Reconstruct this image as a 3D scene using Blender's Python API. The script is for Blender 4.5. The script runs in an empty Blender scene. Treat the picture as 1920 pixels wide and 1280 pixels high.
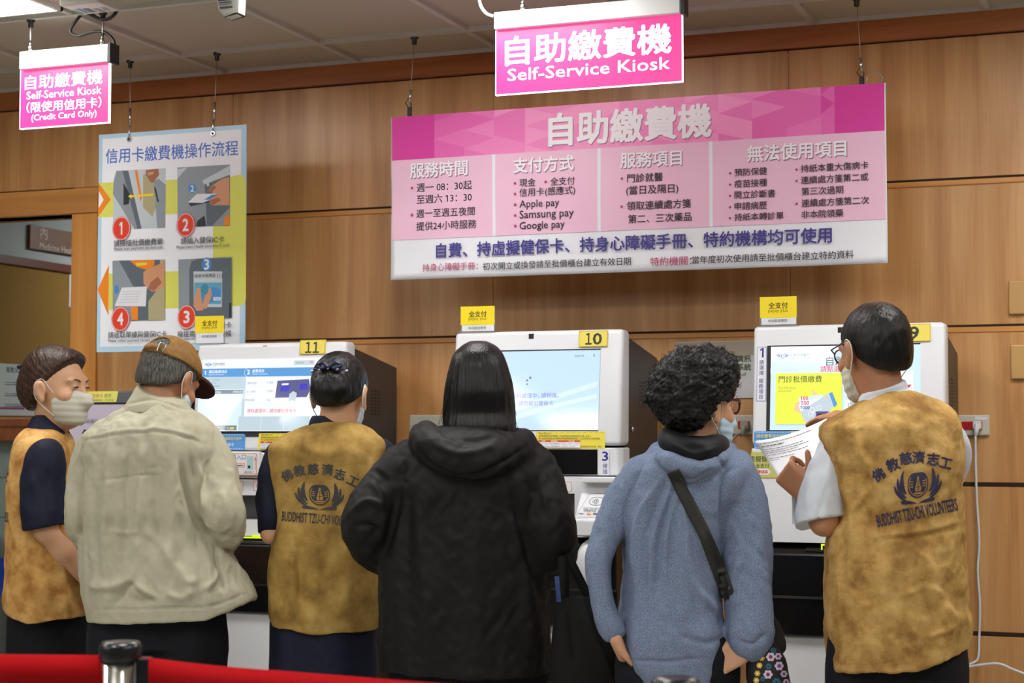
import bpy, bmesh, math, random
import numpy as np
from mathutils import Vector, Matrix, bvhtree

sc = bpy.context.scene
COL = sc.collection
PI = math.pi

# ------------------------------------------------------------------ camera
F, CX, CY = 3200.0, 960.0, 640.0
YAW, PITCH = math.radians(20.6), math.atan(167 / 3200)
CAM = Vector((0.0, -6.0, 1.36))
cd = bpy.data.cameras.new('camera')
cam = bpy.data.objects.new('camera', cd); COL.objects.link(cam)
cam.location = CAM
cam.rotation_euler = (PI / 2 + PITCH, 0, YAW)
cd.sensor_width = 36.0
cd.lens = F / 1920 * 36
cd.dof.use_dof = True
cd.dof.focus_distance = 5.0
cd.dof.aperture_fstop = 6.3
sc.camera = cam

# ------------------------------------------------------------------ world, lamps, exposure
w = bpy.data.worlds.new('world'); sc.world = w
w.use_nodes = True
w.node_tree.nodes['Background'].inputs[0].default_value = (0.93, 0.97, 1.0, 1)
w.node_tree.nodes['Background'].inputs[1].default_value = 0.08
sc.view_settings.view_transform = 'Standard'
sc.view_settings.look = 'None'
sc.view_settings.gamma = 1
sc.view_settings.exposure = 0.22
LAMP_POWER = 19.0          # ceiling panels (see the ceiling lights below)

RIGHT = Vector((math.cos(YAW), math.sin(YAW), 0))
FWD = Vector((-math.sin(YAW), math.cos(YAW), 0))
UP = Vector((0, 0, 1))

def ray(px, py):
    u, v = (px - CX) / F, (CY - py) / F
    df = math.cos(PITCH) - v * math.sin(PITCH)
    dz = math.sin(PITCH) + v * math.cos(PITCH)
    return RIGHT * u + FWD * df + UP * dz

def P(px, py, y=0.0):                 # the point of the plane Y = y that lies at a photo position
    d = ray(px, py)
    return CAM + d * ((y - CAM.y) / d.y)

def PX(px, py, x):                    # the same for a plane X = x
    d = ray(px, py)
    return CAM + d * ((x - CAM.x) / d.x)

def PZ(px, py, z):
    d = ray(px, py)
    return CAM + d * ((z - CAM.z) / d.z)

def W(px, py, dep):                   # the point at a distance dep ahead of the camera
    d = ray(px, py)
    return CAM + d * (dep / d.dot(FWD))

def srgb(r, g, b):
    def f(c):
        c /= 255.0
        return c / 12.92 if c <= 0.04045 else ((c + 0.055) / 1.055) ** 2.4
    return (f(r), f(g), f(b), 1.0)

# ------------------------------------------------------------------ objects
def link(name, data, parent=None):
    o = bpy.data.objects.new(name, data); COL.objects.link(o)
    if parent is not None:
        o.parent = parent
        o.matrix_parent_inverse = parent.matrix_world.inverted()
    return o

def tag(o, label=None, cat=None, group=None, kind=None):
    if label: o['label'] = label
    if cat: o['category'] = cat
    if group: o['group'] = group
    if kind: o['kind'] = kind
    return o

def empty(name, loc, label=None, cat=None, group=None):
    o = bpy.data.objects.new(name, None); COL.objects.link(o)
    o.location = loc
    o.empty_display_size = 0.1
    bpy.context.view_layer.update()
    return tag(o, label, cat, group)

class MB:
    """collects shapes, builds them as one mesh object"""
    def __init__(self):
        self.bm = bmesh.new(); self.mats = []
    def mi(self, m):
        if m is None: return 0
        if m not in self.mats: self.mats.append(m)
        return self.mats.index(m)
    def _mark(self, faces, m, smooth=False):
        i = self.mi(m)
        for f in faces:
            f.material_index = i; f.smooth = smooth
    def poly(self, pts, m=None):
        vs = [self.bm.verts.new(p) for p in pts]
        f = self.bm.faces.new(vs); self._mark([f], m); return f
    def box(self, lo, hi, m=None, bevel=0.0, seg=2):
        x0, y0, z0 = lo; x1, y1, z1 = hi
        x0, x1 = sorted((x0, x1)); y0, y1 = sorted((y0, y1)); z0, z1 = sorted((z0, z1))
        return self.hexa([(x0, y0, z0), (x1, y0, z0), (x1, y1, z0), (x0, y1, z0),
                          (x0, y0, z1), (x1, y0, z1), (x1, y1, z1), (x0, y1, z1)], m, bevel, seg)
    def hexa(self, p, m=None, bevel=0.0, seg=2):
        t = bmesh.new()
        vs = [t.verts.new(q) for q in p]
        for f in ((3, 2, 1, 0), (4, 5, 6, 7), (0, 1, 5, 4), (1, 2, 6, 5), (2, 3, 7, 6), (3, 0, 4, 7)):
            t.faces.new([vs[i] for i in f])
        bmesh.ops.recalc_face_normals(t, faces=t.faces)
        if bevel > 0:
            bmesh.ops.bevel(t, geom=list(t.edges), offset=bevel, segments=seg, profile=0.5, affect='EDGES')
        self.merge(t, m, smooth=False)
    def merge(self, t, m=None, smooth=False):
        t.verts.ensure_lookup_table()
        mp = {}
        for v in t.verts: mp[v] = self.bm.verts.new(v.co)
        fs = []
        for f in t.faces:
            try: fs.append(self.bm.faces.new([mp[v] for v in f.verts]))
            except ValueError: pass
        self._mark(fs, m, smooth)
        t.free()
    def prism(self, pts, vec, m=None, bevel=0.0, seg=2):
        """polygon pts extruded by vec"""
        t = bmesh.new()
        vec = Vector(vec)
        a = [t.verts.new(q) for q in pts]; b = [t.verts.new(Vector(q) + vec) for q in pts]
        n = len(pts)
        t.faces.new(a[::-1]); t.faces.new(b)
        for i in range(n): t.faces.new([a[i], a[(i + 1) % n], b[(i + 1) % n], b[i]])
        bmesh.ops.recalc_face_normals(t, faces=t.faces)
        if bevel > 0:
            bmesh.ops.bevel(t, geom=list(t.edges), offset=bevel, segments=seg, profile=0.5, affect='EDGES')
        self.merge(t, m)
    def tube(self, pts, r, m=None, n=10, cap=True, closed=False):
        """round tube through pts; r a number or one per point"""
        pts = [Vector(p) for p in pts]
        k = len(pts)
        rs = r if isinstance(r, (list, tuple)) else [r] * k
        rings, up = [], None
        for i, p in enumerate(pts):
            a = pts[(i - 1) % k] if (closed or i > 0) else p
            b = pts[(i + 1) % k] if (closed or i < k - 1) else p
            d = (b - a).normalized()
            if up is None:
                up = d.orthogonal().normalized()
            up = (up - d * up.dot(d))
            up = up.normalized() if up.length > 1e-6 else d.orthogonal().normalized()
            s = d.cross(up)
            rings.append([self.bm.verts.new(p + (up * math.cos(2 * PI * j / n) + s * math.sin(2 * PI * j / n)) * rs[i]) for j in range(n)])
        fs = []
        for i in range(k if closed else k - 1):
            A, B = rings[i], rings[(i + 1) % k]
            for j in range(n):
                fs.append(self.bm.faces.new([A[j], A[(j + 1) % n], B[(j + 1) % n], B[j]]))
        self._mark(fs, m, True)
        if cap and not closed:
            self._mark([self.bm.faces.new(rings[0][::-1]), self.bm.faces.new(rings[-1])], m)
    def lathe(self, prof, base, m=None, n=32, axis=UP):
        """prof: (radius, height) pairs turned about an axis through base"""
        base = Vector(base); axis = Vector(axis).normalized()
        u = axis.orthogonal().normalized(); v = axis.cross(u)
        rings = []
        for r, h in prof:
            r = max(r, 1e-5)
            rings.append([self.bm.verts.new(base + axis * h + (u * math.cos(2 * PI * j / n) + v * math.sin(2 * PI * j / n)) * r) for j in range(n)])
        fs = []
        for A, B in zip(rings, rings[1:]):
            for j in range(n): fs.append(self.bm.faces.new([A[j], A[(j + 1) % n], B[(j + 1) % n], B[j]]))
        self._mark(fs, m, True)
        self._mark([self.bm.faces.new(rings[0][::-1]), self.bm.faces.new(rings[-1])], m)
    def disc(self, c, r, m=None, U=(1, 0, 0), V=(0, 0, 1), n=28, r2=None):
        c, U, V = Vector(c), Vector(U), Vector(V)
        r2 = r2 or r
        self.poly([c + U * (r * math.cos(2 * PI * i / n)) + V * (r2 * math.sin(2 * PI * i / n)) for i in range(n)], m)
    def build(self, name, m=None, parent=None, smooth=None, sharp=35):
        me = bpy.data.meshes.new(name)
        if m is not None and not self.mats: self.mats.append(m)
        self.bm.normal_update()
        self.bm.to_mesh(me); self.bm.free()
        for q in self.mats: me.materials.append(q)
        if smooth:
            for p in me.polygons: p.use_smooth = True
            me.set_sharp_from_angle(angle=math.radians(sharp))
        return link(name, me, parent)

def bez(pts, n=8):
    """smooth curve (Catmull-Rom) through pts"""
    pts = [Vector(p) for p in pts]
    q = [pts[0] * 2 - pts[1]] + pts + [pts[-1] * 2 - pts[-2]]
    out = []
    for i in range(1, len(q) - 2):
        a, b, c, d = q[i - 1:i + 3]
        for j in range(n):
            t = j / n
            out.append(0.5 * ((2 * b) + (c - a) * t + (2 * a - 5 * b + 4 * c - d) * t * t + (3 * b - a - 3 * c + d) * t ** 3))
    out.append(pts[-1])
    return out

# ------------------------------------------------------------------ lettering
_tc = {}
def glyphs(s, bold=0.0, shear=0.0, space=1.0):
    key = (s, bold, shear, space)
    if key in _tc: return _tc[key]
    cu = bpy.data.curves.new('t', 'FONT'); cu.body = s; cu.size = 1; cu.resolution_u = 2
    cu.offset = bold; cu.shear = shear; cu.space_character = space
    o = bpy.data.objects.new('t', cu); COL.objects.link(o)
    me = bpy.data.meshes.new_from_object(o.evaluated_get(bpy.context.evaluated_depsgraph_get()))
    bpy.data.objects.remove(o); bpy.data.curves.remove(cu)
    v = np.array([q.co[:2] for q in me.vertices]).reshape(-1, 2)
    f = [tuple(p.vertices) for p in me.polygons]
    bpy.data.meshes.remove(me)
    # the built-in face draws 1 as a bare stem: give it its flag
    if '1' in s and space == 1.0 and shear == 0.0:
        if s != '1' and not _bar: glyphs('1')
        if s == '1':
            bw, H = v[:, 0].max() - v[:, 0].min(), v[:, 1].max(); _bar[:] = [bw, H]
        else:
            bw, H = _bar
        add = []
        for i, ch in enumerate(s):
            if ch != '1': continue
            x1 = v[:, 0].max() if s == '1' else _right_edge(s[:i + 1])
            x0 = x1 - bw
            add.append([(x0 + 0.01, H), (x0 - 0.15, H - 0.10), (x0 - 0.15, H - 0.185), (x0 + 0.01, H - 0.10)])
        for q in add:
            k = len(v); v = np.vstack([v, np.array(q)]); f.append((k, k + 1, k + 2, k + 3))
    _tc[key] = (v, f)
    return v, f
_bar = []
def _right_edge(s):
    cu = bpy.data.curves.new('t', 'FONT'); cu.body = s; cu.size = 1; cu.resolution_u = 1
    o = bpy.data.objects.new('t', cu); COL.objects.link(o)
    me = bpy.data.meshes.new_from_object(o.evaluated_get(bpy.context.evaluated_depsgraph_get()))
    x = max(q.co[0] for q in me.vertices)
    bpy.data.objects.remove(o); bpy.data.curves.remove(cu); bpy.data.meshes.remove(me)
    return x

def strikes(b):
    """shifts that thicken a letter by b em"""
    if b <= 0: return [(0, 0)]
    n = 4 if b < 0.016 else 8
    return [(b * math.cos(2 * PI * (i + 0.5) / n), b * math.sin(2 * PI * (i + 0.5) / n)) for i in range(n)]

class Print:
    """flat printing (words and shapes) on a plane y = const, laid out at photo positions"""
    def __init__(self, y, step=0.0001):
        self.y = y; self.step = step; self.n = 0
        self.v = []; self.f = []; self.m = []; self.mats = []
    def at(self, px, py): return P(px, py, self.y)
    def lay(self):
        self.n += 1; return -self.step * self.n
    def _add(self, pts, faces, mat):
        if mat not in self.mats: self.mats.append(mat)
        i = len(self.v); self.v += [tuple(p) for p in pts]
        self.f += [tuple(i + k for k in f) for f in faces]
        self.m += [self.mats.index(mat)] * len(faces)
    def text(self, s, xl, yc, xr, mat, bold=0.012, h=None, off=None, shear=0.0, space=1.0):
        a, b = self.at(xl, yc), self.at(xr, yc)
        v, f = glyphs(s, 0.0, shear, space)
        if len(v) == 0: return
        x0, x1 = v[:, 0].min(), v[:, 0].max()
        sx = (b.x - a.x) / (x1 - x0)
        sz = sx
        zc = 0.5 * (v[:, 1].min() + v[:, 1].max())
        if h is not None:
            z = (self.at(xl, yc - h / 2).z - self.at(xl, yc + h / 2).z)
            sz = z / (v[:, 1].max() - v[:, 1].min())
        d = off if off is not None else self.lay()
        for i, (ox, oz) in enumerate(strikes(bold)):
            self._add([(a.x + (p[0] + ox - x0) * sx, self.y + d - 1e-5 * i, a.z + (p[1] + oz - zc) * sz) for p in v], f, mat)
    def vtext(self, s, xc, y0, y1, mat, bold=0.012):
        """characters one below the other"""
        n = len(s); d = self.lay()
        for i, ch in enumerate(s):
            if ch == ' ': continue
            yc = y0 + (y1 - y0) * (i + 0.5) / n
            z = self.at(xc, yc); hz = (self.at(xc, y0).z - self.at(xc, y1).z) / n * 0.92
            v, f = glyphs(ch)
            cx, cz = (v[:, 0].min() + v[:, 0].max()) / 2, (v[:, 1].min() + v[:, 1].max()) / 2
            for i, (ox, oz) in enumerate(strikes(bold)):
                self._add([(z.x + (p[0] + ox - cx) * hz, self.y + d - 1e-5 * i, z.z + (p[1] + oz - cz) * hz) for p in v], f, mat)
    def poly(self, pix, mat):
        d = self.lay()
        pts = [self.at(*p) + Vector((0, d, 0)) for p in pix]
        self._add(pts, [tuple(range(len(pts)))], mat)
    def rect(self, xl, yl, xr, yb, mat):
        """an upright rectangle; yl, yb taken at its left edge"""
        a, b = self.at(xl, yl), self.at(xl, yb); x1 = self.at(xr, yl).x
        d = self.lay(); y = self.y + d
        self._add([(a.x, y, b.z), (x1, y, b.z), (x1, y, a.z), (a.x, y, a.z)], [(0, 1, 2, 3)], mat)
    def rrect(self, xl, yl, xr, yb, mat, rad=4):
        a, b = self.at(xl, yl), self.at(xl, yb); x1 = self.at(xr, yl).x
        r = abs(self.at(xl + rad, yl).x - a.x); d = self.lay(); y = self.y + d
        pts = []
        for cx, cz, t0 in ((x1 - r, a.z - r, 0), (a.x + r, a.z - r, 90), (a.x + r, b.z + r, 180), (x1 - r, b.z + r, 270)):
            for k in range(6):
                t = math.radians(t0 + 18 * k)
                pts.append((cx + r * math.cos(t), y, cz + r * math.sin(t)))
        self._add(pts, [tuple(range(len(pts)))], mat)
    def disc(self, x, y, r, mat, ry=None):
        c = self.at(x, y); R = abs(self.at(x + r, y).x - c.x); d = self.lay()
        k = (ry or r) / r
        pts = [(c.x + R * math.cos(2 * PI * i / 28), self.y + d, c.z + R * k * math.sin(2 * PI * i / 28)) for i in range(28)]
        self._add(pts, [tuple(range(28))], mat)
    def line(self, pix, wpx, mat):
        d = self.lay()
        for (x0, y0), (x1, y1) in zip(pix, pix[1:]):
            L = math.hypot(x1 - x0, y1 - y0) or 1
            nx, ny = -(y1 - y0) / L * wpx / 2, (x1 - x0) / L * wpx / 2
            q = [(x0 + nx, y0 + ny), (x1 + nx, y1 + ny), (x1 - nx, y1 - ny), (x0 - nx, y0 - ny)]
            self._add([self.at(*p) + Vector((0, d, 0)) for p in q], [(0, 1, 2, 3)], mat)
    def ring(self, x, y, r, wpx, mat, ry=None, a0=0, a1=360, n=24):
        k = (ry or r) / r
        self.line([(x + r * math.cos(math.radians(a0 + (a1 - a0) * i / n)), y + r * k * math.sin(math.radians(a0 + (a1 - a0) * i / n))) for i in range(n + 1)], wpx, mat)
    def build(self, name, parent=None, xf=None):
        me = bpy.data.meshes.new(name)
        v = self.v if xf is None else [tuple(xf(Vector(p))) for p in self.v]
        me.from_pydata(v, [], self.f)
        for q in self.mats: me.materials.append(q)
        me.polygons.foreach_set('material_index', self.m)
        me.update()
        return link(name, me, parent)

# ------------------------------------------------------------------ materials
def new_mat(name):
    m = bpy.data.materials.new(name); m.use_nodes = True
    return m, m.node_tree, m.node_tree.nodes['Principled BSDF']

_mc = {}
def mat(name, rgb, rough=0.5, metal=0.0, emit=0.0, coat=0.0, bump=0.0, bscale=200.0, vary=0.0, vscale=6.0, spec=0.5, trans=0.0, ecol=None):
    if name in _mc: return _mc[name]
    m, t, b = new_mat(name)
    c = srgb(*rgb)
    b.inputs['Base Color'].default_value = c
    b.inputs['Roughness'].default_value = rough
    b.inputs['Metallic'].default_value = metal
    b.inputs['Specular IOR Level'].default_value = spec
    if coat: b.inputs['Coat Weight'].default_value = coat; b.inputs['Coat Roughness'].default_value = 0.05
    if trans: b.inputs['Transmission Weight'].default_value = trans
    if emit:
        b.inputs['Emission Color'].default_value = srgb(*ecol) if ecol else c
        b.inputs['Emission Strength'].default_value = emit
    if bump or vary:
        co = t.nodes.new('ShaderNodeTexCoord')
    if bump:
        n = t.nodes.new('ShaderNodeTexNoise'); n.inputs['Scale'].default_value = bscale; n.inputs['Detail'].default_value = 3
        bp = t.nodes.new('ShaderNodeBump'); bp.inputs['Strength'].default_value = bump; bp.inputs['Distance'].default_value = 0.002
        t.links.new(co.outputs['Object'], n.inputs['Vector'])
        t.links.new(n.outputs['Fac'], bp.inputs['Height']); t.links.new(bp.outputs['Normal'], b.inputs['Normal'])
    if vary:
        n = t.nodes.new('ShaderNodeTexNoise'); n.inputs['Scale'].default_value = vscale; n.inputs['Detail'].default_value = 5
        r = t.nodes.new('ShaderNodeValToRGB')
        lo = tuple(x * (1 - vary) for x in c[:3]) + (1,); hi = tuple(min(1, x * (1 + vary)) for x in c[:3]) + (1,)
        r.color_ramp.elements[0].position = 0.3; r.color_ramp.elements[1].position = 0.7
        r.color_ramp.elements[0].color = lo; r.color_ramp.elements[1].color = hi
        t.links.new(co.outputs['Object'], n.inputs['Vector'])
        t.links.new(n.outputs['Fac'], r.inputs['Fac']); t.links.new(r.outputs['Color'], b.inputs['Base Color'])
    _mc[name] = m
    return m

def wood(name, dark, mid, light, grain=(14, 14, 0.9), rough=0.35, horizontal=False):
    """veneer: long soft grain with finer pores"""
    m, t, b = new_mat(name)
    co = t.nodes.new('ShaderNodeTexCoord')
    mp = t.nodes.new('ShaderNodeMapping')
    mp.inputs['Scale'].default_value = (grain[2], grain[0], grain[1]) if horizontal else grain
    n1 = t.nodes.new('ShaderNodeTexNoise'); n1.inputs['Scale'].default_value = 1.0; n1.inputs['Detail'].default_value = 6; n1.inputs['Distortion'].default_value = 0.6
    mp2 = t.nodes.new('ShaderNodeMapping')
    mp2.inputs['Scale'].default_value = (4, 160, 160) if horizontal else (160, 160, 4)
    n2 = t.nodes.new('ShaderNodeTexNoise'); n2.inputs['Scale'].default_value = 1.0; n2.inputs['Detail'].default_value = 3
    mx = t.nodes.new('ShaderNodeMath'); mx.operation = 'MULTIPLY_ADD'; mx.inputs[1].default_value = 0.28
    r = t.nodes.new('ShaderNodeValToRGB')
    e = r.color_ramp.elements
    e[0].position, e[0].color = 0.42, srgb(*dark); e[1].position, e[1].color = 0.86, srgb(*light)
    k = e.new(0.62); k.color = srgb(*mid)
    L = t.links.new
    L(co.outputs['Object'], mp.inputs['Vector']); L(mp.outputs['Vector'], n1.inputs['Vector'])
    L(co.outputs['Object'], mp2.inputs['Vector']); L(mp2.outputs['Vector'], n2.inputs['Vector'])
    L(n2.outputs['Fac'], mx.inputs[0]); L(n1.outputs['Fac'], mx.inputs[2])
    L(mx.outputs[0], r.inputs['Fac']); L(r.outputs['Color'], b.inputs['Base Color'])
    b.inputs['Roughness'].default_value = rough
    return m

WHITE = mat('white_print', (226, 228, 234), 0.6)
BLACK = mat('black_print', (28, 24, 32), 0.6)
# ================================================================== the setting
WALLWOOD = wood('wall_veneer', (184, 128, 74), (204, 150, 94), (219, 170, 114))
TRIMWOOD = wood('trim_veneer', (160, 92, 50), (178, 106, 60), (192, 122, 72), horizontal=True)
RAILWOOD = wood('rail_veneer', (190, 126, 64), (208, 144, 76), (222, 160, 92), horizontal=True)
JAMBWOOD = wood('jamb_veneer', (206, 136, 62), (222, 152, 74), (232, 168, 90))
DARKGAP = mat('shadow_gap', (52, 30, 16), 0.9)
ZC = 2.80
XL, XR = -8.2, 1.6                       # ends of the counter wall
XJ = P(135, 600).x                       # right edge of the doorway
XJ2 = P(183, 600).x                      # doorway jamb ends behind the poster

def zat(px, py): return P(px, py).z
Z_TRIM = zat(960, 133.5)                 # lower edge of the cornice board
Z_S1 = zat(736, 389)                     # three horizontal joints of the panelling
Z_S1R = zat(1665, 339)
Z_S1 = (Z_S1 + Z_S1R) / 2
Z_S2 = zat(1768, 611)
Z_S3 = zat(1860, 905.5)
Z_S4 = zat(1870, 1186)
ZLINT = zat(60, 405)                     # underside of the doorway lintel
ZLTOP = zat(100, 355)
SEAMS = [P(437, 190).x + 1.118 * k for k in range(-0, 5)]
SEAMS = [P(437, 190).x, P(925, 140).x, P(1478, 95).x]
SEAMS.append(SEAMS[2] * 2 - SEAMS[1])

# backing of the wall (its joints show as dark gaps) and the veneered panels, one setting object
b = MB()
GAPWOOD = mat('joint_wood', (196, 136, 70), 0.6)
b.box((XJ, 0.003, 0), (XR, 0.16, ZC), GAPWOOD)
b.box((XL, 0.02, ZLINT), (XJ, 0.16, ZC), GAPWOOD)
for z in (Z_S1, Z_S2, Z_S3, Z_S4, Z_TRIM): b.box((XJ2, 0.001, z - 0.013), (XR, 0.02, z + 0.003), DARKGAP)
rows = [(0.0, Z_S4 - 0.012), (Z_S4 + 0.002, Z_S3 - 0.012), (Z_S3 + 0.002, Z_S2 - 0.026), (Z_S2 + 0.002, Z_S1 - 0.026), (Z_S1 + 0.002, Z_TRIM - 0.004)]
xs = [XJ2] + SEAMS + [XR]
for z0, z1 in rows:
    for x0, x1 in zip(xs, xs[1:]):
        b.box((x0 + 0.001, 0.0, z0), (x1 - 0.001, 0.03, z1), WALLWOOD, 0.0015, 1)
b.box((XL, 0.0, ZLTOP + 0.002), (XJ2 - 0.001, 0.03, Z_TRIM - 0.004), WALLWOOD, 0.0015, 1)
# slim ledge strips that close each horizontal joint
for z in (Z_S1, Z_S2):
    b.box((XJ2, -0.001, z - 0.024), (XR, 0.03, z - 0.005), RAILWOOD, 0.002, 1)
wall = tag(b.build('wall_back'), kind='structure')

b = MB(); b.box((XL, -0.022, Z_TRIM), (XR, 0.03, ZC), TRIMWOOD, 0.002, 1)
tag(b.build('trim_1'), kind='structure')
b = MB(); b.box((XL, -0.012, ZLINT), (XJ2, 0.12, ZLTOP - 0.004), RAILWOOD, 0.002, 1)
tag(b.build('trim_2'), kind='structure')
b = MB(); b.box((XJ, -0.012, 0), (XJ2, 0.16, ZLINT - 0.003), JAMBWOOD, 0.002, 1)
tag(b.build('trim_3'), kind='structure')

# floor
m, t, bs = new_mat('floor_tile')
co = t.nodes.new('ShaderNodeTexCoord'); br = t.nodes.new('ShaderNodeTexBrick')
br.offset = 0; br.inputs['Scale'].default_value = 1; br.inputs['Brick Width'].default_value = 0.6; br.inputs['Row Height'].default_value = 0.6
br.inputs['Mortar Size'].default_value = 0.003
br.inputs['Color1'].default_value = srgb(176, 170, 158); br.inputs['Color2'].default_value = srgb(168, 163, 152); br.inputs['Mortar'].default_value = srgb(110, 106, 98)
t.links.new(co.outputs['Object'], br.inputs['Vector']); t.links.new(br.outputs['Color'], bs.inputs['Base Color'])
bs.inputs['Roughness'].default_value = 0.25
b = MB(); b.box((XL - 0.2, -9.5, -0.1), (4.2, 8.0, 0.0), m); tag(b.build('floor'), kind='structure')

# ceiling: mineral tiles in a T-bar grid
CEIL = mat('ceiling_tile', (196, 188, 172), 0.9, bump=0.15, bscale=350)
TBAR = mat('ceiling_bar', (206, 204, 198), 0.5)
yb = [-0.36 - 0.70 * k for k in range(0, 13)]
gx = P(597, 67, -0.36).x
xb = [gx + 0.595 * k for k in range(-10, 12)]
b = MB()
b.box((XL, -9.2, ZC + 0.012), (4.2, 8.0, ZC + 0.06), CEIL)
for y in yb + [-0.012, 0.9, 1.6, 2.3, 3.0]: b.box((XL, y - 0.012, ZC - 0.004), (4.2, y + 0.012, ZC + 0.013), TBAR)
for x in xb: b.box((x - 0.012, -9.2, ZC - 0.003), (x + 0.012, 8.0, ZC + 0.013), TBAR)
tag(b.build('ceiling'), kind='structure')

# corridor behind the doorway: its left wall, cork board, rail, tiled dado
XC = -6.0
CWALL = mat('corridor_paint', (176, 188, 190), 0.7)
m, t, bs = new_mat('corridor_tile')
co = t.nodes.new('ShaderNodeTexCoord'); mp = t.nodes.new('ShaderNodeMapping'); mp.inputs['Rotation'].default_value = (0, PI / 2, 0)
br = t.nodes.new('ShaderNodeTexBrick'); br.offset = 0
br.inputs['Scale'].default_value = 1; br.inputs['Brick Width'].default_value = 0.22; br.inputs['Row Height'].default_value = 0.6; br.inputs['Mortar Size'].default_value = 0.004
br.inputs['Color1'].default_value = srgb(172, 188, 180); br.inputs['Color2'].default_value = srgb(166, 184, 178); br.inputs['Mortar'].default_value = srgb(120, 132, 128)
t.links.new(co.outputs['Object'], mp.inputs['Vector']); t.links.new(mp.outputs['Vector'], br.inputs['Vector']); t.links.new(br.outputs['Color'], bs.inputs['Base Color'])
bs.inputs['Roughness'].default_value = 0.2
CTILE = m
def zc(py, px=40): return PX(px, py, XC).z
b = MB()
b.box((XC - 0.12, 0.2, zc(822)), (XC, 8.0, ZC), CWALL)
b.box((XC - 0.12, 0.2, 0.0), (XC + 0.004, 8.0, zc(822)), CTILE)
tag(b.build('wall_left'), kind='structure')
b = MB(); b.box((XC, 0.2, zc(826)), (XC + 0.05, 8.0, zc(783)), TRIMWOOD, 0.004, 1); b.box((XC + 0.02, 0.2, zc(800)), (XC + 0.056, 8.0, zc(784)), TRIMWOOD, 0.004, 1)
tag(b.build('trim_4'), kind='structure')

CORK = mat('cork', (150, 116, 52), 0.95, bump=0.4, bscale=260, vary=0.18, vscale=160)
DKWOOD = mat('dark_frame', (104, 46, 24), 0.4)
cb = empty('cork_board', (XC, 3.0, zc(560)), 'large ochre cork notice board in a dark red frame inside the corridor', 'notice board')
b = MB(); b.box((XC, 0.3, zc(783)), (XC + 0.015, 4.9, zc(500))); b.build('cork_panel', CORK, cb)
b = MB(); b.box((XC, 0.3, zc(500)), (XC + 0.03, 4.9, zc(484)), None, 0.003, 1); b.build('frame', DKWOOD, cb)

# corridor room sign on the wall above the board (words run away along the wall)
def corridor_text(b_, s, pxl, pyl, hpx, m_, dx, bold=0.015):
    a = PX(pxl, pyl, XC); hz = PX(pxl, pyl - hpx / 2, XC).z - PX(pxl, pyl + hpx / 2, XC).z
    v, f = glyphs(s); s_ = hz / 0.86
    vs = [b_.bm.verts.new((XC + dx, a.y + p[0] * s_, a.z + (p[1] - 0.36) * s_)) for p in v]
    fs = []
    for q in f:
        try: fs.append(b_.bm.faces.new([vs[i] for i in q]))
        except ValueError: pass
    b_._mark(fs, m_)
SIGNWOOD = mat('sign_brown', (112, 66, 34), 0.5)
SIGNGREY = mat('sign_letters', (214, 204, 188), 0.5)
ya = PX(51, 440, XC).y
rs = empty('room_sign', (XC, ya, zc(445)), 'brown wooden corridor sign reading Medicine Hea on pale wall', 'sign')
b = MB(); b.box((XC, ya, PX(51, 466, XC).z), (XC + 0.02, ya + 1.3, PX(51, 421, XC).z), None, 0.002, 1); b.build('board', SIGNWOOD, rs)
b = MB(); corridor_text(b, '內', 68, 436, 23, SIGNGREY, 0.022); corridor_text(b, '科', 134, 446, 23, SIGNGREY, 0.022)
corridor_text(b, 'Medicine Health', 68, 460, 15, SIGNGREY, 0.022, 0.0)
b.build('lettering', SIGNGREY, rs)

# leaflets pinned to the board
PAPER = mat('paper_white', (222, 228, 230), 0.7)
lf = empty('notice_sheet', (XC + 0.016, 3.0, 1.9), 'narrow white notice sheet pinned high on the cork board beside the jamb', 'notice')
y0 = PX(125, 540, XC).y
b = MB(); b.box((XC + 0.0155, y0, PX(125, 575, XC).z), (XC + 0.018, y0 + 0.3, PX(125, 514, XC).z)); b.build('sheet', PAPER, lf)
GREYINK = mat('grey_ink', (92, 98, 104), 0.7)
b = MB()
for k in range(6):
    z = PX(127, 524 + 8 * k, XC).z; b.box((XC + 0.018, y0 + 0.03, z - 0.006), (XC + 0.0186, y0 + 0.22, z + 0.004 * (k == 0)))
b.build('printing', GREYINK, lf)

qp = empty('health_poster', (XC + 0.016, 1.0, 1.5), 'pale mint information poster on the cork board behind the woman in profile', 'poster')
z1, z0 = PX(30, 683, XC).z, PX(30, 779, XC).z
ye = PX(62, 730, XC).y
b = MB(); b.box((XC + 0.0155, 0.5, z0), (XC + 0.018, ye, z1)); b.build('sheet', mat('poster_mint', (206, 220, 218), 0.6), qp)
b = MB()
corridor_text(b, '衛教資料', 6, 693, 11, GREYINK, 0.0186)
for r_, py in enumerate((712, 733, 753)):
    for px in (4, 22, 40, 56):
        a = PX(px, py + 9, XC); b.box((XC + 0.018, a.y, a.z), (XC + 0.0185, a.y + 0.24, a.z + 0.004)) ; b.box((XC + 0.018, a.y, a.z + 0.012), (XC + 0.0185, a.y + 0.16, a.z + 0.015))
b.build('printing', GREYINK, qp)
b = MB(); a = PX(2, 765, XC); b.box((XC + 0.018, 0.6, a.z - 0.006), (XC + 0.0185, ye - 0.1, a.z + 0.006)); b.build('caption_line', mat('magenta_ink', (150, 70, 130), 0.6), qp)

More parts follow.
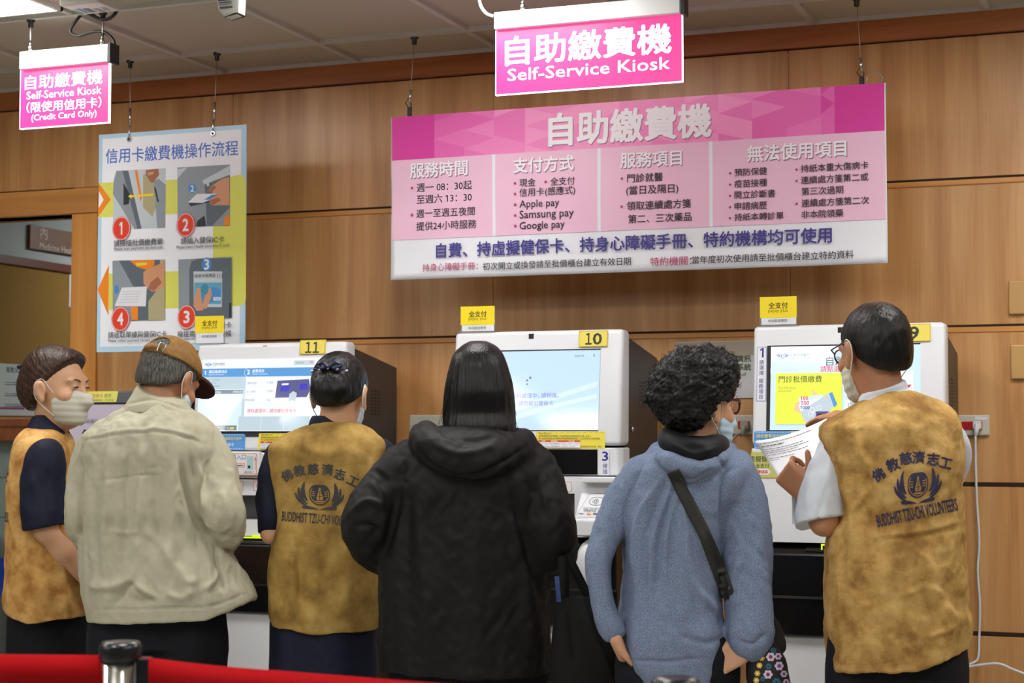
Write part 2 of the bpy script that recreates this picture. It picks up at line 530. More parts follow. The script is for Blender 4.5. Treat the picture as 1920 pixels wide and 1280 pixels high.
# bin with a blue label standing at the corridor wall
tb = empty('waste_bin', (-4.42, 0.05, 0.0), 'grey round waste bin with blue label behind the woman in profile', 'bin')
bx = PX(-22, 1120, -4.75)
b = MB(); b.lathe([(0.15, 0), (0.17, 0.05), (0.185, 0.55), (0.19, 0.78), (0.15, 0.86), (0.05, 0.9)], (bx.x, bx.y, 0), None, 32); b.build('body', mat('bin_grey', (96, 100, 100), 0.4), tb)
b = MB(); b.tube([(bx.x, bx.y, 0.66), (bx.x, bx.y, 0.82)], 0.1935, None, 32); b.build('label', mat('bin_blue', (36, 66, 170), 0.4), tb, smooth=True)

# ceiling lights: recessed fluorescent panels, one of them in view top left
LIGHT = bpy.data.materials.new('lamp_diffuser'); LIGHT.use_nodes = True
bs = LIGHT.node_tree.nodes['Principled BSDF']
bs.inputs['Base Color'].default_value = (0.9, 0.9, 0.9, 1)
bs.inputs['Emission Color'].default_value = (1.0, 0.985, 0.95, 1); bs.inputs['Emission Strength'].default_value = LAMP_POWER
FRAME_W = mat('lamp_frame', (220, 220, 216), 0.4)
def ceiling_light(x0, y1, label, wx=0.57, wy=0.66):
    o = empty('ceiling_light', (x0 + wx / 2, y1 - wy / 2, ZC), label, 'ceiling light', 'recessed ceiling light panels')
    b = MB(); b.box((x0 + 0.012, y1 - wy, ZC - 0.002), (x0 + wx - 0.012, y1 - 0.012, ZC + 0.006)); b.build('diffuser', LIGHT, o)
    b = MB()
    for lo, hi in (((x0, y1 - wy - 0.012, ZC - 0.008), (x0 + wx, y1 - wy, ZC + 0.012)), ((x0, y1 - 0.012, ZC - 0.008), (x0 + wx, y1, ZC + 0.012)),
                   ((x0, y1 - wy, ZC - 0.008), (x0 + 0.012, y1, ZC + 0.012)), ((x0 + wx - 0.012, y1 - wy, ZC - 0.008), (x0 + wx, y1, ZC + 0.012))):
        b.box(lo, hi)
    b.build('frame', FRAME_W, o)
lc = PZ(118, 17, ZC)
ceiling_light(lc.x - 0.57, lc.y, 'bright white square ceiling light above the credit card sign, top left corner')
for k in range(1, 4):                    # the same row of lamps goes on above the signs, beyond the top of the view
    ceiling_light(lc.x - 0.57 + 1.785 * k, lc.y, 'recessed white ceiling light panel over the queue by the signs')
for gxi in (-4.05, -1.67, 0.71):
    for gyi in (-3.19,):
        ceiling_light(gxi, gyi, 'recessed white ceiling light panel out over the waiting area')
for gxi, gyi in ((-7.2, -5.2), (-6.7, -6.1), (-7.5, -6.9), (-6.8, -7.6), (-4.6, -5.6), (-4.2, -6.6), (-2.27, -4.4), (0.71, -4.4)):
    ceiling_light(gxi, gyi, 'recessed white ceiling light panel out over the waiting area')
for gyi in (3.4,):  # added lamp, out of view, put in to brighten the corridor
    ceiling_light(-5.4, gyi, 'added unseen light panel brightening the corridor behind the doorway')
# ================================================================== hanging signs
STEEL = mat('steel', (200, 200, 204), 0.25, 1.0)
DKSTEEL = mat('dark_steel', (70, 68, 66), 0.35, 1.0)
WIRE = mat('wire', (170, 166, 156), 0.4, 0.6)
ALU = mat('sign_aluminium', (236, 238, 240), 0.32, 0.35)
ENDCAP = mat('sign_endcap', (38, 36, 38), 0.5)
CABLE = mat('black_cable', (22, 22, 24), 0.5)
CLEAR = mat('clear_plastic', (236, 240, 238), 0.08, trans=0.9)

def hanger(b, p, top=None, ferrule=0.05, r=0.0016):
    """steel wire from a ceiling clip down to p with a crimped ferrule"""
    p = Vector(p); t = Vector(top) if top else Vector((p.x, p.y, ZC))
    d = (t - p).normalized()
    b.tube([p, t], r, WIRE, 6)
    b.tube([p + d * 0.012, p + d * (0.012 + ferrule)], 0.005, STEEL, 10)
    b.lathe([(0.009, -0.03), (0.009, -0.012), (0.016, -0.006), (0.016, 0)], t, DKSTEEL, 12)

def lit_sign(y, name, label, TL, TR, BR, BL, HTL, HTR, HBR, pink, words, wires):
    p0, p1 = P(*TL, y), P(*TR, y)
    zb = (P(*BL, y).z + P(*BR, y).z) / 2; zt = (P(*TL, y).z + P(*TR, y).z) / 2
    h0, h1 = P(*HTL, y - 0.02), P(*HTR, y - 0.02)
    zh = h0.z
    o = empty(name, ((p0.x + p1.x) / 2, y, zb), label, 'sign', 'lit pink kiosk signs')
    b = MB(); b.box((p0.x, y, zb), (p1.x, y + 0.012, zt + 0.01), None, 0.001, 1)
    b.build('acrylic_panel', pink, o)
    b = MB(); b.box((p0.x - 0.001, y - 0.001, zb - 0.002), (p1.x + 0.001, y + 0.013, zb + 0.0003)); b.box((p0.x - 0.0015, y - 0.001, zb - 0.002), (p0.x, y + 0.013, zt)); b.box((p1.x, y - 0.001, zb - 0.002), (p1.x + 0.0015, y + 0.013, zt))
    b.build('edge_strip', LIT_WHITE, o)
    b = MB(); b.box((h0.x, y - 0.02, zt), (h1.x, y + 0.032, zh), None, 0.002, 1); b.build('header_rail', ALU, o)
    b = MB(); b.box((h1.x, y - 0.022, zt - 0.004), (h1.x + 0.012, y + 0.034, zh + 0.003), None, 0.002, 1); b.build('end_cap', ENDCAP, o)
    pr = Print(y - 0.0008)
    for a in words: pr.text(*a[:4], LIT_WHITE, **a[4])
    pr.build('lettering', o)
    for px in wires:
        b = MB()
        q = P(px, HTL[1], y + 0.006)
        hanger(b, (q.x, y + 0.006, zh), r=0.003, ferrule=0.03)
        b.lathe([(0.008, 0), (0.008, 0.02), (0.004, 0.03)], (q.x, y + 0.006, zh), STEEL, 12)
        b.build('suspension_wire', None, o)
    return o, zh, zt, zb

LIT_WHITE = mat('lit_white', (255, 250, 255), 0.5, emit=1.6)
LIT_PINK = mat('lit_pink', (150, 20, 80), 0.3, emit=0.72, ecol=(250, 80, 160))
lit_sign(-1.06, 'hanging_sign', 'small lit pink sign ending with Credit Card Only, left',
         (39, 131), (204, 119), (203, 230), (39, 240), (36, 97), (202, 87), (203, 119), LIT_PINK,
         [('自助繳費機', 47, 155.6, 192, dict(bold=0.010, h=26)), ('Self-Service Kiosk', 50, 179.5, 190, dict(bold=0.004, h=14.5)),
          ('（限使用信用卡）', 50, 202, 190, dict(bold=0.006, h=20)), ('(Credit Card Only)', 59, 222.5, 181, dict(bold=0.003, h=15))], (57, 192))
lit_sign(-1.06, 'hanging_sign', 'large lit pink Self-Service Kiosk sign above the wide banner',
         (930, 57), (1278, 27), (1279.5, 151), (931, 178.5), (926, 23), (1275, -6), (1277, 27), LIT_PINK,
         [('自助繳費機', 948, 96.5, 1258, dict(bold=0.022, h=53)), ('Self-Service Kiosk', 952, 141, 1256, dict(bold=0.008, h=22.5))], (980, 1240))

# ------------------------------------------------------------------ poster (credit-card steps)
yp = -0.36
PB = mat('poster_blue', (180, 216, 238), 0.45); PW = mat('poster_white', (240, 243, 250), 0.45)
x0, x1 = P(183.5, 450, yp).x, P(460.5, 450, yp).x
z0, z1 = P(182, 660, yp).z, P(185, 253, yp).z
po = empty('hanging_poster', ((x0 + x1) / 2, yp, z0), 'tall white poster of four credit card payment steps', 'poster')
b = MB(); b.box((x0, yp, z0), (x1, yp + 0.005, z1)); b.build('board', PB, po)
pr = Print(yp - 0.0004)
cx5 = lambda x, y: (150 + x / 2.783, 220 + y / 2.783)
def pp(pts, m_): pr.poly([cx5(*q) for q in pts], m_)
def prect(x, y, x2, y2, m_):
    a, c = cx5(x, y), cx5(x2, y2); pr.rect(a[0], a[1], c[0], c[1], m_)
def ptext(s, xl, yc, xr, m_, **k):
    a, c = cx5(xl, yc), cx5(xr, yc); pr.text(s, a[0], a[1], c[0], m_, **k)
a, c = cx5(118, 112), cx5(842, 1196)
pr.rect(a[0], a[1], c[0], c[1], PW)
YEL = mat('poster_yellow', (220, 222, 100), 0.45); ORG = mat('poster_orange', (238, 136, 26), 0.45)
BLUT = mat('poster_title', (66, 114, 204), 0.45); RED = mat('poster_red', (226, 62, 34), 0.45); INK = mat('poster_ink', (58, 62, 72), 0.5)
pp([(100, 342), (700, 316), (790, 308), (840, 298), (858, 312), (866, 340), (866, 940), (858, 972), (830, 984), (700, 990), (150, 1004), (150, 815), (694, 796), (694, 496), (100, 522)], YEL)
pp([(98, 342), (161, 428), (94, 520)], ORG); pp([(99, 384), (124, 430), (97, 474)], PW)
pp([(151, 770), (92, 900), (149, 1034)], ORG)
ptext('信用卡繳費機操作流程', 135, 204, 825, BLUT, bold=0.012, h=27)
# four photographs, printed flat
G1 = mat('ph_grey', (142, 152, 160), 0.45); G2 = mat('ph_grey_dark', (92, 104, 114), 0.45); G3 = mat('ph_pale', (196, 206, 212), 0.45)
SKN = mat('ph_skin', (208, 150, 112), 0.45); SKD = mat('ph_skin_dark', (166, 104, 72), 0.45); DKP = mat('ph_dark', (40, 44, 50), 0.45)
BLP = mat('ph_blue', (70, 140, 206), 0.45); TEAL = mat('ph_teal', (92, 168, 196), 0.45); YLP = mat('ph_yellow', (238, 216, 40), 0.45); OLV = mat('ph_olive', (176, 168, 128), 0.45)
# step 1
pp([(190, 279), (448, 265), (446, 576), (172, 586), (176, 330)], G3)
pp([(190, 279), (222, 278), (300, 582), (286, 584), (172, 400), (177, 330)], G1)
pp([(222, 278), (252, 277), (322, 580), (300, 582)], G2)
pp([(286, 276), (300, 275), (324, 420), (316, 440)], ORG)
pp([(330, 300), (384, 290), (412, 420), (380, 520), (330, 470)], OLV)
pp([(384, 330), (412, 320), (448, 352), (446, 576), (404, 578)], G1)
pp([(386, 360), (398, 372), (414, 444), (404, 440)], DKP)
pp([(228, 340), (262, 404), (256, 452), (228, 458)], DKP)
pp([(344, 276), (410, 267), (414, 300), (394, 326), (380, 342), (366, 336), (356, 318), (344, 300)], SKD)
pp([(352, 288), (384, 282), (384, 296), (356, 304)], SKN)
pp([(252, 412), (270, 400), (270, 407), (384, 396), (384, 409), (270, 417), (270, 425)], YLP)
# step 2
pp([(509, 262), (783, 246), (783, 565), (511, 572)], G1)
pp([(509, 270), (560, 262), (509, 320)], G3)
pp([(640, 330), (783, 252), (783, 300), (650, 352)], G3)
pp([(652, 350), (783, 300), (783, 470), (690, 566), (664, 566)], G2)
pp([(662, 340), (674, 338), (676, 358), (664, 360)], G3)
pp([(566, 444), (610, 400), (716, 398), (690, 428), (640, 446)], WHITE); pp([(648, 430), (690, 404), (712, 402), (688, 430)], BLP)
pp([(568, 446), (640, 448), (688, 430), (684, 442), (580, 464)], DKP)
pp([(664, 384), (700, 350), (740, 322), (781, 312), (782, 460), (740, 458), (700, 460), (676, 450), (684, 424), (720, 404), (700, 396)], SKN)
pp([(684, 432), (722, 418), (738, 432), (700, 456), (678, 450)], SKD); pp([(664, 384), (700, 356), (716, 362), (690, 392)], SKD)
pp([(614, 540), (652, 512), (660, 568), (608, 570)], DKP)
pp([(758, 520), (782, 500), (782, 564), (750, 564)], ORG)
a = cx5(588, 371); pr.disc(a[0], a[1], 7.4, BLP); ptext('2', 579, 372, 597, WHITE, bold=0.02)
# step 4
pp([(172, 748), (445, 742), (445, 1056), (174, 1060)], G2)
pp([(172, 748), (206, 747), (290, 900), (290, 1060), (174, 1060)], G1)
pp([(206, 747), (260, 746), (300, 880), (288, 896)], G2)
pp([(262, 746), (392, 743), (390, 770), (360, 800), (300, 780)], ORG); pp([(292, 760), (352, 756), (352, 770), (300, 776)], YLP)
pp([(420, 742), (445, 742), (445, 1056), (360, 1058), (360, 960), (420, 880)], OLV)
pp([(334, 806), (380, 780), (445, 756), (445, 880), (420, 900), (380, 910), (352, 890), (334, 866)], SKN)
pp([(372, 860), (410, 830), (430, 862), (388, 906), (358, 894)], SKD); pp([(340, 820), (364, 800), (380, 816), (352, 860)], SKN)
pp([(222, 888), (352, 882), (346, 986), (184, 984)], WHITE)
for k in range(5): pp([(226 - 6 * k, 908 + 14 * k), (322 - 4 * k, 904 + 14 * k), (321 - 4 * k, 908 + 14 * k), (225 - 6 * k, 912 + 14 * k)], G3)
pp([(270, 988), (306, 988), (306, 1058), (274, 1058)], ORG)
a = cx5(194, 898); pr.disc(a[0], a[1], 4, BLP, 7)
# step 3
pp([(517, 742), (795, 727), (795, 1046), (519, 1050)], G1)
pp([(574, 790), (586, 752), (620, 738), (780, 734), (795, 734), (795, 1046), (574, 1048)], G2)
pp([(596, 804), (746, 804), (744, 990), (598, 990)], G3)
pp([(600, 862), (744, 862), (740, 974), (600, 974)], TEAL)
pp([(608, 930), (700, 884), (740, 900), (738, 960), (640, 972)], BLP)
pp([(700, 938), (738, 938), (737, 956), (700, 956)], WHITE); ptext('VISA', 704, 947, 734, BLP)
pp([(782, 968), (795, 968), (795, 1046), (780, 1046)], DKP)
pp([(612, 892), (632, 890), (640, 960), (648, 1006), (612, 1010), (596, 980)], SKN); pp([(672, 890), (690, 896), (692, 930), (664, 1000), (640, 996), (650, 950)], SKN)
a = cx5(655, 897); pr.disc(a[0], a[1], 7.5, mat('ph_globe', (60, 140, 170), 0.4), 9)
a = cx5(665, 768); pr.disc(a[0], a[1], 9.5, BLP, 11.5); ptext('3', 653, 768, 677, WHITE, bold=0.02)
ptext('信用卡感應區', 602, 828, 712, INK, bold=0.0)
for k, q in enumerate((718, 727, 736)): 
    a = cx5(q, 828); pr.ring(a[0], a[1], 1.6 + k, 0.8, INK, 4 + k * 0.7, -60, 60, 6)
for n_, x, y in (('1', 220, 580), ('2', 556, 562), ('4', 216, 1052), ('3', 562, 1042)):
    a = cx5(x, y)
    pr.disc(a[0], a[1], 17.0, RED, 19.5); pr.disc(a[0], a[1], 16.2, WHITE, 18.7); pr.disc(a[0], a[1], 15.3, RED, 17.7)
    ptext(n_, x - 14 if n_ != '1' else x - 8, y, x + 14 if n_ != '1' else x + 5, WHITE, bold=0.03, h=22)
ptext('請掃描批價繳費單', 183, 659, 437, INK); ptext('Please scan payment slip barcode', 183, 690, 437, INK)
ptext('請插入健保IC卡', 533, 646, 757, INK); ptext('Please insert Health insurance IC card', 510, 678, 783, INK)
ptext('請收取單據與健保IC卡', 153, 1136, 458, INK); ptext('Please collect payment receipt and IC card', 153, 1168, 462, INK)
ptext('請感應信用卡', 610, 1087, 795, INK); ptext('撥接需付款成功等候', 515, 1132, 795, INK); ptext('Please wait for the payment to be ready', 552, 1158, 757, INK)
pr.build('printing', po)
for px, pyb, tpx, tpy in ((244, 247, 244, 108), (401, 236, 407, 95)):
    b = MB(); q = P(px, pyb, yp + 0.002); t_ = P(tpx, tpy, yp + 0.002); t_.z = ZC
    b.tube([q + Vector((0, 0, -0.03)), q + Vector((0, -0.006, -0.026)), q + Vector((0, -0.006, 0.0)), q + Vector((0, 0, 0.03))], 0.003, STEEL, 8)
    hanger(b, q + Vector((0, 0, 0.01)), t_, 0.07)
    c = q + Vector((0, -0.004, -0.03))
    b.lathe([(0.009, 0), (0.011, 0.003), (0.009, 0.005)], (c.x, c.y, c.z), STEEL, 14, axis=(0, -1, 0)); b.lathe([(0.005, 0), (0.005, 0.0062)], (c.x, c.y, c.z), BLACK, 12, axis=(0, -1, 0))
    b.build('suspension_wire', None, po)

# ------------------------------------------------------------------ the wide pink banner
yk = -0.34
x0, x1 = P(733, 370, yk).x, P(1662.5, 330, yk).x
z1 = (P(735, 218, yk).z + P(1660, 158, yk).z) / 2; z0 = (P(732, 523, yk).z + P(1665, 495, yk).z) / 2
zh = (P(735, 299, yk).z + P(1660, 247.7, yk).z) / 2; zm = (P(733, 448.5, yk).z + P(1663, 413, yk).z) / 2
bn = empty('hanging_banner', ((x0 + x1) / 2, yk, z0), 'wide pink and white banner listing kiosk service hours and payments', 'banner')
# slightly slack vinyl board
b = MB(); t = bmesh.new()
N, M = 90, 24
def slack(u, v): return 0.004 * math.sin(u * 9 + v * 3) * math.sin(v * PI) + 0.0025 * math.sin(u * 31 + v * 5) * (1 - v) ** 2 + 0.0015 * math.sin(v * 16) * max(0, 1 - u * 6)
g = [[t.verts.new((x0 + (x1 - x0) * i / N, yk + slack(i / N, j / M), z0 + (z1 - z0) * j / M)) for j in range(M + 1)] for i in range(N + 1)]
h_ = [[t.verts.new((x0 + (x1 - x0) * i / N, yk + 0.006 + slack(i / N, j / M), z0 + (z1 - z0) * j / M)) for j in range(M + 1)] for i in range(N + 1)]
for i in range(N):
    for j in range(M):
        t.faces.new([g[i][j], g[i + 1][j], g[i + 1][j + 1], g[i][j + 1]]); t.faces.new([h_[i][j + 1], h_[i + 1][j + 1], h_[i + 1][j], h_[i][j]])
for i in range(N):
    t.faces.new([g[i][0], h_[i][0], h_[i + 1][0], g[i + 1][0]]); t.faces.new([g[i + 1][M], h_[i + 1][M], h_[i][M], g[i][M]])
for j in range(M):
    t.faces.new([g[0][j + 1], h_[0][j + 1], h_[0][j], g[0][j]]); t.faces.new([g[N][j], h_[N][j], h_[N][j + 1], g[N][j + 1]])
b.merge(t, mat('banner_white', (236, 238, 246), 0.45), smooth=True)
b.build('sheet', None, bn)
def onsheet(p):
    u, v = (p.x - x0) / (x1 - x0), (p.z - z0) / (z1 - z0)
    return Vector((p.x, p.y + slack(min(max(u, 0), 1), min(max(v, 0), 1)), p.z))
pr = Print(yk - 0.0020, 0.0001)
def zrect(xa, za, xb, zb_, m_):
    """finely divided so that it follows the sheet"""
    d = pr.lay(); nx, nz = max(1, int((xb - xa) / (x1 - x0) * N)), max(1, int((zb_ - za) / (z1 - z0) * M))
    pts = [(xa + (xb - xa) * i / nx, yk - 0.0020 + d, za + (zb_ - za) * j / nz) for i in range(nx + 1) for j in range(nz + 1)]
    pr._add(pts, [(i * (nz + 1) + j, (i + 1) * (nz + 1) + j, (i + 1) * (nz + 1) + j + 1, i * (nz + 1) + j + 1) for i in range(nx) for j in range(nz)], m_)
zrect(x0 + 0.004, zm, x1 - 0.004, zh, mat('banner_pale_pink', (240, 194, 220), 0.45))
# header: a printed pattern of triangles running from deep to light pink and back
rnd = random.Random(5)
tri = 0.117
n_t = int((x1 - x0) / tri) + 1
hh = zh; Hh = z1 - zh
shade = [mat('banner_pink_%d' % i, (int(222 + 26 * i / 6), int(54 + 96 * i / 6), int(162 + 42 * i / 6)), 0.42) for i in range(7)]
def tone(u):
    c = 1 - abs(u - 0.50) / 0.50
    return max(0, min(6, int(round(0.3 + 5.4 * min(1, 1.6 * c) + rnd.uniform(-1.1, 1.1)))))
dl = pr.lay()
def tri_add(pts, m_):
    # clipped to the header and cut into pieces along x
    q = [Vector((min(max(p[0], x0 + 0.004), x1 - 0.004), yk - 0.0020 + dl, min(max(p[1], zh), z1))) for p in pts]
    pr._add(q, [tuple(range(len(q)))], m_)
xa = x0
first = P(815, 250, yk).x
tri_add([(x0, zh), (first, zh), (first, z1), (x0, z1)], shade[0])
last = P(1565, 200, yk).x
k = 0; xa = first
while xa < last - 0.01:
    xb = min(xa + tri, last); um = ((xa + xb) / 2 - x0) / (x1 - x0)
    s_ = Hh / 4 if k % 2 else -Hh / 8
    zs = [zh - Hh * 0.5 + s_ + Hh * 0.42 * j for j in range(6)]
    for j in range(5):
        a0, a1, am = zs[j], zs[j + 1], (zs[j] + zs[j + 1]) / 2
        if k % 2: T1, T2 = [(xa, a0), (xb, am), (xa, a1)], [(xb, am), (xb, am + Hh * 0.42), (xa, a1)]
        else: T1, T2 = [(xb, a0), (xb, a1), (xa, am)], [(xa, am), (xb, a1), (xa, am + Hh * 0.42)]
        for T in (T1, T2):
            if max(q[1] for q in T) <= zh or min(q[1] for q in T) >= z1: continue
            # exact clip against both header edges
            def clip(poly, zc_, keep_above):
                out = []
                for i in range(len(poly)):
                    p, q = poly[i], poly[(i + 1) % len(poly)]
                    ip, iq = (p[1] >= zc_) == keep_above, (q[1] >= zc_) == keep_above
                    if ip: out.append(p)
                    if ip != iq:
                        f_ = (zc_ - p[1]) / (q[1] - p[1]); out.append((p[0] + (q[0] - p[0]) * f_, zc_))
                return out
            c = clip(clip(T, zh, True), z1, False)
            if len(c) >= 3: tri_add(c, shade[tone(um)])
    xa = xb; k += 1
tri_add([(last, zh), (x1, zh), (x1, z1), (last, z1)], shade[0])
TW = mat('banner_letter_white', (246, 244, 250), 0.45); TS = mat('banner_letter_shadow', (150, 108, 140), 0.45)
TB = mat('banner_letter_blue', (60, 52, 140), 0.45); TK = mat('banner_letter_black', (36, 28, 40), 0.45); TR = mat('banner_letter_red', (176, 52, 96), 0.45)
for px, py in ((926.5, 370), (1124, 360), (1333, 345)):
    q = P(px, py, yk); zrect(q.x - 0.006, zm, q.x + 0.006, zh, mat('banner_white', (222, 224, 236), 0.45))
def shadowed(s, xl, yc, xr, bold):
    pr.text(s, xl + 1.5, yc + 1.8, xr + 1.5, TS, bold=bold); pr.text(s, xl, yc, xr, TW, bold=bold)
shadowed('自助繳費機', 1030, 244, 1332.5, 0.032)
for a in (('服務時間', 769, 320, 876.7), ('支付方式', 963, 311, 1076), ('服務項目', 1163.7, 301, 1277.5), ('無法使用項目', 1401, 288, 1587)): shadowed(*a, 0.022)
for s, xl, yc, xr in (('週一 08：30起', 781, 352, 884.7), ('至週六 13：30', 781, 374, 884.5), ('週一至週五夜間', 780.5, 400.5, 890), ('提供24小時服務', 780.5, 424.5, 893),
        ('現金', 975, 343.4, 1005), ('全支付', 1033, 340.8, 1078.6), ('信用卡(感應式)', 975, 362.6, 1079.4), ('Apple pay', 975, 385, 1049.4), ('Samsung pay', 975, 405, 1076.5), ('Google pay', 975, 425.5, 1059.5),
        ('門診就醫', 1176.4, 334.5, 1242.7), ('(當日及隔日)', 1174.8, 358.5, 1272), ('領取連續處方箋', 1176, 386.5, 1295.6), ('第二、三次藥品', 1179, 411, 1297),
        ('預防保健', 1377, 323.4, 1438), ('疫苗接種', 1377, 344.6, 1438), ('開立診斷書', 1377.4, 365.6, 1453.4), ('申請病歷', 1377.4, 386.8, 1438), ('持紙本轉診單', 1377.4, 407.5, 1469),
        ('持紙本重大傷病卡', 1502, 316.5, 1628.8), ('連續處方箋第二或', 1502, 338, 1628.8), ('第三次過期', 1503, 359, 1581.7), ('連續處方箋第二次', 1503, 381, 1630), ('非本院領藥', 1503, 402.5, 1581.7)):
    pr.text(s, xl, yc, xr, TK, bold=0.010)
for px, py in ((772.6, 352.5), (772.3, 402.7), (967, 344), (1024.4, 341.3), (967, 363.9), (967, 384), (967, 404), (967, 423.6), (1166.8, 335), (1166.8, 387.8),
               (1369.3, 324.9), (1369.3, 346.2), (1369.3, 367), (1369.3, 388.4), (1369.3, 409.2), (1494, 318.2), (1494, 339.3), (1494, 382)):
    pr.disc(px, py, 2.3, TR)
pr.text('自費、持虛擬健保卡、持身心障礙手冊、特約機構均可使用', 818.8, 470, 1560, TB, bold=0.020)
pr.text('持身心障礙手冊：', 793, 502, 897, TR, bold=0.008); pr.text('初次開立或換發請至批價櫃台建立有效日期', 906, 499.5, 1184, TK, bold=0.010)
pr.text('特約機關：', 1220.5, 491, 1297, TR, bold=0.008); pr.text('當年度初次使用請至批價櫃台建立特約資料', 1298, 487.5, 1601.4, TK, bold=0.010)
pr.build('printing', bn, onsheet)
for px, pyb, tpx, tpy in ((768, 216, 777, 62), (1616, 160, 1606, -8)):
    b = MB(); q = P(px, pyb, yk + 0.003); t_ = P(tpx, tpy, yk + 0.003); t_.z = ZC
    b.box((q.x - 0.008, q.y - 0.005, q.z - 0.006), (q.x + 0.008, q.y + 0.005, q.z + 0.03), DKSTEEL, 0.002, 1)
    b.tube([q + Vector((0.0, 0, 0.02)), q + Vector((-0.016, 0, 0.045)), q + Vector((-0.006, 0, 0.062)), q + Vector((0.008, 0, 0.04)), q + Vector((0.004, 0, 0.02))], 0.002, DKSTEEL, 6)
    hanger(b, q + Vector((0, 0, 0.035)), t_, 0.045); b.build('suspension_wire', None, bn)
b = MB(); q = P(1625, 157, yk + 0.003)
b.tube(bez([q + Vector((0.0, 0, 0)), q + Vector((0.004, 0, 0.028)), q + Vector((0.03, 0, 0.038)), q + Vector((0.05, 0, 0.02)), q + Vector((0.048, 0, 0.0))]), 0.0022, WIRE, 6)
b.build('wire_loop', None, bn)

# ------------------------------------------------------------------ gear on the ceiling
# labelled white box with black leads, above the small pink sign
NET = mat('device_white', (208, 208, 202), 0.4)
q = PZ(176, -4, ZC)
nb = empty('network_box', (q.x, q.y, ZC), 'white labelled network box on the ceiling with black leads', 'network box')
b = MB(); b.box((q.x - 0.08, q.y - 0.08, ZC - 0.04), (q.x + 0.07, q.y + 0.05, ZC), None, 0.006, 2); b.build('case', NET, nb)
b = MB()
zz = ZC - 0.0403
for dx, dy, wx, wy, c in ((-0.05, 0.0, 0.015, 0.06, (60, 120, 190)), (-0.03, 0.0, 0.025, 0.05, (70, 72, 76)), (0.005, 0.01, 0.02, 0.05, (120, 122, 124)), (0.035, 0.0, 0.02, 0.04, (150, 152, 150)), (-0.075, 0.01, 0.015, 0.05, (60, 150, 90))):
    b.box((q.x + dx, q.y + dy - wy / 2, zz), (q.x + dx + wx, q.y + dy + wy / 2, zz + 0.0004), mat('label_%d%d%d' % c, c, 0.5))
b.build('labels', None, nb)
def path(pts, y): return [P(x_, y_, y) for x_, y_ in pts]
b = MB()
b.tube(bez(path([(133, 0), (150, 14), (168, 26), (190, 36), (206, 34), (218, 22), (216, 10), (206, 6)], -1.06)), 0.006, CABLE, 8)
b.build('looped_lead', None, nb)
b = MB()
b.tube(bez(path([(152, 28), (142, 40), (133, 54), (134, 63), (148, 67), (168, 61), (188, 59), (202, 64), (213, 76), (214, 88), (209, 95)], -1.05)), 0.0055, CABLE, 8)
tag(b.build('sign_cable'), 'black cable curling down to the small credit card sign', 'cable')
b = MB()
b.tube(bez(path([(896, -20), (899, 0), (903, 14), (913, 26), (926, 31)], -1.05)), 0.006, mat('grey_cable', (150, 156, 150), 0.35), 8)
tag(b.build('sign_cable'), 'grey cable bending into the large pink kiosk sign', 'cable')
# security camera seen from below
q = P(427, 4, -1.5)
sv = empty('security_camera', (q.x, q.y, ZC), 'small white security camera hanging from the ceiling', 'camera')
b = MB()
c0 = P(428, -30, -1.5); c1 = P(427, 20, -1.5); c2 = P(427, 33, -1.5)
c3 = Vector((c0.x, c0.y, ZC))
b.prism([P(406, 2, -1.53), P(408, 18, -1.53), P(421, 33, -1.53), P(447, 24, -1.53), P(449, -10, -1.53), P(405, -14, -1.53)], (0, 0.045, 0.0), None, 0.006, 2)
b.build('housing', NET, sv, smooth=True)
b = MB(); b.tube([P(427, -10, -1.48), c3], 0.02, None, 14); b.build('bracket', NET, sv)
pr = Print(-1.531)
pr.rect(409, -10, 444, 2, mat('label_navy', (40, 56, 110), 0.5)); pr.rect(410, 4.5, 434, 6.5, GREYINK); pr.rect(410, 8.5, 435, 9.5, GREYINK); pr.rect(412, 13, 436, 17, GREYINK)
pr.build('label', sv)
b = MB(); b.prism([P(420, 32, -1.532), P(446, 24, -1.532), P(440, 24, -1.532), P(430, 28, -1.532)], (0, 0.05, 0)); b.build('lens_window', BLACK, sv)
# ================================================================== kiosks along the wall
KW = 0.61
KWHITE = mat('kiosk_white', (224, 226, 232), 0.32)
KGREY = mat('kiosk_side', (60, 57, 56), 0.45, bump=0.05)
KBLACK = mat('kiosk_black', (14, 14, 15), 0.16)
KRECESS = mat('kiosk_recess', (78, 80, 82), 0.5)
PLATE = mat('number_plate', (236, 216, 92), 0.4); PLATE_E = mat('number_plate_edge', (206, 184, 62), 0.4)
NUM = mat('number_ink', (44, 52, 40), 0.5); NAVY = mat('navy_ink', (40, 40, 130), 0.5)
ORL = mat('orange_line', (222, 138, 84), 0.5); STB = mat('sticker_blue', (86, 150, 214), 0.25); STY = mat('sticker_yellow', (232, 216, 70), 0.3)
STW = mat('sticker_white', (226, 228, 236), 0.3); SOR = mat('sticker_orange', (216, 84, 40), 0.3); GREENY = mat('lit_slot', (190, 220, 20), 0.4, emit=0.9, ecol=(190, 230, 10))
def scr(name, rgb, e=0.92):
    """a colour shown by a display: it glows, behind smooth glass"""
    return mat(name, tuple(int(c * 0.35) for c in rgb), 0.07, emit=e, ecol=rgb)
S_BG9 = scr('screen_mint', (206, 232, 240)); S_W = scr('screen_white', (236, 242, 248)); S_Y = scr('screen_yellow', (232, 238, 84)); S_K = scr('screen_black', (62, 66, 60))
S_R = scr('screen_red', (226, 70, 90)); S_B = scr('screen_blue', (92, 154, 212)); S_BG10 = scr('screen_sky', (196, 222, 248)); S_P = scr('screen_purple', (140, 130, 226))
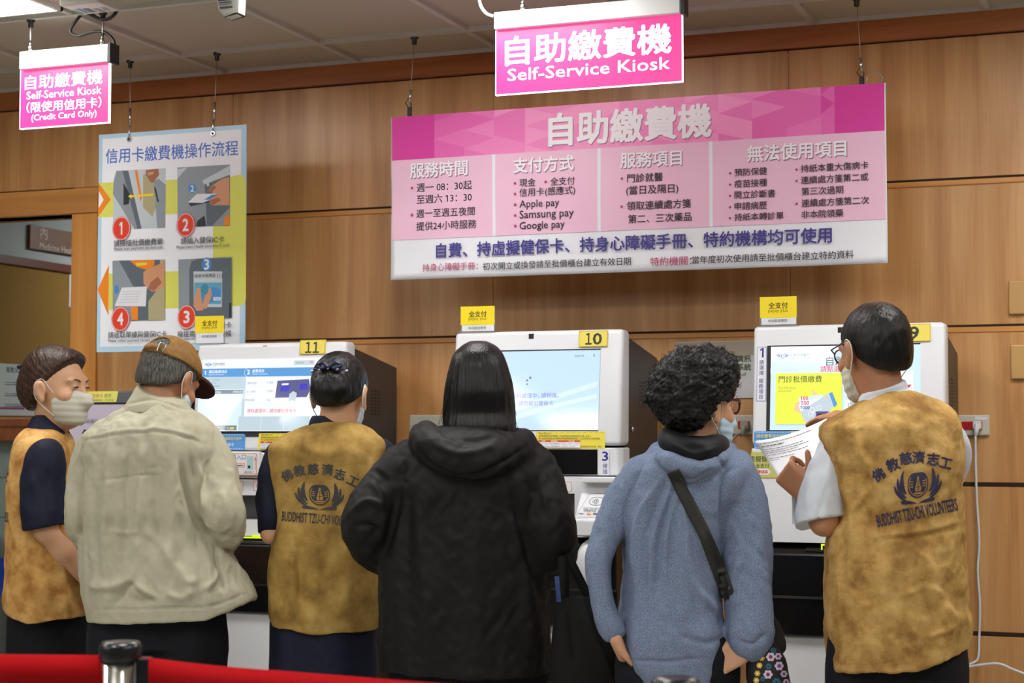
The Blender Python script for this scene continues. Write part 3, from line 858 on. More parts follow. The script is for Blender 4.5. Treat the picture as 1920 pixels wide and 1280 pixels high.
S_G = scr('screen_grey', (196, 208, 218)); S_D = scr('screen_dim', (120, 134, 146)); S_BD = scr('screen_deep', (40, 84, 170)); S_SK = scr('screen_skin', (240, 200, 160)); S_V = scr('screen_violet', (70, 66, 190)); S_VD = scr('screen_violet_dark', (92, 92, 140))
S_SW = scr('screen_swoosh', (214, 234, 252)); S_GR = scr('screen_grid', (186, 206, 216))
YF0, YF1, ZB0, ZB1 = -0.53, -0.572, 1.70, 1.31
def make_kiosk(x0, label, number, z_off=0.0, lower='scanner'):
    x1 = x0 + KW
    o = empty('payment_kiosk', (x0 + KW / 2, -0.3, 0), label, 'kiosk', 'self-service kiosks along the wall')
    dz = z_off
    def front(z): return YF0 + (YF1 - YF0) * (ZB0 + dz - z) / (ZB0 - ZB1)
    # dark cabinet whose top falls away to the back
    b = MB()
    b.prism([(x0 + 0.012, -0.47, 1.685 + dz), (x0 + 0.012, -0.07, 1.622 + dz), (x0 + 0.012, -0.07, 0.0), (x0 + 0.012, -0.46, 0.0)], (KW - 0.024, 0, 0), None, 0.004, 1)
    k = b.build('cabinet', KGREY, o)
    b = MB(); c = (x1 - 0.012, -0.40, 1.365 + dz)
    b.lathe([(0.010, 0), (0.010, 0.006), (0.007, 0.009)], c, None, 16, axis=(1, 0, 0)); b.box((c[0] + 0.009, c[1] - 0.0015, c[2] - 0.005), (c[0] + 0.0105, c[1] + 0.0015, c[2] + 0.005))
    b.build('lock', STEEL, k)
    b = MB()
    for i in range(8):
        for j in range(3): b.box((x1 - 0.0125, -0.30 + 0.03 * j, 1.44 + dz + 0.012 * i), (x1 - 0.0112, -0.285 + 0.03 * j, 1.445 + dz + 0.012 * i))
    b.build('vent_slots', BLACK, k)
    # front shell round the screen
    b = MB()
    b.hexa([(x0, YF1, ZB1 + dz), (x1, YF1, ZB1 + dz), (x1, -0.46, ZB1 + dz), (x0, -0.46, ZB1 + dz),
            (x0, YF0, ZB0 + dz), (x1, YF0, ZB0 + dz), (x1, -0.45, ZB0 + dz), (x0, -0.45, ZB0 + dz)], None, 0.016, 4)
    bz = b.build('front_shell', KWHITE, o, smooth=True)
    zt, zb = 1.632 + dz, 1.362 + dz; sl, sr = x0 + 0.05, x0 + 0.53
    b = MB()
    e = 0.003
    b.hexa([(sl - e, front(zb - e) - 0.001, zb - e), (sr + e, front(zb - e) - 0.001, zb - e), (sr + e, front(zb) + 0.02, zb - e), (sl - e, front(zb) + 0.02, zb - e),
            (sl - e, front(zt + e) - 0.001, zt + e), (sr + e, front(zt + e) - 0.001, zt + e), (sr + e, front(zt) + 0.02, zt + e), (sl - e, front(zt) + 0.02, zt + e)])
    b.build('screen_gasket', BLACK, bz)
    b = MB(); b.box((x0 + 0.274, front(1.68) - 0.001, 1.672 + dz), (x0 + 0.292, front(1.66) + 0.01, 1.690 + dz)); b.build('camera_window', BLACK, bz)
    # lower lip, control panel and recess
    b = MB()
    b.prism([(x0, -0.575, 1.303 + dz), (x1 - 0.05, -0.575, 1.303 + dz), (x1 - 0.012, -0.556, 1.303 + dz), (x1, -0.535, 1.303 + dz), (x1, -0.46, 1.303 + dz), (x0, -0.46, 1.303 + dz)], (0, 0, -0.092), None, 0.004, 1)
    lp = b.build('scanner_housing', KWHITE, o)
    pz0, pz1 = 1.005 + dz, 1.207 + dz
    b = MB()
    xa, xb, za, zb_ = x0 + 0.13, x0 + 0.452, 1.062 + dz, 1.15 + dz
    for lo, hi in (((x0, pz0), (xa, pz1)), ((xb, pz0), (x1, pz1)), ((xa, pz0), (xb, za)), ((xa, zb_), (xb, pz1))):
        b.box((lo[0], -0.575, lo[1]), (hi[0], -0.46, hi[1]))
    cp_ = b.build('control_panel', KWHITE, o)
    b = MB(); b.box((x0 + 0.004, -0.50, pz0 + 0.004), (x1 - 0.004, -0.462, pz1 - 0.004)); b.build('recess', KRECESS, cp_)
    # black cash and receipt unit with a sloped top, white base
    b = MB()
    b.prism([(x0 + 0.006, -0.47, 1.002 + dz), (x0 + 0.006, -0.585, 0.985 + dz), (x0 + 0.006, -0.60, 0.968 + dz), (x0 + 0.006, -0.60, 0.835 + dz), (x0 + 0.006, -0.592, 0.832 + dz), (x0 + 0.006, -0.592, 0.712), (x0 + 0.006, -0.46, 0.712)], (KW - 0.012, 0, 0), None, 0.003, 1)
    u = b.build('cash_unit', KBLACK, o)
    b = MB()
    s0, s1 = x0 + 0.225, x0 + 0.345
    b.hexa([(s0 - 0.05, -0.596, 0.9775 + dz), (s1 + 0.05, -0.596, 0.9775 + dz), (s1 + 0.03, -0.50, 1.0015 + dz), (s0 - 0.03, -0.50, 1.0015 + dz),
            (s0 - 0.05, -0.590, 0.988 + dz), (s1 + 0.05, -0.590, 0.988 + dz), (s1 + 0.03, -0.50, 1.006 + dz), (s0 - 0.03, -0.50, 1.006 + dz)], None, 0.002, 1)
    b.build('tray', KBLACK, u)
    b = MB()
    b.box((s0, -0.592, 0.998 + dz), (s1, -0.588, 1.003 + dz)); b.box((s0, -0.592, 0.984 + dz), (s0 + 0.004, -0.588, 1.003 + dz)); b.box((s1 - 0.004, -0.592, 0.984 + dz), (s1, -0.588, 1.003 + dz))
    b.box((s0 + 0.045, -0.592, 1.004 + dz), (s0 + 0.075, -0.588, 1.008 + dz))
    b.build('note_slot', GREENY, u)
    b = MB(); b.box((x0 + 0.004, -0.575, 0.0), (x1 - 0.004, -0.46, 0.71), None, 0.006, 2); b.build('base_panel', KWHITE, o)
    # number plate
    bx_ = {'11': (560, 637, 608, 664), '10': (1084, 620, 1138, 650), '9': (1690, 607, 1744, 640)}[number]
    n0, n1, nz0, nz1 = P(bx_[0], bx_[1], -0.545).x, P(bx_[2], bx_[1], -0.545).x, P(bx_[0], bx_[3], -0.545).z, P(bx_[0], bx_[1], -0.545).z
    b = MB()
    b.hexa([(n0, front(nz0) - 0.0035, nz0), (n1, front(nz0) - 0.0035, nz0), (n1, front(nz0) + 0.002, nz0), (n0, front(nz0) + 0.002, nz0),
            (n0, front(nz1) - 0.0035, nz1), (n1, front(nz1) - 0.0035, nz1), (n1, front(nz1) + 0.002, nz1), (n0, front(nz1) + 0.002, nz1)], None, 0.0012, 1)
    npl = b.build('number_plate', PLATE, o)
    return o, front, lp, npl, bz
YPL = -0.545
def decal(front, extra=0.0):
    return lambda p: Vector((p.x, front(p.z) + (p.y - YPL) - 0.0012 - extra, p.z))

K11, f11, lp11, np11, bz11 = make_kiosk(-3.295, 'white kiosk with yellow 11 plate and blue bill screen', '11', -0.022)
K10, f10, lp10, np10, bz10 = make_kiosk(-2.268, 'white kiosk with yellow 10 plate and pale loading screen', '10')
K9, f9, lp9, np9, bz9 = make_kiosk(-1.216, 'white kiosk with yellow 9 plate and yellow menu card on screen', '9')

def plate_print(front, npl, s, xl, yc, xr, box, h):
    pr = Print(YPL)
    x_, y_, x2, y2 = box
    pr.rrect(x_, y_, x2, y2, PLATE_E, 3); pr.rrect(x_ + 1.5, y_ + 1.5, x2 - 1.5, y2 - 1.5, PLATE, 3)
    for ch, xa_, xb_ in {'11': (('１', xl, xl + 11), ('１', xr - 11, xr)), '10': (('１', xl, xl + 11), ('0', xl + 14, xr)), '9': (('9', xl, xr),)}[s]: pr.text(ch, xa_, yc, xb_, NUM, bold=0.022, h=h)
    pr.build('number', npl, decal(front, 0.0035))
plate_print(f11, np11, '11', 571, 651, 596, (560, 637, 608, 664), 20)
plate_print(f10, np10, '10', 1097, 635, 1127, (1084, 620, 1138, 650), 21)
plate_print(f9, np9, '9', 1705, 624, 1722, (1690, 607, 1744, 640), 24)

def lotus(pr, x, y, r, m1, m2):
    """small lotus-and-ship emblem"""
    for s in (-1, 1):
        for k in range(4):
            a = math.radians(20 + 24 * k)
            cx_, cy_ = x + s * r * 0.75 * math.cos(a), y - r * 0.25 * math.sin(a) + r * 0.18
            q = []
            for i in range(12):
                t_ = 2 * PI * i / 12; u_, v_ = r * 0.42 * math.cos(t_), r * 0.14 * math.sin(t_)
                q.append((cx_ + s * (u_ * math.cos(a * 0.8) + v_ * math.sin(a * 0.8)), cy_ - u_ * math.sin(a * 0.8) + v_ * math.cos(a * 0.8)))
            pr.poly(q, m1)
    pr.disc(x, y, r * 0.52, m1); pr.disc(x, y, r * 0.44, m2); pr.disc(x, y + r * 0.05, r * 0.34, m1)
    pr.poly([(x - r * 0.1, y + r * 0.3), (x + r * 0.2, y + r * 0.3), (x + r * 0.08, y - r * 0.34), (x, y - r * 0.1)], m2)

def screen(front, bz, parent, rectpx, fill, bg):
    x_, y_, x2, y2 = rectpx
    pr = Print(YPL, 0.00012)
    pr.rect(x_, y_, x2, y2, bg)
    fill(pr)
    return pr.build('screen', parent, decal(front, 0.0004))

# kiosk 9: the menu
def s9(pr):
    pr.poly([(1445, 690), (1480, 670), (1560, 668), (1600, 690), (1600, 700), (1445, 700)], S_SW)
    for k in range(6): pr.line([(1450, 674 + 4 * k), (1475 + 12 * (k % 3), 674 + 4 * k)], 0.7, S_GR)
    lotus(pr, 1467, 666, 11, S_BD, S_W)
    pr.text('花蓮慈濟醫院', 1480, 665, 1519, S_D, bold=0.01); pr.text('Hualien Tzu Chi Hospital', 1480, 671.5, 1519, S_D, bold=0.0); pr.text('佛教慈濟醫療財團法人', 1480, 659.5, 1506, S_GR, bold=0.0)
    pr.text('自助繳費機', 1549.5, 677, 1643, S_K, bold=0.0); pr.text('請點選您的服務項目', 1539, 691.5, 1650, S_R, bold=0.008)
    pr.text('2', 1704, 664, 1708, S_D)
    pr.rect(1456.5, 701.5, 1581, 797, S_GR); pr.rect(1455.5, 700, 1579.6, 795, S_Y)
    pr.text('門診批價繳費', 1461.4, 711, 1542, S_K, bold=0.004)
    pr.text('Pay Medical', 1461, 728, 1493, scr('screen_olive', (170, 176, 70)), bold=0.0); pr.text('expenses', 1461, 734, 1485, scr('screen_olive', (170, 176, 70)), bold=0.0)
    pr.poly([(1491, 764), (1494, 756), (1500, 753), (1510, 756), (1516, 762), (1514, 772), (1500, 774), (1490, 768)], S_SK)
    pr.poly([(1523, 732), (1526, 730), (1532, 738), (1540, 746), (1530, 748)], S_SK)
    pr.poly([(1499, 746), (1543, 739), (1550, 758), (1510, 784)], S_SW); pr.poly([(1499, 758), (1545, 744), (1552, 770), (1506, 778)], S_W)
    pr.poly([(1503, 772), (1556, 736), (1568, 756), (1548, 788), (1512, 792)], S_G); pr.poly([(1556, 737), (1562, 735), (1572, 758), (1566, 764)], S_B)
    pr.text('100', 1503, 746.5, 1517, S_R, bold=0.02); pr.text('500', 1504.5, 755.5, 1519, S_R, bold=0.02); pr.text('1000', 1503, 764, 1520, S_BD, bold=0.02)
    for a in ((1525, 768), (1532, 773), (1522, 776), (1538, 764)): pr.disc(a[0], a[1], 4.5, S_W); pr.disc(a[0], a[1], 3.6, S_G)
    pr.rect(1532, 771, 1556, 791, S_VD); pr.rect(1535, 775, 1550, 784, S_K)
    pr.rect(1587, 697, 1715, 744, S_G); pr.rect(1586, 696, 1714, 743, S_W)
    pr.rect(1587, 751, 1715, 797, S_G); pr.rect(1586, 750, 1714, 796, S_W); pr.text('(限本院職員)', 1592, 759, 1650, S_K, bold=0.0)
    pr.poly([(1697, 721), (1710, 721), (1707, 726), (1703, 728), (1699, 725)], S_R); pr.text('其他服務', 1600, 712, 1650, S_K, bold=0.0)
screen(f9, bz9, K9, (1445, 650, 1726, 806), s9, S_BG9)
# kiosk 10: waiting
def s10(pr):
    pr.poly([(930, 770), (1000, 752), (1060, 734), (1122, 714), (1121, 724), (1060, 744), (1000, 762), (930, 782)], S_SW)
    pr.poly([(930, 790), (1010, 764), (1070, 750), (1121, 738), (1121, 746), (1060, 760), (1000, 778), (930, 800)], S_SW)
    for k, (a, b_) in enumerate(((995, 708), (989.5, 713), (989.5, 720), (994, 725), (1000, 726.5))): pr.disc(a, b_, 2.3 - 0.35 * k, S_D if k < 3 else S_G)
    pr.text('資料處理中，', 961, 742, 1013, S_P, bold=0.006); pr.text('請稍後。', 1017, 741, 1050, S_P, bold=0.006); pr.text('請勿拔出健保卡', 975, 756, 1040, S_P, bold=0.006)
    pr.text('剩餘秒數', 1077, 667, 1095, S_D, bold=0.0); pr.text('8', 1112, 666, 1115, S_D)
screen(f10, bz10, K10, (874, 660, 1125, 806), s10, S_BG10)
# kiosk 11: the bill
def s11(pr):
    c = lambda x, y: (370 + x / 7.112, 640 + y / 7.112)
    def R(x, y, x2, y2, m_): a, d = c(x, y), c(x2, y2); pr.rect(a[0], a[1], d[0], d[1], m_)
    def T(s, x, y, x2, m_, **k): a, d = c(x, y), c(x2, y); pr.text(s, a[0], a[1], d[0], m_, **k)
    a = c(140, 306); lotus(pr, a[0], a[1], 6.5, S_B, S_W)
    T('花蓮慈濟醫院', 200, 298, 360, S_D); T('Hualien Tzu Chi Hospital', 200, 326, 360, S_D, bold=0.0)
    R(1280, 252, 1560, 315, S_G); T('剩餘秒數', 1310, 284, 1415, S_D, bold=0.0); T('36', 1495, 272, 1535, S_R)
    R(0, 365, 1640, 478, S_B)
    a = c(690, 413); pr.ring(a[0], a[1], 8.6, 0.5, S_W, a0=100, a1=260)
    T('1', 100, 420, 115, S_W, bold=0.04); T('確認繳費項目', 156, 404, 392, S_W, bold=0.012); T('Payment information', 156, 446, 360, S_W, bold=0.0)
    T('2', 668, 408, 700, S_W, bold=0.04); T('繳費資訊', 736, 394, 894, S_W, bold=0.012); T('Payment information', 736, 436, 945, S_W, bold=0.0)
    R(0, 480, 640, 640, S_GR)
    for k, (s, t_) in enumerate((('看診日期：', '2023/09/08'), ('就診科別：', '第一診'), ('應繳期限：', '112/10/08'))):
        T(s, 66, 520 + 42 * k, 180, S_D, bold=0.0); T(t_, 205, 512 + 42 * k, 205 + (105 if k != 1 else 60), S_D, bold=0.0)
    R(40, 650, 622, 702, S_D); T('批價項目', 200, 678, 330, S_W, bold=0.0); T('應繳金額', 495, 670, 610, S_W, bold=0.0)
    R(40, 704, 622, 1110, S_SW); R(625, 480, 660, 1110, S_GR)
    for k, (s, n) in enumerate((('應繳金額', '1,380'), ('投入金額', '1,500'), ('應找金額', '120'))):
        T(s, 680 - 8 * k, 556 + 112 * k, 800 - 8 * k, S_D, bold=0.0); T(n, 940 if n != '120' else 945, 550 + 116 * k, 1025 if n != '120' else 1000, S_P if k == 0 else S_D, bold=0.0)
        R(670, 600 + 112 * k, 1030, 603 + 112 * k, S_G)
    pts = lambda L: [c(*q) for q in L]
    pr.poly(pts([(1082, 524), (1500, 500), (1530, 640), (1480, 742), (1060, 752)]), S_VD); pr.poly(pts([(1060, 752), (1480, 742), (1490, 800), (1056, 830)]), S_W)
    pr.poly(pts([(1130, 586), (1246, 580), (1240, 664), (1126, 670)]), S_V); pr.poly(pts([(1144, 560), (1234, 556), (1232, 580), (1142, 584)]), S_W)
    pr.poly(pts([(1384, 566), (1480, 560), (1480, 640), (1380, 650)]), S_V); pr.poly(pts([(1250, 700), (1300, 662), (1350, 690), (1330, 800), (1296, 780), (1240, 800)]), S_G)
    T('資料處理中，請勿拔出健保卡', 700, 926, 1350, S_R, bold=0.006)
    R(590, 1000, 1540, 1185, S_GR); R(892, 1000, 897, 1185, S_W); R(1195, 1000, 1200, 1185, S_W); T('列印明細', 705, 1080, 860, S_G, bold=0.0); T('其他卡', 1045, 1075, 1160, S_G, bold=0.0)
    R(60, 1118, 575, 1184, S_D); T('1,380', 450, 1160, 540, S_Y, bold=0.02)
screen(f11, bz11, K11, (378, 674, 607, 808), s11, S_W)

# stickers and printed panels
def tinylines(pr, x, y, x2, n, dy, m_, seed=1):
    r_ = random.Random(seed)
    for k in range(n):
        xx = x
        while xx < x2 - 2:
            e = min(x2, xx + r_.uniform(2, 7)); pr.rect(xx, y + dy * k, e, y + dy * k + dy * 0.5, m_); xx = e + 1.0
def notice(front, o, x, y, x2, y2, seed):
    s = (x2 - x) / 130.0
    pr = Print(YPL, 0.00015)
    pr.rrect(x, y, x2, y2, STY, 1.5)
    for k in range(12): pr.line([(x + 3 + k * (x2 - x) / 12, y + 1.5), (x + 8 + k * (x2 - x) / 12, y + 1.4)], 0.7, mat('stitch_brown', (190, 150, 40), 0.4)); pr.line([(x + 3 + k * (x2 - x) / 12, y2 - 1.6), (x + 8 + k * (x2 - x) / 12, y2 - 1.7)], 0.7, mat('stitch_brown', (190, 150, 40), 0.4))
    h = y2 - y
    pr.text('親愛的病人您好：', x + 6, y + h * 0.10, x + 28 * s, BLACK, bold=0.0)
    pr.text('使用繳費機如有任何問題，在使用繳費機出現問題時按下鍵，會有人', x + 5, y + h * 0.25, x + 104 * s, BLACK, bold=0.0, h=3.4)
    pr.text('週一至週五請撥以下專線洽詢繳費機服務電話，上班時間有人為您服務', x + 5, y + h * 0.40, x + 121 * s, BLACK, bold=0.0, h=3.4)
    pr.rect(x + 5, y + h * 0.49, x + 84 * s, y + h * 0.61, SOR); pr.text('時間', x + 12 * s, y + h * 0.55, x + 18 * s, STW); pr.text('服務單位', x + 29 * s, y + h * 0.55, x + 42 * s, STW); pr.text('洽詢分機', x + 62 * s, y + h * 0.55, x + 73 * s, STW)
    pr.rect(x + 5, y + h * 0.61, x + 84 * s, y + h * 0.92, STW)
    pr.text('08:00-17:30   門診批價櫃台   12254、12256、12258', x + 6, y + h * 0.70, x + 81 * s, GREYINK, bold=0.0, h=2.6); pr.text('17:30-08:00   急診櫃台   12121、12127', x + 6, y + h * 0.84, x + 75 * s, GREYINK, bold=0.0, h=2.6)
    pr.text('醫療事務部門診組　敬啟', x + 86 * s, y + h * 0.86, x + 124 * s, BLACK, bold=0.0)
    pr.build('yellow_notice', o, decal(front))
notice(f10, K10, 1010, 809, 1139, 841, 1)
notice(f11, K11, 491, 812, 612, 843, 2)
def bluesticker(front, o, x, y, x2, y2):
    pr = Print(YPL, 0.00015)
    pr.rrect(x, y, x2, y2, STB, 4)
    for k in range(int((x2 - x) / 5)): pr.line([(x + 3 + 5 * k, y + 2), (x + 6 + 5 * k, y + 2)], 0.8, STW); pr.line([(x + 3 + 5 * k, y2 - 2), (x + 6 + 5 * k, y2 - 2)], 0.8, STW)
    pr.text('請依螢幕指示操作', x + 5, y + 9, x2 - 6, mat('sticker_pale_yellow', (214, 214, 130), 0.3), bold=0.01); pr.text('插入健保卡', x + 5, y + 20, x2 - 20, STW, bold=0.01)
    pr.build('blue_sticker', o, decal(front))
bluesticker(f11, K11, 412, 813, 466, 843); bluesticker(f9, K9, 1417, 808, 1486, 841)
bluesticker(f10, K10, 900, 812, 1002, 840)
# vertical step label on kiosk 9
pr = Print(YPL, 0.00015)
pr.rrect(1419, 650, 1437, 752, mat('label_rim', (130, 130, 190), 0.4), 2); pr.rrect(1420, 651, 1436, 751, STW, 2)
pr.text('1', 1425, 661, 1431, NAVY, bold=0.02, h=17); pr.vtext('請選擇', 1428, 674, 704, mat('label_violet', (84, 84, 140), 0.4)); pr.vtext('服務項目', 1428, 709, 749, mat('label_violet', (84, 84, 140), 0.4))
pr.build('step_label', K9, decal(f9))
# scanner window and its label on kiosk 10
flat = lambda yy: (lambda p: Vector((p.x, p.y, p.z)))
def housing_print(y): return Print(y - 0.0006, 0.00015)
b = MB(); b.box((-2.16, -0.5765, 1.2135), (-1.735, -0.57, 1.2975)); b.build('scanner_window', KBLACK, lp10)
pr = housing_print(-0.575)
pr.rect(1127, 844, 1141.5, 890, STW); pr.text('3', 1129.5, 855, 1140, NAVY, bold=0.02, h=17); pr.vtext('掃描', 1134.5, 868, 889, mat('label_violet', (84, 84, 140), 0.4))
pr.build('step_label', lp10)
b = MB(); b.box((-1.10, -0.5765, 1.2135), (-0.68, -0.57, 1.2975)); b.build('scanner_window', KBLACK, lp9)
pr = housing_print(-0.575)
pr.rect(1408, 847, 1490, 896, mat('sticker_olive', (196, 196, 110), 0.4)); pr.text('虛擬健保卡', 1405, 860, 1462, NUM, bold=0.01); pr.text('全支付', 1417, 873, 1442, NUM, bold=0.01)
pr.poly([(1418, 884), (1424, 878), (1440, 878), (1446, 884), (1440, 890), (1424, 890)], STW); pr.text('掃描區', 1420, 884, 1440, SOR, bold=0.02); pr.line([(1408, 895), (1490, 895.5)], 1, ORL)
pr.build('scan_sticker', lp9)
# card slot block on kiosk 11
b = MB(); xs0 = P(396, 870, -0.60).x; xs1 = P(484, 870, -0.60).x
b.box((xs0, -0.60, P(440, 891, -0.6).z), (xs1, -0.57, P(440, 846, -0.6).z), None, 0.004, 2); cs = b.build('card_slot_block', KWHITE, K11)
pr = Print(-0.6006, 0.00015)
pr.rrect(400, 849, 482, 890, ORL, 4); pr.rrect(401.2, 850.2, 480.8, 888.8, STW, 4)
pr.text('健保卡插入口', 405, 856, 461, GREYINK, bold=0.006)
pr.rect(426, 868, 459, 876, ORL); pr.rect(427.5, 869.5, 457.5, 874.5, STW); pr.poly([(436, 873), (456, 871), (456, 872.5), (438, 874.5)], KBLACK)
pr.rect(463, 855, 475, 880, mat('label_aqua', (176, 204, 208), 0.4)); pr.disc(467.5, 875, 2.6, BLACK); pr.line([(479, 880), (479, 856)], 1.0, ORL); pr.poly([(477, 862), (481, 862), (479, 855)], ORL)
pr.poly([(440, 880), (445, 880), (442.5, 876)], ORL); pr.poly([(440, 887), (446, 887), (443, 881)], ORL); pr.text('晶片朝上', 459, 885, 477, GREYINK, bold=0.0)
pr.build('printing', cs)
# orange outlines with arrow marks on the control panels
def arrows(o, boxes):
    pr = Print(-0.5756, 0.00015)
    for x, y, x2, y2 in boxes:
        pr.rrect(x, y, x2, y2, ORL, 3); pr.rrect(x + 1, y + 1, x2 - 1, y2 - 1, STW, 3)
        cx_, cy_ = x2 - 12, (y + y2) / 2 - 1
        pr.poly([(cx_ - 3.5, cy_ - 2.5), (cx_ + 3.5, cy_ - 2.5), (cx_, cy_ + 3)], ORL); pr.text('收據', x + 5, cy_ + 0.5, x + 20, GREYINK, bold=0.0)
    pr.build('slot_marking', o)
arrows(K11, [(400, 901, 456, 920), (475, 901, 530, 920)])
arrows(K10, [(1020, 902, 1072, 921)])
arrows(K9, [(1488, 900, 1540, 924)])

# tap-to-pay reader on kiosk 10, with a hood above and a round paper cover below
xa, xb = P(1076, 960, -0.66).x, P(1076, 960, -0.66).x + 0.155
z_a, z_b, z_c = P(1076, 1004, -0.66).z, P(1076, 975, -0.66).z, P(1100, 924, -0.585).z
b = MB(); b.prism([(xa, -0.57, z_a), (xa, -0.66, z_a), (xa, -0.66, z_b), (xa, -0.585, z_c), (xa, -0.57, z_c)], (xb - xa, 0, 0), None, 0.004, 2)
tr = b.build('tap_reader', KWHITE, K10)
b = MB(); b.box((xa + 0.01, -0.61, P(1100, 905, -0.61).z), (xb, -0.57, P(1100, 894, -0.61).z), None, 0.004, 2); b.build('reader_hood', KWHITE, K10)
pr = Print(-0.62, 0.00015)
slope = lambda p: Vector((p.x, -0.66 + 0.075 * (p.z - z_b) / (z_c - z_b) + (p.y + 0.62) - 0.0015, p.z))
LG = mat('reader_line', (150, 156, 162), 0.4)
pr.line([(1100, 926), (1146, 925), (1130, 969), (1084, 969.5), (1100, 926)], 0.7, LG)
pr.ring(1116.5, 939.5, 13.5, 0.8, GREYINK, 7.6)
for k in range(4): pr.ring(1108, 940, 2.5 + 3.2 * k, 1.0, GREYINK, 2 + 1.5 * k, -55, 50, 7)
pr.text('TAP TO PAY', 1095, 952.5, 1126, GREYINK, bold=0.0, shear=0.2); pr.text('感應刷卡區', 1097, 956.5, 1121, GREYINK, bold=0.0)
pr.text('VISA', 1089, 962, 1099, NAVY, bold=0.02, h=2.8); pr.disc(1107, 962, 2.6, SOR, 1.6); pr.disc(1110, 962, 2.6, mat('sticker_amber', (226, 160, 60), 0.4), 1.6); pr.rect(1116, 960.5, 1123, 963.5, GREYINK)
pr.line([(1089, 966.5), (1122, 966)], 0.5, LG)
pr.build('printing', tr, slope)
c = P(1110, 1060, -0.60)
b = MB(); b.lathe([(0.02, 0.06), (0.06, 0.055), (0.084, 0.035), (0.09, 0.0)][::-1], c, None, 40, axis=(0, -1, 0))
for v in b.bm.verts: v.co.x = c.x + (v.co.x - c.x) * 0.54
b.build('round_cover', KWHITE, K10)

# yellow payment placards in clear stands on the kiosk tops
PXY = mat('placard_yellow', (246, 222, 30), 0.35)
for (x_, y_, x2, y2, yb_, label, o_y, zt_) in ((1424.6, 557, 1493.5, 596.6, 606, 'yellow payment placard in clear stand on the kiosk numbered 9', -0.50, 1.70), (864, 575, 927.4, 610, 620, 'yellow payment placard in clear stand on the kiosk numbered 10', -0.50, 1.70), (366, 593, 420, 625, 636, 'yellow payment placard in clear stand on the kiosk numbered 11', -0.50, 1.678)):
    a, d = P(x_, y_, o_y), P(x2, y_, o_y)
    zb_, zt2 = P(x_, y2, o_y).z, a.z
    o = empty('payment_placard', ((a.x + d.x) / 2, o_y, zt_), label, 'placard', 'placards on the kiosk tops')
    b = MB(); b.box((a.x, o_y - 0.002, zb_), (d.x, o_y + 0.001, zt2), None, 0.001, 1); b.build('card', PXY, o)
    b = MB(); b.box((a.x + 0.005, o_y - 0.0018, zt_ + 0.004), (d.x - 0.002, o_y + 0.001, zb_)); b.build('base_strip', STW, o)
    b = MB(); b.box((a.x - 0.002, o_y + 0.0012, zt_ + 0.002), (d.x + 0.002, o_y + 0.0035, zt2 - 0.004)); b.box((a.x - 0.002, o_y - 0.03, zt_), (d.x + 0.006, o_y + 0.03, zt_ + 0.003)); b.build('clear_stand', CLEAR, o)
    pr = Print(o_y - 0.0026); w_ = x2 - x_; h_ = y2 - y_
    pr.text('全支付', x_ + 0.24 * w_, y_ + 0.40 * h_, x_ + 0.76 * w_, BLACK, bold=0.012); pr.text('pxpay plus', x_ + 0.23 * w_, y_ + 0.66 * h_, x_ + 0.76 * w_, mat('placard_olive', (150, 120, 10), 0.4), bold=0.0)
    pr.text('本店歡迎使用', x_ + 0.22 * w_, y2 + (yb_ - y2) * 0.5, x_ + 0.74 * w_, GREYINK, bold=0.0)
    pr.build('printing', o)

# lavender card kiosk by the doorway
LAV = mat('kiosk_lavender', (182, 172, 190), 0.35); DGREY = mat('kiosk_dark_grey', (92, 96, 98), 0.4)
yl = -0.50
a = P(118, 734, yl); d = P(300, 734, yl)
o = empty('card_kiosk', ((a.x + d.x) / 2, -0.3, 0), 'lavender credit card kiosk with yellow strip between two people, left', 'kiosk')
zt_ = P(205, 733, yl).z; z2 = P(205, 755, yl).z; z3 = P(205, 900, yl).z
b = MB(); b.box((a.x, yl, 0), (d.x, -0.08, zt_), None, 0.006, 2); b.build('cabinet', DGREY, o)
b = MB(); b.hexa([(a.x + 0.008, yl - 0.04, z3), (d.x - 0.008, yl - 0.04, z3), (d.x - 0.008, yl + 0.01, z3), (a.x + 0.008, yl + 0.01, z3), (a.x + 0.008, yl - 0.004, z2 - 0.004), (d.x - 0.008, yl - 0.004, z2 - 0.004), (d.x - 0.008, yl + 0.01, z2 - 0.004), (a.x + 0.008, yl + 0.01, z2 - 0.004)], None, 0.003, 1)
b.build('front_panel', LAV, o)
b = MB(); b.box((a.x + 0.008, yl - 0.03, 0.02), (d.x - 0.008, yl + 0.01, z3 - 0.004), None, 0.004, 1); b.build('lower_panel', KWHITE, o)
b = MB(); b.box((a.x, yl - 0.006, z2 - 0.004), (d.x, yl + 0.004, z2 + 0.001)); b.build('trim_line', BLACK, o)
pr = Print(yl - 0.001, 0.0002)
pr.poly([(118, 734), (222, 733), (218, 753.5), (118, 754)], mat('strip_yellow', (226, 222, 110), 0.4))
pr.text('提供', 157, 742.5, 172, GREYINK, bold=0.0, shear=0.25); pr.text('信用卡', 173, 742, 193, mat('strip_red', (190, 80, 80), 0.4), bold=0.0, shear=0.25); pr.text('支付', 195, 741.5, 209, GREYINK, bold=0.0, shear=0.25)
pr.text('限信用卡繳費使用．不收現金', 158, 750, 214, GREYINK, bold=0.0, h=2.6)
pr.build('yellow_strip', o)
pr = Print(yl - 0.020, 0.0002)
pr.text('請將繳費單放置掃描處', 126, 789, 196, GREYINK, bold=0.0, h=7, shear=0.15)
pr.poly([(150, 820), (158, 804), (165, 808), (153, 828)], KBLACK)
pr.build('printing', o, lambda p: Vector((p.x, yl - 0.006 - 0.036 * (z2 - p.z) / (z2 - z3) + (p.y - (yl - 0.020)) - 0.001, p.z)))

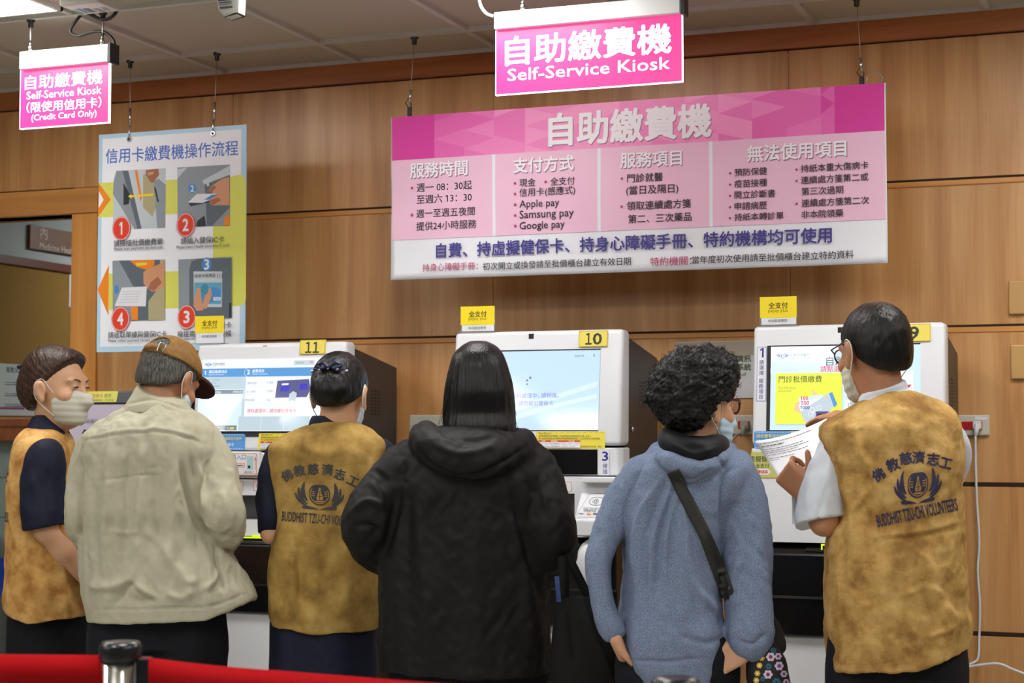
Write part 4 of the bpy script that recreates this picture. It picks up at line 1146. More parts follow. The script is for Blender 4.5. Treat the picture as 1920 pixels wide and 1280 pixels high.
# ------------------------------------------------------------------ things on the wall
BEIGE = mat('plate_beige', (206, 204, 188), 0.4); SOCK = mat('socket_red', (196, 24, 36), 0.35); PLUGW = mat('plug_white', (226, 228, 236), 0.35)
def outlet(x_, y_, x2, y2, label, red=None, sticker=None):
    a, d = P(x_, y_, 0), P(x2, y2, 0)
    o = empty('wall_outlet', ((a.x + d.x) / 2, 0, (a.z + d.z) / 2), label, 'outlet', 'outlet plates on the wood wall')
    b = MB(); b.box((a.x, -0.014, d.z), (d.x, 0.0, a.z), None, 0.004, 2); b.build('cover_plate', BEIGE, o)
    if red:
        r0, r1 = P(red[0], red[1], -0.014), P(red[2], red[3], -0.014)
        b = MB(); b.box((r0.x, -0.018, r1.z), (r1.x, -0.012, r0.z), None, 0.001, 1); k = b.build('socket', SOCK, o)
        b = MB(); zc_ = (r0.z + r1.z) / 2
        for f_ in (0.25, 0.75):
            cx_ = r0.x + (r1.x - r0.x) * f_
            b.box((cx_ - 0.008, -0.0185, zc_), (cx_ - 0.005, -0.0178, zc_ + 0.008)); b.box((cx_ + 0.005, -0.0185, zc_), (cx_ + 0.008, -0.0178, zc_ + 0.008)); b.box((cx_ - 0.003, -0.0185, zc_ - 0.009), (cx_ + 0.003, -0.0178, zc_ - 0.004))
        b.build('contact_slots', BLACK, k)
    if sticker:
        s0, s1 = P(sticker[0], sticker[1], -0.0145), P(sticker[2], sticker[3], -0.0145)
        b = MB(); b.box((s0.x, -0.0148, s1.z), (s1.x, -0.0138, s0.z)); b.build('label_tape', STW, o)
outlet(1794, 778, 1856, 816, 'beige outlet plate with red socket and white plug, right of the standing men', (1803, 790, 1842, 805), (1828, 781, 1851, 787))
outlet(1372, 778, 1430, 814, 'beige outlet plate with red socket and grey plug beside the kiosk numbered 9', (1384, 789, 1406, 804))
outlet(770.5, 778, 850, 813, 'plain grey outlet plate on the wood wall beside the long black hair')
def wire(pts, r, m_, name, label, plug=None, n=8):
    o = empty(name, plug, label, 'power cable')
    b = MB(); b.tube(bez(pts), r, None, n); b.build('lead', m_, o)
    b = MB(); q = Vector(plug)
    b.prism([q + Vector((-0.014, 0, -0.013)), q + Vector((0.014, 0, -0.013)), q + Vector((0.014, 0, 0.010)), q + Vector((0.008, 0, 0.014)), q + Vector((-0.008, 0, 0.014)), q + Vector((-0.014, 0, 0.010))], (0, -0.03, 0), None, 0.003, 2)
    b.tube([q + Vector((0, -0.022, 0)), q + Vector((0.0, -0.036, -0.012)), q + Vector((-0.004, -0.040, -0.036))], [0.011, 0.009, 0.006], None, 10)
    b.build('plug', m_, o)
q = P(1833, 797, -0.018)
wire([q + Vector((-0.004, -0.040, -0.036))] + [P(x_, y_, yy) for x_, y_, yy in ((1829, 850, -0.05), (1831, 930, -0.04), (1836, 1015, -0.035), (1833, 1070, -0.035), (1837, 1130, -0.035), (1836, 1190, -0.035), (1834, 1232, -0.05), (1822, 1243, -0.06), (1806, 1248, -0.06))], 0.0042, PLUGW, 'power_cable', 'white power cable hanging from the red socket at right', q)
q = P(1398, 797, -0.018)
wire([q + Vector((-0.004, -0.040, -0.036))] + [P(x_, y_, yy) for x_, y_, yy in ((1383, 814, -0.08), (1366, 832, -0.12), (1350, 848, -0.16), (1330, 900, -0.2))], 0.0042, mat('plug_grey', (176, 172, 164), 0.4), 'power_cable', 'grey power cable slanting from the socket beside the kiosk numbered 9', q)
b = MB(); b.tube(bez([P(x_, y_, yy) for x_, y_, yy in ((1799, 1250, -0.06), (1812, 1250, -0.06), (1840, 1246, -0.06), (1872, 1244, -0.05), (1900, 1255, -0.05), (1925, 1265, -0.05), (1960, 1285, -0.05))]), 0.0045, PLUGW, 8)
tag(b.build('floor_lead'), 'pale cable running off to the right below the hanging power cable', 'power cable')
CVR = mat('cover_wood', (206, 164, 104), 0.35)
for y_, y2, xl_, lab in ((526, 590, 1891, 'upper rounded wooden cover plate at the right edge of the wall'), (646, 711, 1895, 'lower rounded wooden cover plate at the right edge of the wall')):
    a, d = P(xl_, y_, 0), P(xl_, y2, 0)
    o = empty('cover_plate', (a.x + 0.09, 0, d.z), lab, 'cover plate', 'wooden cover plates')
    b = MB(); b.box((a.x, -0.018, d.z), (a.x + 0.19, 0.0, a.z), None, 0.006, 3); b.build('lid', CVR, o)
# cloud-records notice behind the kiosk
a, d = P(1266, 641, 0), P(1440, 746, 0)
o = empty('wall_notice', ((a.x + d.x) / 2, 0, a.z), 'grey and white notice with green words on the wall behind curly hair', 'notice')
zm_ = P(1300, 700, 0).z
b = MB(); b.box((a.x, -0.006, d.z), (d.x, 0, a.z), None, 0.001, 1); b.build('sheet', mat('notice_white', (206, 206, 208), 0.5), o)
pr = Print(-0.0065, 0.0002)
pr.rect(1266, 642, 1440, 668, mat('notice_beige', (176, 164, 146), 0.5))
GRN = mat('notice_green', (74, 90, 50), 0.5)
pr.text('雲端醫療資訊', 1330, 673, 1408, GRN, bold=0.03); pr.text('查詢系統', 1356, 688.5, 1408, GRN, bold=0.03); pr.text('MediCloud', 1352, 701.5, 1399, GREYINK, bold=0.015, shear=0.2)
pr.build('printing', o)
# ================================================================== soft forms: distance fields turned into meshes
# coordinates here: (r, w, z) = to the right of the camera, ahead of it, up
def px3(px, py, w):
    d = ray(px, py); d = d * (w / d.dot(FWD))
    return np.array([d.dot(RIGHT), w, CAM.z + d.z])
def m_(px, w): return px * w / F                      # a length in photo pixels at distance w
def to_world(v):
    R, Fv = np.array(RIGHT), np.array(FWD)
    return np.array([CAM.x, CAM.y, 0.0]) + v[:, :1] * R + v[:, 1:2] * Fv + v[:, 2:3] * np.array([0, 0, 1.0])
def wpt(p): return Vector(to_world(np.array([p]))[0])
def project(v):
    r, w_, z = v[:, 0], v[:, 1], v[:, 2] - CAM.z
    c, s = math.cos(PITCH), math.sin(PITCH)
    dep = w_ * c + z * s; up = -w_ * s + z * c
    return CX + F * r / dep, CY - F * up / dep
def smin(a, b, k):
    if k <= 0: return np.minimum(a, b)
    h = np.maximum(k - np.abs(a - b), 0) / k
    return np.minimum(a, b) - h * h * k * 0.25
def hermite(x, xs, ys):
    """smooth interpolation through (xs, ys) without overshoot"""
    xs, ys = np.asarray(xs, float), np.asarray(ys, float)
    if len(xs) < 3: return np.interp(x, xs, ys)
    h = np.diff(xs); dl = np.diff(ys) / h
    m = np.zeros(len(xs)); m[0], m[-1] = dl[0], dl[-1]
    for i in range(1, len(xs) - 1):
        m[i] = 0 if dl[i - 1] * dl[i] <= 0 else 2 * dl[i - 1] * dl[i] / (dl[i - 1] + dl[i])
    x = np.clip(x, xs[0], xs[-1])
    i = np.clip(np.searchsorted(xs, x) - 1, 0, len(h) - 1)
    t = (x - xs[i]) / h[i]
    return ((1 + 2 * t) * (1 - t) ** 2 * ys[i] + t * (1 - t) ** 2 * h[i] * m[i] + t * t * (3 - 2 * t) * ys[i + 1] + t * t * (t - 1) * h[i] * m[i + 1])

class Field:
    def __init__(s, lo, hi, h):
        s.h = h; s.lo = np.array(lo, float)
        n = np.ceil((np.array(hi, float) - s.lo) / h).astype(int) + 1
        s.n = n
        s.ax = [s.lo[i] + h * np.arange(n[i]) for i in range(3)]
        s.a = np.full(n, 0.5, np.float32)
    def sub(s, lo, hi):
        sl = []
        for i in range(3):
            a = int(np.clip(math.floor((lo[i] - s.lo[i]) / s.h), 0, s.n[i])); b = int(np.clip(math.ceil((hi[i] - s.lo[i]) / s.h) + 1, 0, s.n[i]))
            sl.append(slice(a, b))
        return tuple(sl)
    def grid(s, sl):
        return s.ax[0][sl[0]][:, None, None], s.ax[1][sl[1]][None, :, None], s.ax[2][sl[2]][None, None, :]
    def put(s, sl, d, k, op):
        if 0 in s.a[sl].shape: return
        d = d.astype(np.float32)
        if op == 'add': s.a[sl] = smin(s.a[sl], d, k)
        elif op == 'cut': s.a[sl] = -smin(-s.a[sl], d, k)
    def cone(s, a, b, ra, rb, k=0.02, op='add'):
        a, b = np.asarray(a, float), np.asarray(b, float); m = max(ra, rb) + k + 3 * s.h
        sl = s.sub(np.minimum(a, b) - m, np.maximum(a, b) + m)
        X, Y, Z = s.grid(sl); ab = b - a; L = max(ab.dot(ab), 1e-9)
        t = np.clip(((X - a[0]) * ab[0] + (Y - a[1]) * ab[1] + (Z - a[2]) * ab[2]) / L, 0, 1)
        d = np.sqrt((X - a[0] - t * ab[0]) ** 2 + (Y - a[1] - t * ab[1]) ** 2 + (Z - a[2] - t * ab[2]) ** 2) - (ra + (rb - ra) * t)
        s.put(sl, d, k, op)
    def chain(s, pts, rs, k=0.02, op='add', n=5):
        """tapering limb through pts (rounded at the bends)"""
        pts = [np.asarray(p, float) for p in pts]
        if len(pts) > 2:
            q = np.array([tuple(v) for v in bez([Vector(p) for p in pts], n)])
            r = np.interp(np.linspace(0, len(pts) - 1, len(q)), range(len(pts)), rs)
        else: q, r = np.array(pts), rs
        for i in range(len(q) - 1): s.cone(q[i], q[i + 1], r[i], r[i + 1], k, op)
    def ell(s, c, rad, M=None, k=0.02, op='add', n=2.0):
        c = np.asarray(c, float); rad = np.asarray(rad, float)
        m = max(rad) + k + 3 * s.h
        sl = s.sub(c - m, c + m); X, Y, Z = s.grid(sl)
        X, Y, Z = X - c[0], Y - c[1], Z - c[2]
        if M is not None:
            M = np.asarray(M, float)          # rows: the ellipsoid's own axes
            X, Y, Z = (X * M[0, 0] + Y * M[0, 1] + Z * M[0, 2], X * M[1, 0] + Y * M[1, 1] + Z * M[1, 2], X * M[2, 0] + Y * M[2, 1] + Z * M[2, 2])
        q = (np.abs(X / rad[0]) ** n + np.abs(Y / rad[1]) ** n + np.abs(Z / rad[2]) ** n) ** (1 / n)
        s.put(sl, (q - 1) * min(rad) * (1 if max(rad) < 3 * min(rad) else 1.0), k, op)
    def loft(s, secs, k=0.02, op='add'):
        """secs: (py, left px, right px, w, half depth, power) from top to bottom"""
        zz, cr, hx, cw, hy, pw = [], [], [], [], [], []
        for q in secs:
            py, L, R, w_, hd = q[:5]
            a, b = px3(L, py, w_), px3(R, py, w_)
            zz.append((a[2] + b[2]) / 2); cr.append((a[0] + b[0]) / 2); hx.append((b[0] - a[0]) / 2); cw.append(w_); hy.append(hd); pw.append(q[5] if len(q) > 5 else 2.3)
        o = np.argsort(zz); zz = np.array(zz)[o]
        g = lambda v: np.array(v)[o]
        cr, hx, cw, hy, pw = map(g, (cr, hx, cw, hy, pw))
        lo = (min(cr - hx) - 0.05, min(cw - hy) - 0.05, zz[0] - 0.03); hi = (max(cr + hx) + 0.05, max(cw + hy) + 0.05, zz[-1] + 0.03)
        sl = s.sub(lo, hi); X, Y, Z = s.grid(sl); z = Z.ravel()
        C, H, D, V, N = (hermite(z, zz, v)[None, None, :] for v in (cr, hx, cw, hy, pw))
        q = (np.abs((X - C) / H) ** N + np.abs((Y - D) / V) ** N) ** (1 / N)
        d = (q - 1) * np.minimum(H, V)
        d = np.maximum(d, np.maximum(Z - zz[-1], zz[0] - Z))
        s.put(sl, d, k, op)
    def plane(s, p, n, k=0.0):
        """keeps the side the normal n points away from"""
        p, n = np.asarray(p, float), np.asarray(n, float); n = n / np.linalg.norm(n)
        X, Y, Z = s.grid((slice(None),) * 3)
        d = ((X - p[0]) * n[0] + (Y - p[1]) * n[1] + (Z - p[2]) * n[2]).astype(np.float32)
        s.a = -smin(-s.a, -d, k)
    def mesh(s):
        a = s.a; neg = a < 0
        neg[0], neg[-1], neg[:, 0], neg[:, -1], neg[:, :, 0], neg[:, :, -1] = (False,) * 6
        a = np.where(neg, a, np.maximum(a, 1e-6))
        nx, ny, nz = a.shape
        cnt = np.zeros((nx - 1, ny - 1, nz - 1), np.int8)
        for i in (0, 1):
            for j in (0, 1):
                for k in (0, 1): cnt += neg[i:nx - 1 + i, j:ny - 1 + j, k:nz - 1 + k]
        act = (cnt > 0) & (cnt < 8)
        I = np.argwhere(act); idx = np.full(act.shape, -1, np.int32); idx[act] = np.arange(len(I))
        acc = np.zeros((len(I), 3)); num = np.zeros(len(I))
        for axis in range(3):
            o1, o2 = [x for x in range(3) if x != axis]
            for p in (0, 1):
                for q in (0, 1):
                    A = I.copy(); A[:, o1] += p; A[:, o2] += q; B = A.copy(); B[:, axis] += 1
                    va, vb = a[A[:, 0], A[:, 1], A[:, 2]], a[B[:, 0], B[:, 1], B[:, 2]]
                    c = (va < 0) != (vb < 0)
                    t = np.where(c, va / np.where(c, va - vb, 1), 0)
                    pt = A.astype(float); pt[:, axis] += t
                    acc[c] += pt[c]; num[c] += 1
        v = s.lo + s.h * acc / num[:, None]
        F_ = []
        for axis in range(3):
            o1, o2 = [(1, 2), (2, 0), (0, 1)][axis]
            n0 = [slice(None)] * 3; n1 = [slice(None)] * 3
            n0[axis] = slice(0, -1); n1[axis] = slice(1, None)
            A, B = neg[tuple(n0)], neg[tuple(n1)]
            E = np.argwhere(A != B)
            E = E[(E[:, o1] > 0) & (E[:, o2] > 0)]
            def cell(d1, d2):
                c = E.copy(); c[:, o1] -= d1; c[:, o2] -= d2
                return idx[c[:, 0], c[:, 1], c[:, 2]]
            q = np.stack([cell(1, 1), cell(0, 1), cell(0, 0), cell(1, 0)], 1)
            fl = B[E[:, 0], E[:, 1], E[:, 2]]
            q[fl] = q[fl][:, ::-1]
            F_.append(q)
        return v, np.concatenate(F_)

def vnormals(v, f):
    n = np.cross(v[f[:, 2]] - v[f[:, 0]], v[f[:, 3]] - v[f[:, 1]])
    out = np.zeros_like(v)
    for c in range(3):
        for k in range(4): out[:, c] += np.bincount(f[:, k], n[:, c], len(v))
    L = np.linalg.norm(out, axis=1); L[L == 0] = 1
    return out / L[:, None]
def relax(v, f, it, lam=0.5, taubin=True):
    e = np.concatenate([f[:, [0, 1]], f[:, [1, 2]], f[:, [2, 3]], f[:, [3, 0]]]); e = np.concatenate([e, e[:, ::-1]])
    deg = np.bincount(e[:, 0], minlength=len(v))[:, None].astype(float); deg[deg == 0] = 1
    for k in range(it):
        avg = np.stack([np.bincount(e[:, 0], v[e[:, 1], c], len(v)) for c in range(3)], 1) / deg
        v = v + (lam if (not taubin or k % 2 == 0) else -lam * 1.04) * (avg - v)
    return v
def waves(v, seed, scale, n=14):
    """smooth pseudo-random field over points, about -1..1; scale in 1/m (one number or one per axis)"""
    r = np.random.RandomState(seed); out = np.zeros(len(v)); sc_ = np.ones(3) * scale
    for i in range(n):
        k = r.normal(size=3); k = k / np.linalg.norm(k) * r.uniform(0.5, 1.6)
        out += np.sin((v * sc_) @ k * 2 * PI + r.uniform(0, 6.3) + 1.2 * np.sin((v * sc_) @ np.roll(k, 1) * PI + i))
    return out / math.sqrt(n)
def folds(v, nrm, L, facing=True):
    """ridges and creases along photo-space strokes: (points, width px, height m)"""
    x, y = project(v); d = np.zeros(len(v))
    wt = np.clip(0.25 - nrm[:, 1] * 1.4, 0, 1) if facing else 1.0
    for pts, wd, amp in L:
        best = np.full(len(v), 1e9); tt = np.zeros(len(v))
        P_ = np.array([tuple(q[:2]) for q in bez([Vector((p[0], p[1], 0)) for p in pts], 4)]) if len(pts) > 2 else np.array(pts, float)
        n = len(P_) - 1
        for i in range(n):
            a, b = P_[i], P_[i + 1]; ab = b - a; LL = max(ab.dot(ab), 1e-6)
            t = np.clip(((x - a[0]) * ab[0] + (y - a[1]) * ab[1]) / LL, 0, 1)
            q = np.hypot(x - a[0] - t * ab[0], y - a[1] - t * ab[1])
            m = q < best; best[m] = q[m]; tt[m] = (i + t[m]) / n
        d += amp * np.exp(-(best / wd) ** 2) * np.clip(np.minimum(tt, 1 - tt) * 4 + 0.15, 0, 1)
    return d * wt

def to_object(name, v, f, m, parent=None, world=True):
    me = bpy.data.meshes.new(name)
    vw = to_world(v) if world else v
    me.vertices.add(len(vw)); me.vertices.foreach_set('co', vw.astype(np.float32).ravel())
    me.loops.add(f.size); me.loops.foreach_set('vertex_index', f.astype(np.int32).ravel())
    me.polygons.add(len(f)); me.polygons.foreach_set('loop_start', np.arange(0, f.size, f.shape[1], dtype=np.int32)); 
    me.polygons.foreach_set('use_smooth', np.ones(len(f), bool))
    me.update(calc_edges=True); me.validate()
    if m is not None: me.materials.append(m)
    return link(name, me, parent)

def form(F_, name, m, parent=None, smooth=4, disp=None, fold=None, noise=(), calm=0.0):
    """field -> relaxed, creased mesh object. noise: (seed, scale, amplitude) layers"""
    v, f = F_.mesh()
    v = relax(v, f, smooth)
    if fold or noise or disp:
        n = vnormals(v, f); d = np.zeros(len(v))
        if fold: d += 1.35 * folds(v, n, fold)
        for sd, sc_, am in noise:
            q_ = waves(v, abs(sd), sc_)
            d += q_ * am if sd > 0 else (0.8 - np.sqrt(q_ * q_ + 0.02)) * am      # a negative seed gives sharp creases
        if disp: d += disp(v, n)
        if calm: d = d * np.clip((v[:, 2] - v[:, 2].min()) / calm, 0.2, 1)      # the hem band stays straighter
        v = v + n * d[:, None]
        v = relax(v, f, 2, 0.3)
    o = to_object(name, v, f, m, parent)
    return o

# ---------------------------------------------------------------- bodies
SKIN = mat('skin', (206, 158, 124), 0.5, vary=0.10, vscale=9)
SKIN_D = mat('skin_tan', (176, 122, 88), 0.5, vary=0.10, vscale=9)
class Head:
    """axes of a head: yaw 0 looks away from the camera, + turns to the right; nod + looks down; tilt leans to the right"""
    def __init__(s, px, py, w_, yaw=0, nod=0, tilt=0, size=1.0):
        y, n, t = map(math.radians, (yaw, nod, tilt))
        f = np.array([math.sin(y) * math.cos(n), math.cos(y) * math.cos(n), -math.sin(n)])
        r = np.array([math.cos(y), -math.sin(y), 0.0]); u = np.cross(r, f)
        r2 = r * math.cos(t) - u * math.sin(t); u2 = np.cross(r2, f)
        s.c = px3(px, py, w_); s.M = np.array([r2, f, u2]); s.k = size
    def at(s, x, y, z): return s.c + s.k * (x * s.M[0] + y * s.M[1] + z * s.M[2])
    def ell(s, F_, c, rad, k=0.02, op='add', n=2.0): F_.ell(s.at(*c), np.array(rad) * s.k, s.M, k * s.k, op, n)
    def cone(s, F_, a, b, ra, rb, k=0.01, op='add'): F_.cone(s.at(*a), s.at(*b), ra * s.k, rb * s.k, k * s.k, op)
    def build(s, F_):
        s.ell(F_, (0, -0.012, 0.035), (0.074, 0.094, 0.086), 0.01)
        s.ell(F_, (0, 0.028, -0.03), (0.060, 0.062, 0.082), 0.03)
        s.ell(F_, (0, 0.060, -0.088), (0.026, 0.024, 0.022), 0.03)
        s.ell(F_, (0, 0.076, 0.034), (0.052, 0.014, 0.014), 0.02)
        for e in (-1, 1):
            s.ell(F_, (e * 0.045, 0.062, -0.018), (0.022, 0.018, 0.018), 0.02)       # cheekbone
            s.ell(F_, (e * 0.031, 0.094, 0.014), (0.017, 0.012, 0.010), 0.008, 'cut')  # socket
            s.ell(F_, (e * 0.031, 0.080, 0.013), (0.0125, 0.0125, 0.0105), 0.002)       # lidded eye
        s.cone(F_, (0, 0.086, 0.018), (0, 0.104, -0.020), 0.008, 0.012, 0.012)
        for e in (-1, 1): s.ell(F_, (e * 0.012, 0.094, -0.024), (0.008, 0.010, 0.008), 0.006)
        s.ell(F_, (0, 0.089, -0.050), (0.022, 0.010, 0.006), 0.008); s.ell(F_, (0, 0.087, -0.061), (0.019, 0.010, 0.007), 0.008)
        for e in (-1, 1):
            s.ell(F_, (e * 0.078, -0.008, -0.004), (0.008, 0.017, 0.031), 0.008)
            s.ell(F_, (e * 0.084, -0.014, 0.004), (0.007, 0.017, 0.026), 0.004)
            s.ell(F_, (e * 0.089, -0.004, -0.001), (0.006, 0.009, 0.015), 0.004, 'cut')
            s.ell(F_, (e * 0.079, -0.002, -0.030), (0.007, 0.009, 0.010), 0.006)

def hand(F_, wrist, fd, pn, side, curl=(18, 22, 16), spread=3.0, thumb=(0.5, 0.55, 0.25), size=1.0, ring=None):
    """five fingers rooted in a palm. fd: towards the fingertips, pn: out of the palm, side: which side the thumb leaves"""
    fd = np.array(fd, float); fd /= np.linalg.norm(fd)
    pn = np.array(pn, float); pn -= fd * pn.dot(fd); pn /= np.linalg.norm(pn)
    sd = np.cross(fd, pn) * side
    wrist = np.asarray(wrist, float); k = size
    for i in range(4):
        o = (i - 1.5) * 0.0195
        F_.cone(wrist + fd * 0.012 * k - sd * o * 0.75 * k, wrist + fd * 0.085 * k - sd * o * k, 0.0145 * k, 0.0115 * k, 0.012)
    F_.cone(wrist + fd * 0.02 * k + sd * 0.018 * k + pn * 0.006 * k, wrist + fd * 0.055 * k + sd * 0.030 * k + pn * 0.008 * k, 0.014 * k, 0.012 * k, 0.014)
    for i, L in enumerate((0.070, 0.078, 0.073, 0.056)):
        o = (i - 1.5) * 0.0195
        p = wrist + fd * 0.086 * k - sd * o * k
        a = math.radians(spread) * -(i - 1.5); d = fd * math.cos(a) + sd * math.sin(a); q = pn.copy(); r = 0.0088
        for j, frac in enumerate((0.45, 0.31, 0.24)):
            c = math.radians(curl[j] * (1 + 0.12 * i))
            d, q = d * math.cos(c) + q * math.sin(c), q * math.cos(c) - d * math.sin(c)
            e = p + d * L * frac * k
            F_.cone(p, e, r * k, (r - 0.0008) * k, 0.003); p = e; r -= 0.0008
    p = wrist + fd * 0.028 * k + sd * 0.030 * k + pn * 0.006 * k
    d = fd * thumb[0] + sd * thumb[1] + pn * thumb[2]; d /= np.linalg.norm(d)
    e = p + d * 0.042 * k; F_.cone(p, e, 0.0115 * k, 0.0098 * k, 0.008)
    d2 = d + fd * 0.5 + pn * 0.2; d2 /= np.linalg.norm(d2)
    e2 = e + d2 * 0.030 * k; F_.cone(e, e2, 0.0098 * k, 0.0082 * k, 0.003)

def legs(F_, pelvis, w_, half=0.075, toe=0.16):
    """legs down to the floor; the feet point away from the camera"""
    for e in (-1, 1):
        h = np.array([pelvis[0] + e * half, pelvis[1], pelvis[2] - 0.02]); kn = np.array([h[0] + e * 0.01, h[1] + 0.015, 0.47]); an = np.array([h[0] + e * 0.012, h[1] - 0.02, 0.085])
        F_.chain([h, kn, an], [0.062, 0.046, 0.034], 0.03)
        F_.cone(an + np.array([0, -0.02, -0.05]), an + np.array([0, toe, -0.057]), 0.032, 0.024, 0.02)
    return F_
def trousers(name, pelvis_px, w_, m, parent, top_py, L, R, hem=0.08, flare=1.0, split=True, hd=0.115):
    """dark trousers or skirt from beneath the top garment to the ankles"""
    a, b = px3(L, top_py, w_), px3(R, top_py, w_); c = (a[0] + b[0]) / 2; hx = (b[0] - a[0]) / 2; zt = a[2]
    Fd = Field((c - hx * flare - 0.12, w_ - 0.28, 0.0), (c + hx * flare + 0.12, w_ + 0.28, zt + 0.05), 0.008)
    if split:
        F2 = Fd
        X, Y, Z = F2.grid((slice(None),) * 3)
        q = np.sqrt(((X - c) / hx) ** 2 + ((Y - w_) / hd) ** 2)
        d = np.maximum((q - 1) * min(hx, hd), np.maximum(Z - zt, 0.72 - Z))
        F2.put((slice(None),) * 3, d + 0 * X, 0.03, 'add')
        for e in (-1, 1):
            F2.chain([(c + e * hx * 0.46, w_, 0.80), (c + e * hx * 0.56, w_ + 0.01, 0.47), (c + e * hx * 0.60, w_ - 0.01, hem)], [hx * 0.60, hx * 0.46, hx * 0.40], 0.03)
    else:
        X, Y, Z = Fd.grid((slice(None),) * 3)
        t = np.clip((zt - Z) / max(zt - hem, 0.1), 0, 1); h = hx * (1 + (flare - 1) * t); v_ = hd * (1 + (flare - 1) * t)
        d = np.maximum((np.sqrt(((X - c) / h) ** 2 + ((Y - w_) / v_) ** 2) - 1) * np.minimum(h, v_), np.maximum(Z - zt, hem - Z))
        Fd.put((slice(None),) * 3, d, 0, 'add')
    return form(Fd, name, m, parent, 4, noise=((7, (7, 7, 1.6), 0.006),))
def shoes(F_p, pelvis, w_, m, parent, half=0.095):
    for e in (-1, 1):
        c = np.array([pelvis[0] + e * (half + 0.022), w_ - 0.02, 0.0])
        Fd = Field(c + np.array([-0.08, -0.12, -0.01]), c + np.array([0.08, 0.27, 0.16]), 0.007)
        Fd.cone(c + np.array([0, -0.03, 0.045]), c + np.array([0, 0.18, 0.036]), 0.046, 0.040, 0.02); Fd.cone(c + np.array([0, 0.0, 0.05]), c + np.array([0, 0, 0.11]), 0.050, 0.046, 0.02)
        Fd.plane((0, 0, 0.003), (0, 0, -1))
        form(Fd, 'shoe', m, parent, 3)

def mask_part(H, parent, m, ml, ears=(-1, 1), drop=0.0, lower=None):
    """pleated face mask over nose and chin with ear loops"""
    c = H.c; Fd = Field(c - 0.17, c + 0.17, 0.0045)
    H.ell(Fd, (0, 0.036, -0.040), (0.066, 0.070, 0.074), 0.02); H.cone(Fd, (0, 0.088, 0.004), (0, 0.114, -0.030), 0.012, 0.018, 0.03); H.ell(Fd, (0, 0.068, -0.086), (0.034, 0.030, 0.026), 0.03)
    Fd.plane(H.at(0, 0.09, 0.000), H.M[2] + 0.25 * H.M[1]); Fd.plane(H.at(0, 0.05, -0.108), -H.M[2]); Fd.plane(H.at(0, 0.022, -0.05), -H.M[1])
    def pleat(v, n):
        z = ((v - c) @ H.M[2]) / H.k
        return 0.0009 * np.sin(z / 0.020 * 2 * PI)
    o = form(Fd, 'face_mask', m, parent, 3, disp=pleat)
    for e in ears:
        b = MB()
        q = [H.at(e * 0.060, 0.034, -0.016), H.at(e * 0.074, 0.016, 0.012), H.at(e * 0.081, -0.004, 0.034), H.at(e * 0.083, -0.027, 0.020), H.at(e * 0.082, -0.029, -0.010), H.at(e * 0.080, -0.016, -0.035), H.at(e * 0.070, 0.014, -0.062), H.at(e * 0.057, 0.030, -0.080)]
        b.tube(bez([wpt(p) for p in q], 6), 0.0014, None, 6); b.build('ear_loop', ml, o)
    return o
def hair_cap(H, F_, thick=0.006, back=0.0):
    """a close cap of hair over the skull"""
    H.ell(F_, (0, -0.014 - back, 0.036), (0.074 + thick, 0.095 + thick + back, 0.087 + thick), 0.01)

# ---------------------------------------------------------------- printing that follows a garment
def bvh_of(o):
    dg = bpy.context.evaluated_depsgraph_get()
    me = o.data; mw = o.matrix_world
    return bvhtree.BVHTree.FromPolygons([mw @ v.co for v in me.vertices], [tuple(p.vertices) for p in me.polygons])
def lay_on(o, polys, m, name, parent, ray_of, off=0.002, cut=5.0):
    """polys: list of (2D points, faces). Each point is sent along ray_of(x, y) onto the garment"""
    tree = bvh_of(o); bm = bmesh.new()
    for v, f in polys:
        vs = [bm.verts.new((p[0], p[1], 0)) for p in v]
        for q in f:
            try: bm.faces.new([vs[i] for i in q])
            except ValueError: pass
    bmesh.ops.triangulate(bm, faces=bm.faces)
    for _ in range(4):
        e = [e for e in bm.edges if e.calc_length() > cut]
        if not e: break
        bmesh.ops.subdivide_edges(bm, edges=e, cuts=1, use_grid_fill=False)
        bmesh.ops.triangulate(bm, faces=bm.faces)
    drop = []
    for v in bm.verts:
        og, d = ray_of(v.co.x, v.co.y)
        h = tree.ray_cast(og, d)
        if h[0] is None: drop.append(v)
        else: v.co = h[0] - d * off
    bmesh.ops.delete(bm, geom=drop, context='VERTS')
    me = bpy.data.meshes.new(name); bm.to_mesh(me); bm.free(); me.materials.append(m)
    return link(name, me, parent)
def cam_ray(x, y):
    d = ray(x, y).normalized(); return CAM, d
def glyph_at(ch, cx, cy, size, rot=0.0, bold=0.02, sx=1.0):
    out = []
    v, f = glyphs(ch)
    c0, c1 = (v[:, 0].min() + v[:, 0].max()) / 2, (v[:, 1].min() + v[:, 1].max()) / 2
    a = math.radians(-rot)
    for ox, oy in strikes(bold):
        q = [((p[0] + ox - c0) * size * sx, (p[1] + oy - c1) * size) for p in v]
        out.append(([(cx + x * math.cos(a) + y * math.sin(a), cy + x * math.sin(a) - y * math.cos(a)) for x, y in q], f))
    return out
def text_along(s, x0, y0, x1, y1, h, bold=0.02):
    v, f = glyphs(s); a0, a1 = v[:, 0].min(), v[:, 0].max(); zc_ = (v[:, 1].min() + v[:, 1].max()) / 2; sz = h / (v[:, 1].max() - v[:, 1].min())
    out = []
    L = math.hypot(x1 - x0, y1 - y0); ux, uy = (x1 - x0) / L, (y1 - y0) / L
    for ox, oy in strikes(bold):
        pts = []
        for p in v:
            t = (p[0] + ox - a0) / (a1 - a0) * L; y = (p[1] + oy - zc_) * sz
            pts.append((x0 + ux * t + uy * y, y0 + uy * t - ux * y))
        out.append((pts, f))
    return out
